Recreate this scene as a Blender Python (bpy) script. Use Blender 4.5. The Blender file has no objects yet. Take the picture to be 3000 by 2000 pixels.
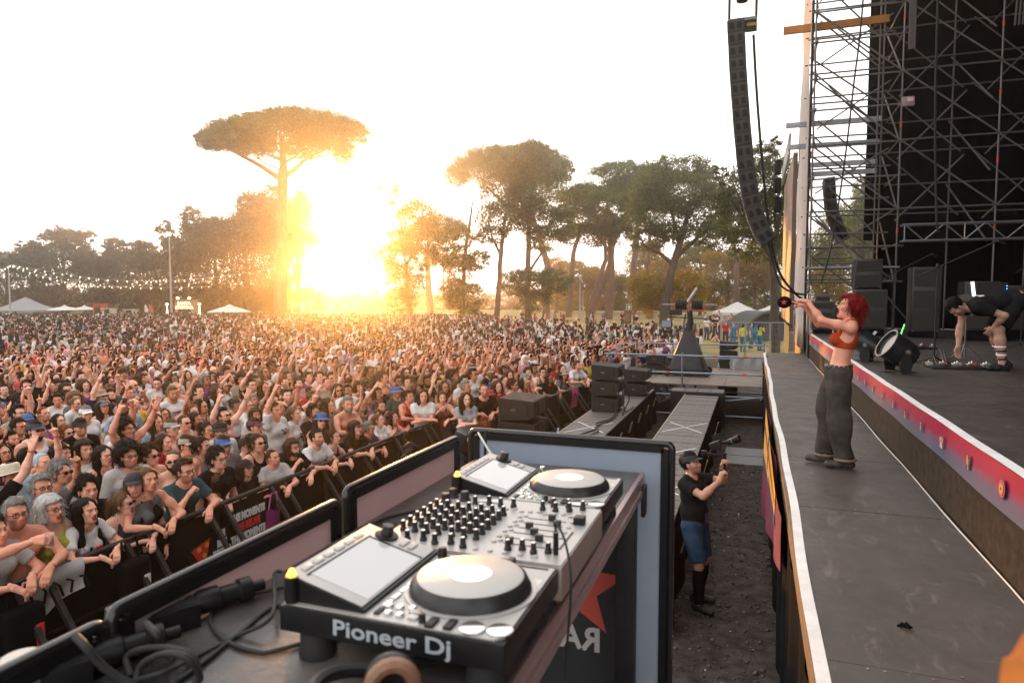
import bpy, bmesh, math, random
import numpy as np
from mathutils import Vector, Matrix, Euler
random.seed(7); RNG = np.random.default_rng(7)
SC = bpy.context.scene; C = SC.collection
R = math.radians; PI = math.pi

# ---------------------------------------------------------------- camera
CAMPOS = Vector((0, 0, 3.55)); YAW, PITCH = R(19.5), R(3.75); FPX = 2000.0
cam_d = bpy.data.cameras.new('camera'); cam = bpy.data.objects.new('camera', cam_d); C.objects.link(cam)
cam.location = CAMPOS; cam.rotation_euler = (PI/2 - PITCH, 0, YAW)
cam_d.sensor_width = 36; cam_d.lens = 24; cam_d.clip_start = 0.05; cam_d.clip_end = 3000
cam_d.dof.use_dof = True; cam_d.dof.focus_distance = 7.5; cam_d.dof.aperture_fstop = 4.5
SC.camera = cam
_fw = Vector((-math.sin(YAW)*math.cos(PITCH), math.cos(YAW)*math.cos(PITCH), -math.sin(PITCH)))
_rt = Vector((math.cos(YAW), math.sin(YAW), 0)); _up = _rt.cross(_fw)
def ray(x, y): return (_fw + _rt*((x-1500)/FPX) - _up*((y-1000)/FPX))
def onz(x, y, h=0.0):                      # where a photo point meets the level z = h
    d = ray(x, y); return CAMPOS + d*((h-CAMPOS.z)/d.z)
def onx(x, y, v): d = ray(x, y); return CAMPOS + d*(v/d.x)
def ony(x, y, v): d = ray(x, y); return CAMPOS + d*(v/d.y)
def far(x, y, dep): return CAMPOS + ray(x, y)*dep
def proj(p):
    q = Vector(p)-CAMPOS; c = q.dot(_fw); return (1500+FPX*q.dot(_rt)/c, 1000-FPX*q.dot(_up)/c, c)

# ---------------------------------------------------------------- sky, sun, exposure
sd = ray(1010, 722).normalized(); SUN_EL = math.asin(sd.z); SUN_AZ = math.atan2(sd.x, sd.y)   # azimuth from +Y, clockwise
W = bpy.data.worlds.new('World'); SC.world = W; W.use_nodes = True
nt = W.node_tree; nt.nodes.clear()
sky = nt.nodes.new('ShaderNodeTexSky'); sky.sky_type = 'NISHITA'; sky.sun_disc = False
sky.sun_elevation = SUN_EL; sky.sun_rotation = SUN_AZ; sky.air_density = 1.0; sky.dust_density = 4.0; sky.ozone_density = 1.0
hsv = nt.nodes.new('ShaderNodeHueSaturation'); hsv.inputs['Saturation'].default_value = 0.28; hsv.inputs['Value'].default_value = 1.0
mixw = nt.nodes.new('ShaderNodeMix'); mixw.data_type = 'RGBA'; mixw.inputs[0].default_value = 0.55
mixw.inputs[7].default_value = (8.6, 8.35, 8.2, 1)           # bright milky overcast veil over the whole sky
bg = nt.nodes.new('ShaderNodeBackground'); bg.inputs[1].default_value = 0.12
wo = nt.nodes.new('ShaderNodeOutputWorld')
nt.links.new(sky.outputs[0], hsv.inputs['Color']); nt.links.new(hsv.outputs[0], mixw.inputs[6])
nt.links.new(mixw.outputs[2], bg.inputs[0]); nt.links.new(bg.outputs[0], wo.inputs[0])
sun_d = bpy.data.lights.new('sun', 'SUN'); sun_d.energy = 2.3; sun_d.angle = R(0.6); sun_d.color = (1.0, 0.42, 0.085)
sun = bpy.data.objects.new('sun', sun_d); C.objects.link(sun); sun.location = (-60, 90, 40)
sun.rotation_euler = (-sd).to_track_quat('-Z', 'Y').to_euler()
SC.view_settings.view_transform = 'Standard'; SC.view_settings.look = 'None'
SC.view_settings.exposure = 1.52; SC.view_settings.gamma = 1.0; SC.view_settings.use_curve_mapping = False
cy = SC.cycles
cy.use_denoising = True; cy.max_bounces = 6; cy.diffuse_bounces = 3; cy.glossy_bounces = 3; cy.transmission_bounces = 4
cy.transparent_max_bounces = 8; cy.volume_bounces = 0; cy.sample_clamp_indirect = 4.0
cy.caustics_reflective = False; cy.caustics_refractive = False

# ---------------------------------------------------------------- materials
MATS = {}
def _inp(b, k, v):
    if k in b.inputs: b.inputs[k].default_value = v
def mat(name, col, rough=0.6, metal=0.0, spec=0.5, noise=0.0, nscale=8.0, bump=0.0, bscale=60.0, emit=None, estr=0.0, stretch=None, col2=None, transl=0.0, alpha=1.0, trans=0.0, coord='Object', detail=4.0, obcol=False, rvar=0.0):
    if name in MATS: return MATS[name]
    m = bpy.data.materials.new(name); m.use_nodes = True; n = m.node_tree; b = n.nodes['Principled BSDF']; MATS[name] = m
    L = n.links.new
    c4 = (*col, 1.0)
    _inp(b, 'Base Color', c4); _inp(b, 'Roughness', rough); _inp(b, 'Metallic', metal); _inp(b, 'Specular IOR Level', spec)
    src = None
    if obcol:
        oi = n.nodes.new('ShaderNodeObjectInfo'); src = oi.outputs['Color']
        L(src, b.inputs['Base Color'])
    if noise or bump or col2 or rvar:
        tc = n.nodes.new('ShaderNodeTexCoord'); mp = n.nodes.new('ShaderNodeMapping')
        if stretch: mp.inputs['Scale'].default_value = stretch
        L(tc.outputs[coord], mp.inputs['Vector'])
        if noise or col2 or rvar:
            nz = n.nodes.new('ShaderNodeTexNoise'); nz.inputs['Scale'].default_value = nscale; nz.inputs['Detail'].default_value = detail; nz.inputs['Roughness'].default_value = 0.62
            L(mp.outputs[0], nz.inputs['Vector'])
            rp = n.nodes.new('ShaderNodeMapRange'); rp.inputs[1].default_value = 0.3; rp.inputs[2].default_value = 0.7
            L(nz.outputs['Fac'], rp.inputs[0])
            mx = n.nodes.new('ShaderNodeMix'); mx.data_type = 'RGBA'
            L(rp.outputs[0], mx.inputs[0])
            if obcol:
                dk = n.nodes.new('ShaderNodeMix'); dk.data_type = 'RGBA'; dk.blend_type = 'MULTIPLY'; dk.inputs[0].default_value = 1.0
                k = 1-noise; dk.inputs[7].default_value = (k, k, k, 1); L(src, dk.inputs[6])
                L(dk.outputs[2], mx.inputs[6]); L(src, mx.inputs[7])
            else:
                mx.inputs[6].default_value = tuple(max(0, c*(1-noise)) for c in col)+(1,)
                mx.inputs[7].default_value = (*(col2 if col2 else tuple(min(1, c*(1+noise)) for c in col)), 1)
            if noise or col2: L(mx.outputs[2], b.inputs['Base Color'])
            if rvar:
                rr = n.nodes.new('ShaderNodeMapRange'); rr.inputs[1].default_value = 0.3; rr.inputs[2].default_value = 0.7
                rr.inputs[3].default_value = max(0.02, rough-rvar); rr.inputs[4].default_value = min(1, rough+rvar)
                L(nz.outputs['Fac'], rr.inputs[0]); L(rr.outputs[0], b.inputs['Roughness'])
        if bump:
            nb = n.nodes.new('ShaderNodeTexNoise'); nb.inputs['Scale'].default_value = bscale; nb.inputs['Detail'].default_value = 3
            L(mp.outputs[0], nb.inputs['Vector'])
            bp = n.nodes.new('ShaderNodeBump'); bp.inputs['Strength'].default_value = bump; bp.inputs['Distance'].default_value = 0.02
            L(nb.outputs['Fac'], bp.inputs['Height']); L(bp.outputs[0], b.inputs['Normal'])
    if emit: _inp(b, 'Emission Color', (*emit, 1)); _inp(b, 'Emission Strength', estr)
    if trans: _inp(b, 'Transmission Weight', trans)
    if alpha < 1: _inp(b, 'Alpha', alpha)
    if transl:
        out = n.nodes['Material Output']; t = n.nodes.new('ShaderNodeBsdfTranslucent'); ms = n.nodes.new('ShaderNodeMixShader'); ms.inputs[0].default_value = transl
        bc = b.inputs['Base Color']
        if bc.is_linked: L(bc.links[0].from_socket, t.inputs[0])
        else: t.inputs[0].default_value = c4
        L(b.outputs[0], ms.inputs[1]); L(t.outputs[0], ms.inputs[2]); L(ms.outputs[0], out.inputs[0])
    return m

# ---------------------------------------------------------------- mesh helpers
class MB:
    """collects boxes, tubes, lathes and prisms; build() links them as ONE mesh object"""
    def __init__(s): s.v = []; s.f = []; s.m = []; s.mi = 0
    def add(s, vs, fs):
        o = len(s.v); s.v += [tuple(v) for v in vs]; s.f += [tuple(i+o for i in f) for f in fs]; s.m += [s.mi]*len(fs); return s
    def box(s, lo, hi, M=None, bev=0.0):
        x0, y0, z0 = lo; x1, y1, z1 = hi
        if bev > 0:
            bm = bmesh.new(); bmesh.ops.create_cube(bm, size=1)
            for v in bm.verts: v.co = Vector(((x0+x1)/2+v.co.x*(x1-x0), (y0+y1)/2+v.co.y*(y1-y0), (z0+z1)/2+v.co.z*(z1-z0)))
            bmesh.ops.bevel(bm, geom=bm.edges[:]+bm.verts[:], offset=bev, segments=2, affect='EDGES', profile=0.6)
            bm.verts.index_update(); vs = [v.co.copy() for v in bm.verts]; fs = [[v.index for v in f.verts] for f in bm.faces]; bm.free()
        else:
            vs = [Vector(p) for p in ((x0,y0,z0),(x1,y0,z0),(x1,y1,z0),(x0,y1,z0),(x0,y0,z1),(x1,y0,z1),(x1,y1,z1),(x0,y1,z1))]
            fs = [(3,2,1,0),(4,5,6,7),(0,1,5,4),(1,2,6,5),(2,3,7,6),(3,0,4,7)]
        if M is not None: vs = [M @ v for v in vs]
        return s.add(vs, fs)
    def tube(s, pts, r, seg=8, cap=True, close=False):
        pts = [Vector(p) for p in pts]; n = len(pts); rs = r if isinstance(r, (list, tuple)) else [r]*n
        vs = []; fs = []; prev = None
        for i, p in enumerate(pts):
            if close: t = pts[(i+1) % n]-pts[i-1]
            else: t = pts[min(i+1, n-1)]-pts[max(i-1, 0)]
            if t.length < 1e-9: t = Vector((0,0,1))
            t.normalize()
            if prev is None:
                a = Vector((0,0,1)) if abs(t.z) < 0.9 else Vector((1,0,0)); u = t.cross(a).normalized()
            else: u = (prev - t*prev.dot(t)).normalized()
            prev = u; w = t.cross(u)
            for k in range(seg):
                a = 2*PI*k/seg; vs.append(p+(u*math.cos(a)+w*math.sin(a))*rs[i])
        m = n if close else n-1
        for i in range(m):
            j = (i+1) % n
            for k in range(seg):
                k2 = (k+1) % seg; fs.append((i*seg+k, i*seg+k2, j*seg+k2, j*seg+k))
        if cap and not close: fs.append(tuple(range(seg-1,-1,-1))); fs.append(tuple((n-1)*seg+k for k in range(seg)))
        return s.add(vs, fs)
    def lathe(s, prof, M=None, seg=20, cap=True):   # profile (radius, z) turned round z
        vs = []; fs = []
        for r_, z_ in prof:
            for k in range(seg): a = 2*PI*k/seg; vs.append(Vector((r_*math.cos(a), r_*math.sin(a), z_)))
        for i in range(len(prof)-1):
            for k in range(seg):
                k2 = (k+1) % seg; fs.append((i*seg+k, i*seg+k2, (i+1)*seg+k2, (i+1)*seg+k))
        if cap: fs.append(tuple(range(seg-1,-1,-1))); fs.append(tuple((len(prof)-1)*seg+k for k in range(seg)))
        if M is not None: vs = [M @ v for v in vs]
        return s.add(vs, fs)
    def prism(s, poly, d0, d1, M=None):             # polygon (x,y) extruded from z=d0 to d1
        n = len(poly); vs = [Vector((x, y, d0)) for x, y in poly]+[Vector((x, y, d1)) for x, y in poly]
        fs = [tuple(range(n-1,-1,-1)), tuple(range(n, 2*n))]+[(i, (i+1) % n, n+(i+1) % n, n+i) for i in range(n)]
        if M is not None: vs = [M @ v for v in vs]
        return s.add(vs, fs)
    def grid(s, fn, nu, nv):
        vs = [Vector(fn(i/nu, j/nv)) for j in range(nv+1) for i in range(nu+1)]
        fs = [(j*(nu+1)+i, j*(nu+1)+i+1, (j+1)*(nu+1)+i+1, (j+1)*(nu+1)+i) for j in range(nv) for i in range(nu)]
        return s.add(vs, fs)
    def mesh(s, name, mats, smooth=None):
        me = bpy.data.meshes.new(name); me.from_pydata(s.v, [], s.f)
        for m in (mats if isinstance(mats, (list, tuple)) else [mats]): me.materials.append(m)
        if any(s.m): me.polygons.foreach_set('material_index', s.m)
        if smooth is not None:
            me.shade_smooth(); me.set_sharp_from_angle(angle=R(smooth))
        me.update(); return me
    def build(s, name, mats, parent=None, smooth=35): return obj(name, s.mesh(name, mats, smooth), parent)
def obj(name, me, parent=None, loc=None, color=None):
    o = bpy.data.objects.new(name, me); C.objects.link(o)
    if parent is not None: o.parent = parent
    if loc is not None: o.location = loc
    if color is not None: o.color = (*color, 1)
    return o
def tag(o, label=None, cat=None, group=None, kind=None):
    if label: o['label'] = label
    if cat: o['category'] = cat
    if group: o['group'] = group
    if kind: o['kind'] = kind
    return o
def thing(name, label, cat, loc=(0,0,0), rz=0, group=None):
    o = bpy.data.objects.new(name, None); o.empty_display_size = 0.1; C.objects.link(o)
    o.location = loc; o.rotation_euler = (0, 0, rz); return tag(o, label, cat, group)
def kids(o): return [c for c in o.children]
def dup(root, loc, rz=None, label=None, parent=None):
    r_ = root.copy(); C.objects.link(r_); r_.parent = parent
    if loc is not None: r_.location = loc
    if rz is not None: r_.rotation_euler = (0, 0, rz)
    if label: r_['label'] = label
    for ch in kids(root): dup(ch, None, None, None, r_)
    return r_
def TR(loc=(0,0,0), rot=(0,0,0), sc=(1,1,1)): return Matrix.LocRotScale(Vector(loc), Euler(rot), Vector(sc))
def text_mesh(s, size=0.1, depth=0.001, bold=0.0, align='CENTER'):
    cu = bpy.data.curves.new('t', 'FONT'); cu.body = s; cu.size = size; cu.extrude = depth; cu.align_x = align; cu.align_y = 'CENTER'; cu.offset = bold; cu.resolution_u = 3
    o = bpy.data.objects.new('t', cu); me = bpy.data.meshes.new_from_object(o); bpy.data.objects.remove(o); bpy.data.curves.remove(cu); return me
def text(name, s, size, M, m, parent=None, depth=0.001, bold=0.0, align='CENTER'):
    me = text_mesh(s, size, depth, bold, align); me.transform(M); me.materials.clear(); me.materials.append(m)
    if M.determinant() < 0: me.flip_normals()
    return obj(name, me, parent)
def basis(o, ex, ey, ez):
    M = Matrix.Identity(4)
    for i, e in enumerate((ex, ey, ez)): M[0][i], M[1][i], M[2][i] = e[0], e[1], e[2]
    M[0][3], M[1][3], M[2][3] = o[0], o[1], o[2]; return M
def np_mesh(name, V, Fq, mats, smooth=True, cols=None):
    V = np.asarray(V, np.float32); Fq = np.asarray(Fq, np.int32); n = Fq.shape[1]
    me = bpy.data.meshes.new(name); me.vertices.add(len(V)); me.vertices.foreach_set('co', V.ravel())
    me.loops.add(Fq.size); me.loops.foreach_set('vertex_index', Fq.ravel())
    me.polygons.add(len(Fq)); me.polygons.foreach_set('loop_start', np.arange(0, Fq.size, n, dtype=np.int32))
    me.polygons.foreach_set('loop_total', np.full(len(Fq), n, np.int32))
    for m in (mats if isinstance(mats, (list, tuple)) else [mats]): me.materials.append(m)
    if cols is not None:
        a = me.color_attributes.new('Col', 'FLOAT_COLOR', 'POINT'); cc = np.ones((len(V), 4), np.float32); cc[:, :cols.shape[1]] = cols; a.data.foreach_set('color', cc.ravel())
    me.update(calc_edges=True)
    if smooth: me.shade_smooth()
    return me
def attr_mat(name, rough=0.7, obmix=False, transl=0.0, noise=0.0, nscale=30, spec=0.3, bump=0.0, bscale=60, sss=0.0):
    """colour read from the mesh's Col attribute (times the object's colour if obmix)"""
    m = bpy.data.materials.new(name); m.use_nodes = True; n = m.node_tree; b = n.nodes['Principled BSDF']; MATS[name] = m; L = n.links.new
    _inp(b, 'Roughness', rough); _inp(b, 'Specular IOR Level', spec)
    at = n.nodes.new('ShaderNodeVertexColor'); at.layer_name = 'Col'; out = at.outputs['Color']
    if obmix:
        oi = n.nodes.new('ShaderNodeObjectInfo'); mx = n.nodes.new('ShaderNodeMix'); mx.data_type = 'RGBA'; mx.blend_type = 'MULTIPLY'; mx.inputs[0].default_value = 1
        L(out, mx.inputs[6]); L(oi.outputs['Color'], mx.inputs[7]); out = mx.outputs[2]
    if noise:
        tc = n.nodes.new('ShaderNodeTexCoord'); nz = n.nodes.new('ShaderNodeTexNoise'); nz.inputs['Scale'].default_value = nscale; L(tc.outputs['Object'], nz.inputs['Vector'])
        mr = n.nodes.new('ShaderNodeMapRange'); mr.inputs[1].default_value = .3; mr.inputs[2].default_value = .7; mr.inputs[3].default_value = 1-noise; mr.inputs[4].default_value = 1+noise; L(nz.outputs['Fac'], mr.inputs[0])
        m2 = n.nodes.new('ShaderNodeVectorMath'); m2.operation = 'SCALE'; L(out, m2.inputs[0]); L(mr.outputs[0], m2.inputs['Scale']); out = m2.outputs[0]
    L(out, b.inputs['Base Color'])
    if sss: _inp(b, 'Subsurface Weight', sss); _inp(b, 'Subsurface Radius', (0.012, 0.005, 0.003))
    if transl:
        o = n.nodes['Material Output']; t = n.nodes.new('ShaderNodeBsdfTranslucent'); ms = n.nodes.new('ShaderNodeMixShader'); ms.inputs[0].default_value = transl
        L(out, t.inputs[0]); L(b.outputs[0], ms.inputs[1]); L(t.outputs[0], ms.inputs[2]); L(ms.outputs[0], o.inputs[0])
    return m
# ================================================================ ground, stage, runway
ZR, ZS, XE, XL = 1.90, 2.55, 1.43, 0.31       # runway level, stage level, stage edge, runway outer edge
def struct(name, mb, m, smooth=None): return tag(mb.build(name, m, None, smooth), kind='structure')
m_grass = mat('dry_grass', (.16, .15, .045), .95, noise=.45, nscale=.35, col2=(.30, .24, .08), detail=8, bump=.5, bscale=9)
m_gravel = mat('pit_gravel', (.045, .037, .032), .95, spec=.15, noise=.5, nscale=5, col2=(.10, .083, .072), detail=10, bump=1.0, bscale=45)
MB().grid(lambda u, v: (-700+1400*u, -250+1300*v, 0), 4, 4).add([], []).build('ground', m_grass, None, None)['kind'] = 'structure'
struct('pit_ground', MB().grid(lambda u, v: (-7.0+9.5*u, -6+46*v, .004), 2, 2), m_gravel)
# pebbles and litter scattered over the gravel: nobody could count them
def scatter_pebbles():
    V, Q = [], []; n = 5200
    x = RNG.uniform(-2.6, .3, n); y = RNG.uniform(4.2, 15, n)**1.0; s = RNG.gamma(2.0, .0045, n)+.004
    base = np.array([(1,0,0),(-1,0,0),(0,1,0),(0,-1,0),(0,0,1),(0,0,-.6)], float); tr = np.array([(0,2,4),(2,1,4),(1,3,4),(3,0,4),(2,0,5),(1,2,5),(3,1,5),(0,3,5)])
    rot = RNG.uniform(0, 6.28, n); cc, ss = np.cos(rot), np.sin(rot); P = base[None]*s[:, None, None]*RNG.uniform(.6, 1.5, (n, 1, 3))*np.array([1, 1, .6])
    P = np.stack([P[..., 0]*cc[:, None]-P[..., 1]*ss[:, None], P[..., 0]*ss[:, None]+P[..., 1]*cc[:, None], P[..., 2]], -1)+np.stack([x, y, .004+s*.25], -1)[:, None]
    F_ = (tr[None]+(np.arange(n)*6)[:, None, None]).reshape(-1, 3); g = RNG.uniform(.025, .15, n)[:, None]*np.array([1.05, .96, .9]); w = RNG.random(n) < .03; g[w] = [.6, .58, .55]
    o = obj('gravel_stones', np_mesh('gravel_stones', P.reshape(-1, 3), F_, attr_mat('stone', .9), False, np.repeat(g, 6, 0))); tag(o, 'loose pebbles and litter on the dark gravel', 'gravel', kind='stuff')
scatter_pebbles()
def deck_mat(name, c):
    """black film-faced plywood: scuffed, dusty footprints, glancing sheen"""
    m = bpy.data.materials.new(name); m.use_nodes = True; n = m.node_tree; b = n.nodes['Principled BSDF']; L = n.links.new; MATS[name] = m
    tc = n.nodes.new('ShaderNodeTexCoord')
    def nz(scale, det, st=None, dist=0):
        mp = n.nodes.new('ShaderNodeMapping'); L(tc.outputs['Object'], mp.inputs[0])
        if st: mp.inputs['Scale'].default_value = st
        t = n.nodes.new('ShaderNodeTexNoise'); t.inputs['Scale'].default_value = scale; t.inputs['Detail'].default_value = det; t.inputs['Roughness'].default_value = .7; t.inputs['Distortion'].default_value = dist; L(mp.outputs[0], t.inputs[0]); return t.outputs['Fac']
    def ramp(f, a, b_, lo=0., hi=1.):
        r_ = n.nodes.new('ShaderNodeMapRange'); r_.inputs[1].default_value = a; r_.inputs[2].default_value = b_; r_.inputs[3].default_value = lo; r_.inputs[4].default_value = hi; L(f, r_.inputs[0]); return r_.outputs[0]
    def mix(f, a, c2):
        x = n.nodes.new('ShaderNodeMix'); x.data_type = 'RGBA'; L(f, x.inputs[0])
        if isinstance(a, tuple): x.inputs[6].default_value = (*a, 1)
        else: L(a, x.inputs[6])
        x.inputs[7].default_value = (*c2, 1); return x.outputs[2]
    k = mix(ramp(nz(2.6, 10), .3, .75), tuple(v*.82 for v in c), tuple(v*1.3 for v in c))
    k = mix(ramp(nz(34, 5, (.12, 1.6, 1), .8), .64, .70, 0, .45), k, tuple(min(1, v*2.6) for v in c))
    k = mix(ramp(nz(30, 5, (1.8, .1, 1), .8), .65, .71, 0, .4), k, tuple(v*.45 for v in c))
    k = mix(ramp(nz(6, 10, (1, .35, 1), 1.5), .56, .8, 0, .75), k, tuple(min(1, v*3.0+.02) for v in c))
    k = mix(ramp(nz(16, 6, (.5, 1.6, 1), 2.5), .66, .78, 0, .5), k, (.22, .2, .18))
    L(k, b.inputs['Base Color']); L(ramp(nz(3, 8), .3, .75, .34, .68), b.inputs['Roughness']); _inp(b, 'Specular IOR Level', .32)
    bp = n.nodes.new('ShaderNodeBump'); bp.inputs['Strength'].default_value = .12; bp.inputs['Distance'].default_value = .01; L(nz(90, 3), bp.inputs['Height']); L(bp.outputs[0], b.inputs['Normal']); return m
m_deck = deck_mat('deck', (.078, .067, .059)); m_deck2 = deck_mat('stage_deck', (.046, .038, .034))
m_black = mat('black_cloth', (.008, .008, .009), .95, spec=.05, noise=.3, nscale=4)
m_dark = mat('dark_metal', (.02, .02, .022), .5, 0.3, noise=.3, nscale=10)
m_white = mat('white_tape', (.78, .77, .75), .6, noise=.12, nscale=6)
m_board = mat('hardboard', (.05, .036, .026), .9, spec=.15, noise=.35, nscale=12, bump=.3, bscale=160)
m_wood = mat('plywood_edge', (.2, .13, .075), .8, noise=.3, nscale=9, stretch=(3, .4, 3))
# runway: carcass, deck panels with open seams, white edge tape, wooden edge, cloth skirt
run = struct('runway', MB().box((XL+.03, -3, .0), (XE, 21.5, ZR-.03)), m_black)
ys = [-3, .1, 2.55, 3.32, 5.76, 7.55, 8.77, 10.0, 11.9, 12.4, 14.8, 17.2, 19.6, 21.5]
for i in range(len(ys)-1):
    MB().box((XL+.005, ys[i]+.004, ZR-.028), (XE-.012, ys[i+1]-.004, ZR+RNG.uniform(-.002, .002))).build('deck_panel', m_deck, run, None)
MB().grid(lambda u, v: (XL-.018+.062*u+.012*math.sin(v*19)+.006*math.sin(v*57), -3+24.4*v, ZR+.005+.003*math.sin(v*70)), 1, 120).build('edge_tape', m_white, run, None)
MB().box((XL-.028, -3, ZR-.16), (XL-.001, 21.45, ZR-.001)).build('edge_board', m_wood, run, None)
MB().grid(lambda u, v: (XL-.012+.02*math.sin(v*230)+.012*math.sin(v*91), -3+24.4*v, ZR-.15-1.72*u), 3, 400).build('skirt', m_black, run, 60)
MB().tube([(XE-.03+.006*math.sin(i*1.1), -2+.5*i, ZR+.009) for i in range(44)], .0055, 6).build('edge_cable', mat('white_cable', (.6, .57, .52), .5), run)
for i in range(26):      # screws and paper scraps along the panel seams
    k = RNG.integers(3, 9); MB().lathe([(.007, 0), (.007, .003), (.0, .003)], TR((RNG.uniform(XL+.1, XE-.1), ys[k]+RNG.choice([-.03, .03]), ZR+.002)), 8).build('screw', mat('zinc', (.5, .5, .5), .35, .9), run)
# main stage: carcass, deck panels, fascia
st = struct('main_stage', MB().box((XE+.02, -4, 0), (17, 21.5, ZS-.03)), m_black)
xs = [XE, 2.65, 5.09, 7.53, 10, 17]; yb = [-4, 1.2, 3.64, 6.1, 8.5, 10.95, 13.4, 15.8, 18.3, 21.5]
for i in range(len(xs)-1):
    for j in range(len(yb)-1): MB().box((xs[i]+.003, yb[j]+.003, ZS-.028), (xs[i+1]-.003, yb[j+1]-.003, ZS+RNG.uniform(-.0015, .0015))).build('deck_panel', m_deck2, st, None)
for y0, y1 in zip([-4, 2.4, 8.5, 14.6], [2.4, 8.5, 14.6, 19.7]): MB().box((XE-.004, y0+.003, ZR+.001), (XE+.018, y1-.003, ZS-.022)).build('fascia_board', m_board, st, None)
MB().grid(lambda u, v: (XE-.015+.075*u, -4+23.7*v, ZS+.006+.003*math.sin(v*90)), 1, 80).build('edge_tape', m_white, st, None)
# printed banner along the stage edge: magenta fading to slate blue, with small icons
def banner_mat():
    m = bpy.data.materials.new('banner_print'); m.use_nodes = True; n = m.node_tree; b = n.nodes['Principled BSDF']; L = n.links.new
    tc = n.nodes.new('ShaderNodeTexCoord'); sp = n.nodes.new('ShaderNodeSeparateXYZ'); L(tc.outputs['Object'], sp.inputs[0])
    mr = n.nodes.new('ShaderNodeMapRange'); mr.inputs[1].default_value = ZS-.26; mr.inputs[2].default_value = ZS; L(sp.outputs[2], mr.inputs[0])
    cr = n.nodes.new('ShaderNodeValToRGB'); e = cr.color_ramp.elements; e[0].position = 0; e[0].color = (.11, .12, .17, 1); e[1].position = 1; e[1].color = (.42, .006, .04, 1)
    x = e.new(.3); x.color = (.13, .10, .17, 1); x = e.new(.62); x.color = (.36, .012, .065, 1); L(mr.outputs[0], cr.inputs[0]); L(cr.outputs[0], b.inputs['Base Color']); _inp(b, 'Roughness', .5); _inp(b, 'Specular IOR Level', .25); return m
bn = thing('stage_banner', 'long magenta to slate blue vinyl banner with small icons along the stage edge', 'banner', (0, 0, 0))
MB().grid(lambda u, v: (XE-.008-.014*u*(1-.3*u)-.006*math.sin(v*70)*u-.004*math.sin(v*23), -4+23.8*v, ZS+.002-.27*u), 4, 260).build('vinyl_sheet', banner_mat(), bn, 60)
m_iy, m_in, m_ic, m_ir = mat('ink_yellow', (.75, .36, .04), .5), mat('ink_navy', (.02, .03, .06), .5), mat('ink_cream', (.7, .5, .4), .5), mat('ink_coral', (.75, .12, .12), .5)
def icon(i, Yc, hh=.15):
    zc = ZS-.125; e = thing; m = [MB(), MB(), MB()]; MM = lambda d: basis((XE-.034-d, Yc, zc), (0, -.8, 0), (0, 0, .8), (-1, 0, 0))
    ci = lambda r, cx=0, cy=0, n=16, sy=1: [(cx+r*math.cos(2*PI*k/n), cy+sy*r*math.sin(2*PI*k/n)) for k in range(n)]
    k = i % 6
    if k == 0:
        for j, (r_, mm) in enumerate(((.075, m_in), (.066, m_ir), (.055, m_in), (.05, m_ir), (.034, m_iy), (.012, m_in))):
            MB().prism(ci(r_), 0, .0012*(j+1), MM(.0)).build('icon', mm, bn, None)
        return
    if k == 1: m[0].prism([(-.035, -.06), (.03, -.06), (.045, .0), (.03, .07), (-.03, .06)], 0, .001, MM(0)); m[1].prism([(-.028, -.02), (.0, -.02), (.0, .055), (-.028, .055)], 0, .002, MM(0)); m[2].prism([(.008, -.06), (.02, -.06), (.02, .03), (.008, .03)], 0, .002, MM(0))
    elif k == 2: m[0].prism(ci(.034, 0, .035), 0, .001, MM(0)); m[1].prism(ci(.022, 0, .03, sy=1.3), 0, .002, MM(0)); m[2].prism([(-.045, -.06), (.045, -.06), (.03, -.0), (-.03, -.0)], 0, .0015, MM(0)); m[2].prism(ci(.012, -.045, .02, 8, 2), 0, .0015, MM(0)); m[2].prism(ci(.012, .045, .02, 8, 2), 0, .0015, MM(0))
    elif k == 3: m[0].prism(ci(.04, 0, 0, 16, 1.7), 0, .001, MM(0)); m[1].prism(ci(.022, 0, -.02, 12, 1.6), 0, .002, MM(0)); m[2].prism(ci(.013, 0, .03, 10), 0, .0025, MM(0))
    elif k == 4: m[0].prism([(-.03, -.06), (.03, -.06), (.03, .04), (0, .07), (-.03, .04)], 0, .001, MM(0)); m[1].prism([(-.02, -.03), (.02, -.03), (0, .05)], 0, .002, MM(0))
    else: m[0].prism(ci(.036, .01, .0, 14, 1.6), 0, .001, MM(0)); m[1].prism(ci(.026, 0, -.03, 12, 1.1), 0, .002, MM(0)); m[2].prism(ci(.014, -.012, .015, 10), 0, .0022, MM(0))
    for mm, q in zip(m, (m_in, m_iy, m_ic)):
        if mm.v: mm.build('icon', q, bn, None)
for i, (x_, y_) in enumerate([(2140, 290)]): icon(0, onx(2000+x_*.4464, 1300+y_*.4464, XE).y)
for i, (x_, y_) in enumerate([(1705, 1440), (1495, 1295), (1335, 1165), (1210, 1080), (1112, 1000), (1028, 930), (955, 878), (893, 838), (840, 800), (785, 740)]): icon([1, 2, 3, 5, 3, 4, 5, 1, 5, 2][i], onx(2200+x_*.3826, 800+y_*.3826, XE).y)
# platform behind the DJ table, camera side of the pit
struct('dj_platform', MB().box((-2.4, -2.5, ZR-.2), (XL-.04, 2.56, ZR-.004)).box((-2.3, -2.4, .004), (XL-.14, 2.46, ZR-.2)), m_deck2)
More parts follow.
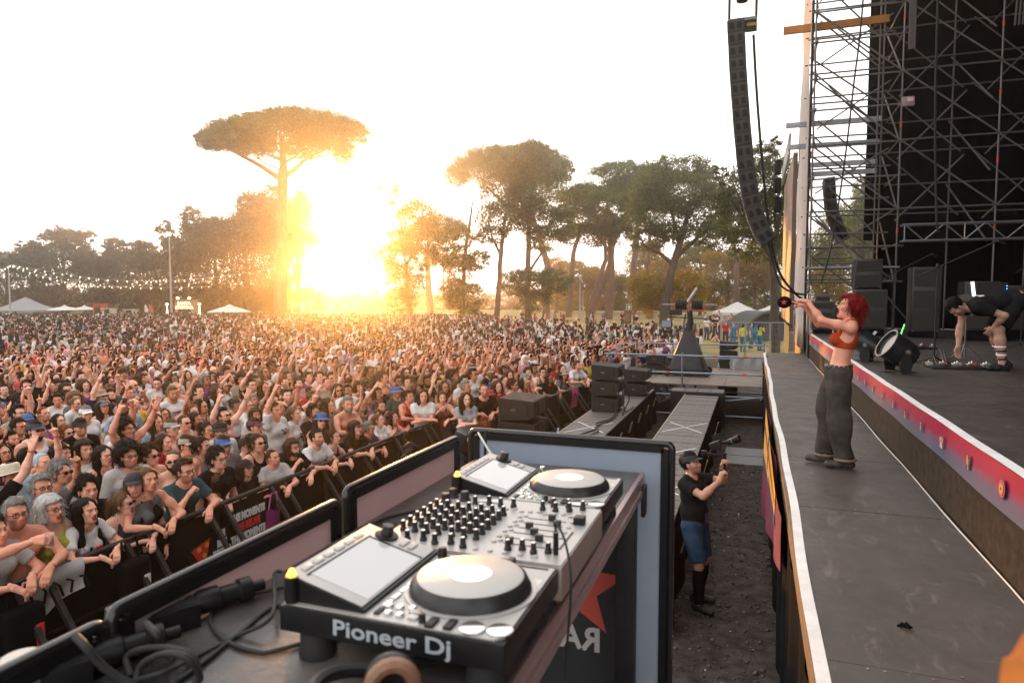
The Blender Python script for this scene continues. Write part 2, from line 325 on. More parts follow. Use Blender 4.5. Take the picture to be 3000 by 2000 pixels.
# hanging flag on the runway's outer face
fl = thing('hanging_flag', 'purple and orange printed flag with large letter T hanging from the runway edge', 'flag', (0, 0, 0))
fy0, fy1 = 5.6, 11.2
def flagp(u, v): return (XL-.075-.02*math.sin(u*14)-.05*v*u, fy0+(fy1-fy0)*u+.03*math.sin(v*5), ZR-.06-(.42+1.25*u)*v)
MB().grid(flagp, 20, 10).build('cloth', mat('flag_plum', (.17, .012, .055), .8, noise=.15), fl, 60)
def flat_on(fn, poly, m, name, d=.006):
    bm = MB(); vs = [Vector(fn(a, b_))+Vector((-d, 0, 0)) for a, b_ in poly]; bm.add(vs, [tuple(range(len(vs)))]); bm.build(name, m, fl, None)
m_fo = mat('flag_orange', (.85, .36, .03), .8); m_ft = mat('flag_teal', (.012, .05, .08), .8)
flat_on(flagp, [(.12, 0), (1, 0), (1, .42), (.12, .42)], m_fo, 'orange_field'); flat_on(flagp, [(.1, .36), (.95, .36), (1, .5), (.8, .62), (.3, .6), (.1, .5)], m_ft, 'teal_disc', .010)
flat_on(flagp, [(.45, .0), (.6, 0), (.6, .36), (.45, .36)], m_ft, 'letter_stroke', .014); flat_on(flagp, [(.12, .14), (.98, .14), (.98, .18), (.12, .18)], m_ft, 'letter_stroke', .014)
# scaffold jack foot showing under the skirt
jf = thing('jack_foot', 'grey steel scaffold jack foot on wooden plank beside the runway', 'jack', (XL-.12, 5.05, 0))
MB().box((-.14, -.09, .004), (.12, .12, .05)).build('plank', m_wood, jf); MB().box((-.08, -.07, .05), (.08, .07, .058)).build('base_plate', MATS['zinc'], jf); MB().tube([(0, 0, .058), (0, 0, .5)], .019).build('jack_screw', MATS['zinc'], jf)
g = onz(2000+1458*.4464, 1300+1213*.4464, ZR); gl = MB(); gl.tube([(-.035, 0, .006), (-.01, .012, .012), (.02, -.008, .012), (.035, .006, .006)], [.004, .012, .01, .003], 6).tube([(-.02, -.01, .006), (.01, .015, .02), (.03, .012, .006)], [.003, .009, .003], 6)
o = gl.build('crumpled_tape', m_black); o.location = (g.x, g.y, ZR+.004); tag(o, 'small crumpled black tape lying on the runway deck', 'litter')
# orange cloth near the lens at the lower right corner
oc = [far(2925, 2015, .50), far(3000, 1868, .56), far(3160, 2120, .46), far(3240, 1880, .54)]
o = MB().grid(lambda u, v: oc[0].lerp(oc[1], v).lerp(oc[2].lerp(oc[3], v), u)+Vector((0, .012*math.sin(u*5+v*3), .006*math.sin(v*7))), 10, 10).build('orange_cloth', mat('orange_cloth', (.55, .17, .03), .9, noise=.2, transl=.3), None, 60)
tag(o, 'out of focus orange cloth edge close to the lens at lower right', 'cloth')
# ================================================================ DJ table, booth panels and gear
ZT = 2.88
m_silver = mat('silver_plate', (.46, .445, .43), .42, .3, noise=.06, nscale=3); m_gear = mat('gear_black', (.010, .010, .011), .42, spec=.3, noise=.2, nscale=20)
m_knob = mat('knob_black', (.018, .017, .017), .45); m_chrome = mat('chrome', (.7, .69, .68), .2, .9); m_screen = mat('glossy_screen', (.56, .565, .575), .12, 0, .9)  # screen base colour kept pale to carry the sky's reflection
m_ttop = mat('table_top', (.035, .032, .03), .34, spec=.45, noise=.4, nscale=5, col2=(.12, .11, .105), detail=9, bump=.06, bscale=40, rvar=.14)
m_alu = mat('pink_aluminium', (.42, .30, .30), .36, .7, noise=.12, nscale=3, stretch=(4, .3, 4)); m_tube = mat('black_tube', (.012, .012, .013), .22, 0, .6)
m_pink = mat('panel_rose', (.56, .49, .53), .75, noise=.06, nscale=4, transl=.5); m_blue = mat('panel_blue', (.36, .44, .55), .5, noise=.06, nscale=3, transl=.3); m_rub = mat('rubber', (.02, .02, .02), .7)
tb = thing('dj_table', 'dark scratched table with pinkish aluminium edge carrying the DJ equipment', 'table', (0, 0, 0))
MB().box((-1.075, .35, ZT-.022), (-.395, 2.585, ZT), bev=.003).build('table_top', m_ttop, tb)
MB().box((-.395, .35, ZT-.075), (-.378, 2.59, ZT+.002), bev=.003).box((-.378, .35, ZT-.062), (-.370, 2.59, ZT-.04)).build('edge_profile', m_alu, tb); MB().box((-1.07, 2.585, ZT-.06), (-.38, 2.598, ZT-.003)).build('edge_profile', m_alu, tb)
MB().box((-.376, 2.48, ZT-.14), (-.362, 2.54, ZT-.03), bev=.004).build('corner_bracket', m_dark, tb)
for x_, y_ in ((-.43, 2.5), (-1.03, 2.5), (-.43, .45), (-1.03, .45)): MB().box((x_-.035, y_-.035, ZR-.003), (x_+.035, y_+.035, ZT-.023), bev=.004).build('leg', m_dark, tb)
# rounded panel frames
def panel(name, label, P0, P1, zt, zb, mfill, r=.013, inner=None):
    p = thing(name, label, 'panel', (0, 0, 0)); a = Vector(P0); b = Vector(P1); u = (b-a).normalized(); rr = .022
    def c(t, z_): return (a.x+u.x*t, a.y+u.y*t, z_)
    L_ = (b-a).length; pts = [c(0, zb)]+[c(rr-rr*math.cos(k*PI/8), zt-rr+rr*math.sin(k*PI/8)) for k in range(0, 5)]+[c(L_-rr+rr*math.sin(k*PI/8), zt-rr+rr*math.cos(k*PI/8)) for k in range(0, 5)]+[c(L_, zb)]
    MB().tube(pts, r, 12).build('frame', m_tube, p, 50)
    n = Vector((-u.y, u.x, 0)); f = MB(); M_ = basis((a.x, a.y, 0), u, (0, 0, 1), n)
    f.prism([(.015, zb), (L_-.015, zb), (L_-.015, zt-.02), (.015, zt-.02)], -.006, .006, M_).build('fabric', mfill, p)
    f = MB(); f.prism([(.03, zt-.034), (L_-.03, zt-.034), (L_-.03, zt-.006), (.03, zt-.006)], -.012, .012, M_); f.prism([(.012, zb), (.04, zb), (.04, zt-.02), (.012, zt-.02)], -.012, .012, M_); f.prism([(L_-.04, zb), (L_-.012, zb), (L_-.012, zt-.02), (L_-.04, zt-.02)], -.012, .012, M_); f.build('inner_rail', m_gear, p)
    for t in (.06, L_-.06): MB().lathe([(.006, 0), (.006, .004), (0, .005)], basis(c(t, zt-.024)[:3], (1, 0, 0), (0, 0, 1), n) @ TR((0, 0, .012)), 8).build('rivet', m_chrome, p)
    return p
panel('booth_screen', 'rose tinted booth panel with black tube frame at the far half of the front', (-1.095, 1.66, 0), (-1.095, 2.44, 0), 2.995, ZR, m_pink)
panel('booth_screen', 'long rose tinted booth panel with black tube frame nearest the lens', (-1.098, .90, 0), (-1.095, 1.615, 0), 2.975, ZR, m_pink)
panel('booth_screen', 'short booth panel section beside the power distribution boxes', (-1.10, .2, 0), (-1.10, .885, 0), 2.96, ZR, m_pink)
ep = panel('booth_end_screen', 'blue grey end panel with black frame, star and mirrored lettering', (-1.12, 2.645, 0), (-.285, 2.645, 0), 2.985, ZR, m_blue, r=.014)
# print on the end panel: salmon star and mirrored letters; table shade painted as a dark sheet
MB().prism([(-1.07, ZR), (-.475, ZR), (-.475, ZT-.2), (-1.07, ZT-.2)], 0, .004, basis((0, 2.634, 0), (1, 0, 0), (0, 0, 1), (0, -1, 0))).build('table_shade', mat('table_shade', (.05, .055, .062), .8), ep)
sc_ = ony(1200+955*.5102, 1200+1010*.5102, 2.63); star = []
for k in range(10):
    a = R(-54+18+k*36-18); r_ = .215 if k % 2 == 0 else .09; star.append((sc_.x+r_*math.cos(a), sc_.z+r_*math.sin(a)))
MB().prism(star, 0, .003, basis((0, 2.629, 0), (1, 0, 0), (0, 0, 1), (0, -1, 0))).build('star', mat('salmon_print', (.75, .13, .10), .6), ep)
tp = ony(1200+995*.5102, 1200+1315*.5102, 2.63); text('lettering', 'RA', .135, basis((tp.x-.01, 2.6285, tp.z), (-1, 0, 0), (0, 0, 1), (0, -1, 0)), mat('white_print', (.75, .75, .75), .6), ep, bold=.004)
MB().box((-.466, 2.605, 2.33), (-.45, 2.63, 2.42)).box((-.47, 2.585, 2.36), (-.44, 2.61, 2.385), bev=.004).build('latch', m_chrome, ep)
MB().tube([(-1.075, 2.61, 2.985), (-.99, 2.56, 2.9)], .0045, 6).build('strut_cable', m_white, ep); MB().tube([(-1.04, 2.6, 2.89), (-1.035, 2.6, 3.0)], .006, 6).build('cable_tie', m_rub, ep)
# ---- media player
def jog_dimples(ring):
    m = MB(); r0, r1, n = .118, .103, 72; zs = [(.1185, .004), (.1175, .012), (.113, .021), (.1035, .028)]; vs = []; fs = []
    for j, (r_, z_) in enumerate(zs):
        for k in range(n*1):
            a = 2*PI*k/n; d = .0035*max(0, math.cos(k*PI/3*1.0))**1.0*(1 if j in (1, 2) else 0); vs.append(((r_-d)*math.cos(a), (r_-d)*math.sin(a), z_))
    for j in range(3):
        for k in range(n): k2 = (k+1) % n; fs.append((j*n+k, j*n+k2, (j+1)*n+k2, (j+1)*n+k))
    m.add(vs, fs); return m
def media_player(label, y0):
    p = thing('media_player', label, 'dj player', (-.815, y0, 0), 0, 'media players on the DJ table'); W_, D_ = .33, .443; zt = 2.985
    MB().box((0, 0, zt-.05), (D_, W_, zt-.002), bev=.004).build('chassis', m_gear, p)
    MB().prism([(.006, .006), (D_-.02, .006), (D_-.006, .02), (D_-.006, W_-.006), (.006, W_-.006)], zt-.0019, zt+.0012).build('top_plate', m_silver, p)
    for x_, y_ in ((.055, .04), (.055, W_-.04), (D_-.05, .04), (D_-.05, W_-.04)): MB().lathe([(.034, ZT+.001), (.036, ZT+.006), (.032, ZT+.03), (.032, zt-.05)], TR((x_, y_, 0)), 20).build('foot', m_rub, p)
    # tilted display housing
    hs = MB(); pr = [(.0, zt+.0), (.172, zt+.0), (.172, zt+.008), (.002, zt+.05)]
    hs.prism([(x_, z_) for x_, z_ in pr], 0, W_-.03, basis((0, W_-.015, 0), (1, 0, 0), (0, 0, 1), (0, -1, 0))); h_ = hs.build('display_housing', m_gear, p)
    dv = Vector((.17, 0, -.042)).normalized(); nv = Vector((.042, 0, .17)).normalized(); o0 = Vector((.002, .015, zt+.05))
    MS = basis(o0, dv, (0, 1, 0), nv)
    MB().box((.002, .004, .0005), (.168, .296, .003), MS, bev=.001).build('bezel', m_silver, h_)
    MB().box((.038, .03, .003), (.164, .236, .0042), MS).build('screen', m_screen, h_); MB().box((.032, .022, .0025), (.038, .246, .004), MS).box((.038, .236, .0025), (.166, .244, .004), MS).build('screen_border', m_gear, h_)
    for k in range(6): MB().box((.012, .03+k*.036, .003), (.024, .058+k*.036, .0055), MS, bev=.001).build('menu_button', m_silver, h_)
    MB().lathe([(.026, 0), (.026, .004), (.02, .006), (0, .006)], MS @ TR((.06, .272, .003))).build('dial_ring', m_gear, h_); MB().lathe([(.014, 0), (.013, .018), (.011, .02), (0, .02)], MS @ TR((.06, .272, .009))).build('browse_knob', m_knob, h_)
    MB().box((.1, .256, .003), (.112, .288, .006), MS, bev=.001).box((.12, .256, .003), (.132, .288, .006), MS, bev=.001).build('menu_button', m_silver, h_)
    MB().tube([(.02, .012, zt+.002), (.02, .012, zt+.05)], .012, 12).build('usb_stick', m_gear, p); MB().lathe([(.006, 0), (.0095, .003), (.007, .007), (.004, .014), (0, .015)], TR((.02, .012, zt+.05)), 10).build('amber_light', mat('amber_glow', (.9, .5, .05), .4, emit=(1, .55, .05), estr=1.6), p)
    for k in range(9): MB().box((.187, .02+k*.031, zt+.001), (.197, .045+k*.031, zt+.005), bev=.001).build('hot_cue_button', m_chrome if k else m_gear, p)
    # jog wheel
    jc = (.31, .175, zt+.001); j = MB().lathe([(.129, 0), (.129, .003), (.121, .004), (.119, .003)], TR(jc), 48).build('jog_wheel', m_silver, p)
    dm = jog_dimples(0); me = dm.mesh('jog_rim', m_knob, 60); o = obj('jog_rim', me, j); o.location = jc
    MB().lathe([(.1035, .0275), (.098, .0305), (.0, .031)], TR(jc), 48).build('jog_plate', mat('jog_plate', (.46, .445, .425), .45, .2), j)
    MB().lathe([(.042, .031), (.042, .0316), (0, .0316)], TR(jc), 32).build('jog_display', mat('jog_display', (.85, .85, .85), .3), j)
    MB().box((.25, W_-.02, zt+.0015), (.425, W_-.012, zt+.0022)).build('tempo_slot', m_gear, p); MB().box((.335, W_-.03, zt+.002), (.35, W_-.002, zt+.014), bev=.002).build('tempo_fader', m_gear if y0 < 1.5 else m_chrome, p)
    for q, (x_, y_) in enumerate(((.375, .028), (.422, .036))):
        MB().lathe([(.0235, 0), (.0235, .003), (.021, .0045), (.0, .0045)], TR((x_, y_, zt+.0012)), 24).build('play_button' if q else 'cue_button', m_chrome, p)
    for x_, y_ in ((.302, .022), (.335, .026)): MB().box((x_-.008, y_-.017, zt+.001), (x_+.008, y_+.017, zt+.007), bev=.003).build('search_button', m_gear, p)
    for x_, y_ in ((.2, .055), (.212, .03), (.222, .055), (.235, .03), (.245, .06)): MB().lathe([(.0085, 0), (.0085, .004), (.006, .006), (0, .006)], TR((x_, y_, zt+.001)), 14).build('round_button', m_chrome, p)
    for x_, y_ in ((.262, .03), (.255, .05)): MB().box((x_-.009, y_-.008, zt+.001), (x_+.009, y_+.008, zt+.005), bev=.001).build('pad_button', m_silver, p)
    MB().lathe([(.007, 0), (.006, .016), (.0, .017)], TR((.283, .022, zt+.001)), 10).build('direction_lever', m_knob, p)
    for x_, y_ in ((.2, .305), (.222, .3), (.24, .3), (.205, .28)): MB().lathe([(.006, 0), (.006, .004), (0, .004)], TR((x_, y_, zt+.001)), 10).build('small_button', m_knob, p)
    MB().lathe([(.011, 0), (.009, .02), (.007, .022), (0, .022)], TR((.188, .306, zt+.001)), 14).build('vinyl_knob', m_knob if y0 < 1.5 else m_chrome, p)
    MB().box((.05, .02, zt+.001), (.09, .05, zt+.002)).box((.1, .028, zt+.001), (.112, .04, zt+.004)).build('usb_cover', m_gear, p)
    MB().box((.40, .2, zt+.0015), (.43, .26, zt+.0018)).build('label_sticker', m_white, p)
    t = text('maker_lettering', 'Pioneer Dj', .044, basis((.232, -.0008, zt-.026), (1, 0, 0), (0, 0, 1), (0, -1, 0)) @ TR(sc=(1.22, .92, 1)), mat('grey_print', (.42, .46, .5), .5), p, depth=.0004, bold=.0008)
    return p
media_player('silver topped media player nearest the lens with lettering on its black side', 1.012)
media_player('silver media player farthest away, past the mixer beside the end panel', 1.76)
# ---- mixer
mx = thing('dj_mixer', 'silver six channel mixer crowded with black knobs between the two players', 'mixer', (-.815, 1.348, 0)); zt = 2.987
MB().box((.0, 0, zt-.075), (.448, .406, zt-.002), bev=.003).build('chassis', mat('silver_side', (.42, .37, .32), .4, .6), mx); MB().box((.003, .003, zt-.0019), (.445, .403, zt+.001)).build('top_plate', m_silver, mx)
for x_, y_ in ((.05, .05), (.4, .05), (.05, .35), (.4, .35)): MB().lathe([(.02, ZT+.001), (.018, zt-.075)], TR((x_, y_, 0)), 14).build('foot', m_rub, mx)
kn = MB().lathe([(.0085, 0), (.0085, .006), (.0066, .008), (.006, .023), (.0045, .024)], None, 12); kn.mi = 1; kn.lathe([(.0046, .0235), (.004, .0248), (0, .0248)], None, 10); kme = kn.mesh('knob', [m_knob, m_chrome], 40)
bk = MB().lathe([(.016, 0), (.0155, .004), (.0125, .006), (.0115, .024), (.0095, .026), (0, .026)], None, 18).mesh('knob', m_knob, 40)
bt = MB().lathe([(.0065, 0), (.0065, .003), (.0045, .004), (0, .004)], None, 10).mesh('button', m_silver, 40)
sf = MB().box((-.009, -.006, 0), (.009, .006, .015), bev=.002).mesh('fader', m_knob, 40)
for c_ in range(6):
    v = .088+c_*.037
    for r_ in range(7): obj('knob', kme, mx, (.028+r_*.031+(.004 if r_ > 3 else 0), v, zt+.001))
    MB().box((.285, v-.002, zt+.0012), (.385, v+.002, zt+.0018)).build('fader_slot', m_gear, mx); obj('channel_fader', sf, mx, (.30+.012*((c_*5) % 7), v, zt+.002))
    obj('button', bt, mx, (.262, v, zt+.001)); obj('button', bt, mx, (.274, v+.012, zt+.001)); obj('button', bt, mx, (.4, v, zt+.001))
for k in range(5): obj('knob', kme, mx, (.07+k*.035, .03+.012*(k % 2), zt+.001)); obj('button', bt, mx, (.24+k*.035, .03, zt+.001))
for k in range(4): obj('knob', kme, mx, (.31+.03*k, .05+.012*(k % 2), zt+.001))
for x_, y_ in ((.03, .325), (.072, .36), (.03, .375)): obj('large_knob', bk, mx, (x_, y_, zt+.001))
for x_, y_ in ((.115, .33), (.15, .345), (.185, .34), (.22, .345), (.3, .35), (.335, .35), (.37, .36), (.32, .385), (.36, .39), (.4, .385)): obj('knob', kme, mx, (x_, y_, zt+.001))
for k in range(14): obj('button', bt, mx, (.12+.022*k, .316+.006*(k % 3), zt+.001))
MB().box((.095, .36, zt+.001), (.17, .398, zt+.004), bev=.001).build('display', m_screen, mx)
MB().box((.415, .09, zt+.001), (.421, .21, zt+.0018)).build('crossfader_slot', m_gear, mx); MB().box((.405, .26, zt+.001), (.432, .29, zt+.02), bev=.003).build('headphone_selector', m_gear, mx)
MB().tube([(.418, .06, zt+.0), (.418, .06, zt+.05)], .006, 10).build('jack_plug', m_gear, mx)
# ---- headphones and their cable
hp = thing('headphones', 'brown padded headphones with black band lying at the bottom edge', 'headphones', (-.50, .88, ZT+.002), R(35))
for s_ in (-1, 1):
    Mc = TR((.0, s_*.065, .05), (R(78*s_), 0, 0)); MB().lathe([(.018, -.02), (.04, -.02), (.046, -.008), (.047, .008), (.042, .018), (.02, .02), (.0, .018)], Mc, 24).build('ear_cup', m_gear, hp)
    MB().tube([(Mc @ Vector((.034*math.cos(a), .034*math.sin(a), .026))) for a in [2*PI*k/20 for k in range(20)]], .013, 8, close=True).build('ear_pad', mat('brown_leather', (.25, .13, .075), .5, noise=.3, nscale=40), hp)
MB().tube([(-.02-.10*math.sin(a), .085*math.cos(a), .06+.03*math.sin(a)) for a in [PI*k/14 for k in range(15)]], .011, 8).build('head_band', m_gear, hp)
def cable(label, pts, r=.004, m=m_rub, name='cable', n=8, cat_='cable'):
    P = [Vector(p) for p in pts]; out = []
    for i in range(len(P)-1):
        a, b, c_, d = P[max(i-1, 0)], P[i], P[i+1], P[min(i+2, len(P)-1)]
        for k in range(n):
            t = k/n; out.append(.5*((2*b)+(c_-a)*t+(2*a-5*b+4*c_-d)*t*t+(3*b-a-3*c_+d)*t**3))
    out.append(P[-1]); o = MB().tube(out, r, 8).build(name, m, None, 60); return tag(o, label, cat_)
T = lambda x, y, h=.005: tuple(onz(x, y, ZT+h))
q3 = lambda x, y, h=.005: T(x*.38265, 1650+y*.38265, h)
cable('thin black headphone cable hanging from the mixer over the table edge', [(-.397, 1.408, 3.04), (-.395, 1.4, 3.062), (-.365, 1.37, 3.03), (-.345, 1.34, 2.95), (-.36, 1.36, 2.75), (-.34, 1.33, 2.6), (-.36, 1.35, 2.45), (-.34, 1.36, 2.3)], .0028)
cable('black looped cable on the table left of the near player', [q3(2170, 180, .01), q3(1800, 280), q3(1610, 400), q3(1700, 570), q3(1950, 670), q3(2170, 650), (-.70, 1.2, ZT+.01)], .0045)
cable('black cable running from the power boxes to the near player', [q3(1000, 900), q3(1250, 830, .03), q3(1480, 720), q3(1800, 560), q3(2080, 400, .03), q3(2100, 90, .03), q3(2160, 60, .03)], .0045)
cable('second black cable lying parallel along the dark table top', [q3(1350, 900), q3(1550, 760), q3(1850, 520), q3(2130, 320), (-.82, 1.25, ZT+.02)], .0045)
cable('coiled black cable loop with orange glint beside the power boxes', [q3(1000, 860), q3(980, 700, .03), q3(1200, 640, .05), q3(1450, 690, .05), q3(1520, 830, .02), q3(1480, 915)], .006)
cable('inner black cable loop standing over the near table corner', [q3(1040, 915), q3(1080, 780, .03), q3(1250, 690, .06), q3(1430, 720, .06), q3(1530, 860, .02), q3(1500, 915)], .006)
cable('thick grey sheathed cable drooping from the front panel rail', [q3(580, 560, .09), q3(660, 640, .08), q3(760, 760, .05), q3(900, 870, .02), q3(1010, 920)], .0075)
cable('short grey cable curving down from the power box lid', [q3(1120, 460, .07), q3(1200, 540, .07), q3(1250, 640, .03), q3(1330, 740, .01)], .007)
cable('blue grey cable bundle behind the mixer along the rear edge', [(-.83, 1.72, ZT+.04), (-.9, 1.62, ZT+.01), (-.96, 1.5, ZT+.01), (-.9, 1.34, ZT+.02), (-.82, 1.3, ZT+.03)], .005, mat('blue_cable', (.05, .07, .11), .5))
cable('black cable arching behind the mixer over the table edge', [(-.82, 1.6, ZT+.05), (-.92, 1.5, ZT+.06), (-1.0, 1.44, ZT+.04), (-1.02, 1.4, ZT+.005)], .006)
cable('black cable crossing the rear table corner toward the far player', [(-.82, 1.95, ZT+.03), (-.93, 1.9, ZT+.012), (-1.03, 1.78, ZT+.006), (-1.04, 1.66, ZT+.006)], .005)
# power distribution boxes on the table, near left
def power_box(label, c, rz):
    p = thing('power_box', label, 'power box', (c[0], c[1], ZT+.001), rz)
    MB().box((-.075, -.055, 0), (.075, .055, .05), bev=.004).build('housing', m_gear, p); MB().box((-.07, -.05, .05), (.07, .05, .052)).build('lid', m_dark, p)
    MB().lathe([(.033, .052), (.033, .06), (.03, .063), (0, .063)], TR((-.02, .005, 0)), 20).build('socket_cover', mat('grey_plastic', (.55, .53, .5), .5), p); MB().box((.03, -.02, .052), (.055, .015, .058), bev=.002).build('label_plate', m_alu, p)
    MB().lathe([(.022, 0), (.026, .01), (.026, .05), (.02, .055), (.02, .09), (.026, .095), (.026, .12), (.012, .125), (.012, .15)], TR((.076, 0, .028), (0, PI/2, 0)), 18).build('connector', m_gear, p); return p
power_box('black power box with round grey socket cover and thick plug on the table', onz(450, 1815, ZT+.02), R(62)); power_box('near black power box with pale socket cover at the lower left corner', onz(110, 1985, ZT+.02), R(60))
# ================================================================ scaffold, drapes, line arrays, pit platforms, barriers
m_galv = mat('galvanised', (.30, .31, .33), .42, .75, noise=.3, nscale=6); m_galvd = mat('weathered_steel', (.17, .155, .15), .5, .6, noise=.35, nscale=5); m_red = mat('red_mark', (.65, .04, .03), .6)
_unit = {}
def unit_tube(m, r=.024, seg=8):
    k = (m.name, r, seg)
    if k not in _unit: _unit[k] = MB().tube([(0, 0, 0), (0, 0, 1)], r, seg).mesh('tube', m, 40)
    return _unit[k]
def tube_part(name, a, b, parent, m=m_galvd, r=.024):
    a = Vector(a); b = Vector(b); d = b-a; o = obj(name, unit_tube(m, r), parent); q = d.to_track_quat('Z', 'Y')
    o.matrix_local = Matrix.LocRotScale(a, q, Vector((1, 1, d.length))); return o
_cp = MB().lathe([(.05, -.012), (.055, 0), (.05, .012)], None, 8).mesh('coupler', m_galvd, 30); _rm = MB().lathe([(.028, -.06), (.028, .06)], None, 8).mesh('red_band', m_red, 30)
def coupler(p, parent): return obj('coupler', _cp, parent, p)
tw = thing('scaffold_tower', 'open galvanised scaffold tower at the stage end with sky showing through', 'scaffold', (0, 0, 0))
Xf, Xb, Yf, Yb_ = [1.42, 3.53], [1.5, 3.42], 20.6, 22.9
for X_ in Xf: tube_part('upright', (X_, Yf, 0.005), (X_, Yf, 15.6), tw)
for X_ in Xb: tube_part('upright', (X_, Yb_, 0.005), (X_, Yb_, 15.6), tw)
tube_part('upright', (1.34, 20.75, 2.0), (1.34, 20.75, 15.5), tw, m_dark, .03); tube_part('upright', (3.12, 21.6, 2.0), (3.12, 21.6, 15.5), tw)
lv = [3.95, 4.9, 5.87, 6.75, 7.65, 8.6, 9.43, 10.4, 11.2, 12.2, 13.2, 14.2]
for i, z_ in enumerate(lv):
    tube_part('ledger', (1.3, Yf+.05, z_), (3.7, Yf+.05, z_), tw); tube_part('ledger', (1.3, Yb_+.05, z_+.12), (3.7, Yb_+.05, z_+.12), tw)
    for X_ in (1.42, 3.5): tube_part('transom', (X_+.05, Yf, z_+.05), (X_+.05, Yb_, z_+.05), tw)
    for X_ in Xf: coupler((X_, Yf, z_), tw); coupler((X_, Yb_, z_+.12), tw)
    if i % 2 == 0:
        tube_part('brace', (1.42, Yf-.05, z_+1.75), (3.53, Yf-.05, z_-.02), tw); tube_part('brace', (3.5, Yf, z_), (3.46, Yb_, z_+1.8), tw)
    else: tube_part('brace', (1.5, Yb_-.05, z_+1.7), (3.42, Yb_-.05, z_-.1), tw); tube_part('brace', (1.45, Yf, z_-.9), (1.5, Yb_, z_+.9), tw)
    if i % 3 == 1: obj('red_band', _rm, tw, (3.53, Yf, z_+.4))
    tube_part('ledger', (1.3, 21.7, z_+.45), (3.5, 21.75, z_+.45), tw); tube_part('brace', (1.35+.25*(i % 3), 21.6, z_+.9), (3.1, 21.6, z_-.5), tw)
    if i % 2: tube_part('brace', (3.45, 21.8, z_+.95), (1.6, 22.0, z_-.2), tw, m_galvd, .02)
tube_part('brace', (1.45, Yf-.08, 5.9), (4.1, Yf-.08, 2.6), tw, m_galv); tube_part('rail', (1.3, Yf-.1, 4.33), (3.6, Yf-.1, 4.33), tw, m_galv, .03)
for z_, y_, x0 in ((8.55, 22.2, .78), (7.95, 22.4, .85), (7.42, 22.6, 1.5), (7.15, 22.6, 1.5)): MB().box((x0, y_, z_), (3.3, y_+.1, z_+.14)).build('steel_beam', m_galv, tw)
m_ob = mat('orange_beam', (.42, .17, .03), .7, noise=.2, nscale=5); MB().box((.62, 21.4, 11.0), (3.3, 21.5, 11.2)).build('timber_beam', m_ob, tw)
for k in range(9): z_ = 4.2+k*.16; tube_part('stair_tread', (1.6, 22.2, z_), (2.7, 22.2+.0, z_), tw, m_galvd, .02) if k < 4 else None
# right part: scaffold wall in front of a black drape
sw = thing('scaffold_wall', 'dark scaffold lattice standing before the black drape on the stage', 'scaffold', (0, 0, 0))
XF, XB = [5.72, 7.9, 10.2], [5.2, 7.1, 9.3]; lw = [5.87, 7.65, 9.43, 11.2, 13.0]
for X_ in XF: tube_part('upright', (X_, Yf, ZS+.003), (X_, Yf, 15.6), sw)
for X_ in XB: tube_part('upright', (X_, Yb_, ZS+.003), (X_, Yb_, 15.6), sw)
for i, z_ in enumerate(lw):
    tube_part('ledger', (3.6, Yf-.05, z_), (12, Yf-.05, z_), sw); tube_part('ledger', (3.6, Yb_-.05, z_+.1), (12, Yb_-.05, z_+.1), sw); tube_part('ledger', (3.6, Yb_-.05, z_+.95), (12, Yb_-.05, z_+.95), sw)
    for a, b in ((3.53, 5.72), (5.72, 7.9), (7.9, 10.2)):
        tube_part('brace', (a, Yf-.1, z_+1.75), (b, Yf-.1, z_), sw); tube_part('brace', (a+.3, Yb_-.1, z_-.1), (b-.2, Yb_-.1, z_+1.7), sw); tube_part('brace', (b-.15, Yf, z_-.9), (a+1.6, Yb_, z_+.9), sw); tube_part('brace', (a-.1, Yb_-.15, z_+1.9), (b-.3, Yb_-.15, z_-.0), sw)
    for X_ in XF+[3.53]: coupler((X_, Yf-.05, z_), sw); 
    for X_ in XF: obj('red_band', _rm, sw, (X_, Yf, z_-.55-.1*i))
for a in (3.62, 3.66, 3.7, 3.74): tube_part('hanging_strap', (a, Yf-.2, 9.9), (a-.02, Yf-.2, 14.8), sw, mat('strap', (.1, .085, .085), .8), .028)
for a in (5.9, 5.98, 6.06): tube_part('hanging_strap', (a, Yf-.2, 10.2), (a+.2, Yf-.2, 14.8), sw, MATS['strap'], .028)
cable('thick black cable hanging down in front of the scaffold lattice', [(4.18, 20.3, 15), (4.2, 20.3, 11), (4.24, 20.3, 8.2), (4.36, 20.3, 5.6), (4.42, 20.3, 5.2)], .03)
cable('black cable hanging inside the open scaffold tower', [(2.62, 20.4, 15), (2.5, 20.4, 11), (2.36, 20.4, 9.2), (2.2, 20.4, 7.2), (1.95, 20.4, 5.0), (1.7, 20.4, 3.9)], .022)
wl = thing('work_light', 'small pinkish flood light clamped to the scaffold upright', 'work light', (3.62, 20.35, 8.55)); MB().box((-.13, -.06, -.11), (.16, .04, .14), bev=.04).build('housing', mat('lamp_rose', (.3, .2, .2), .5), wl); MB().box((-.02, -.075, .0), (.12, -.061, .1), bev=.004).build('glass', mat('lamp_glass', (.7, .45, .5), .2), wl); MB().box((-.22, -.01, -.06), (-.12, .02, -.02)).build('bracket', m_galvd, wl)
# truss over the opening
tr = thing('stage_truss', 'horizontal silver lattice truss over the dark backstage opening', 'truss', (0, 0, 0))
for z_, y_ in ((5.0, 20.3), (5.42, 20.3), (5.0, 20.62), (5.42, 20.62)): tube_part('chord', (3.6, y_, z_), (12, y_, z_), tr, m_galv, .025)
for k in range(18):
    x_ = 3.65+k*.45; tube_part('web', (x_, 20.3, 5.0 if k % 2 else 5.42), (x_+.45, 20.3, 5.42 if k % 2 else 5.0), tr, m_galv, .016)
    if k % 3 == 0: tube_part('web', (x_, 20.3, 5.0), (x_, 20.3, 5.42), tr, m_galv, .016)
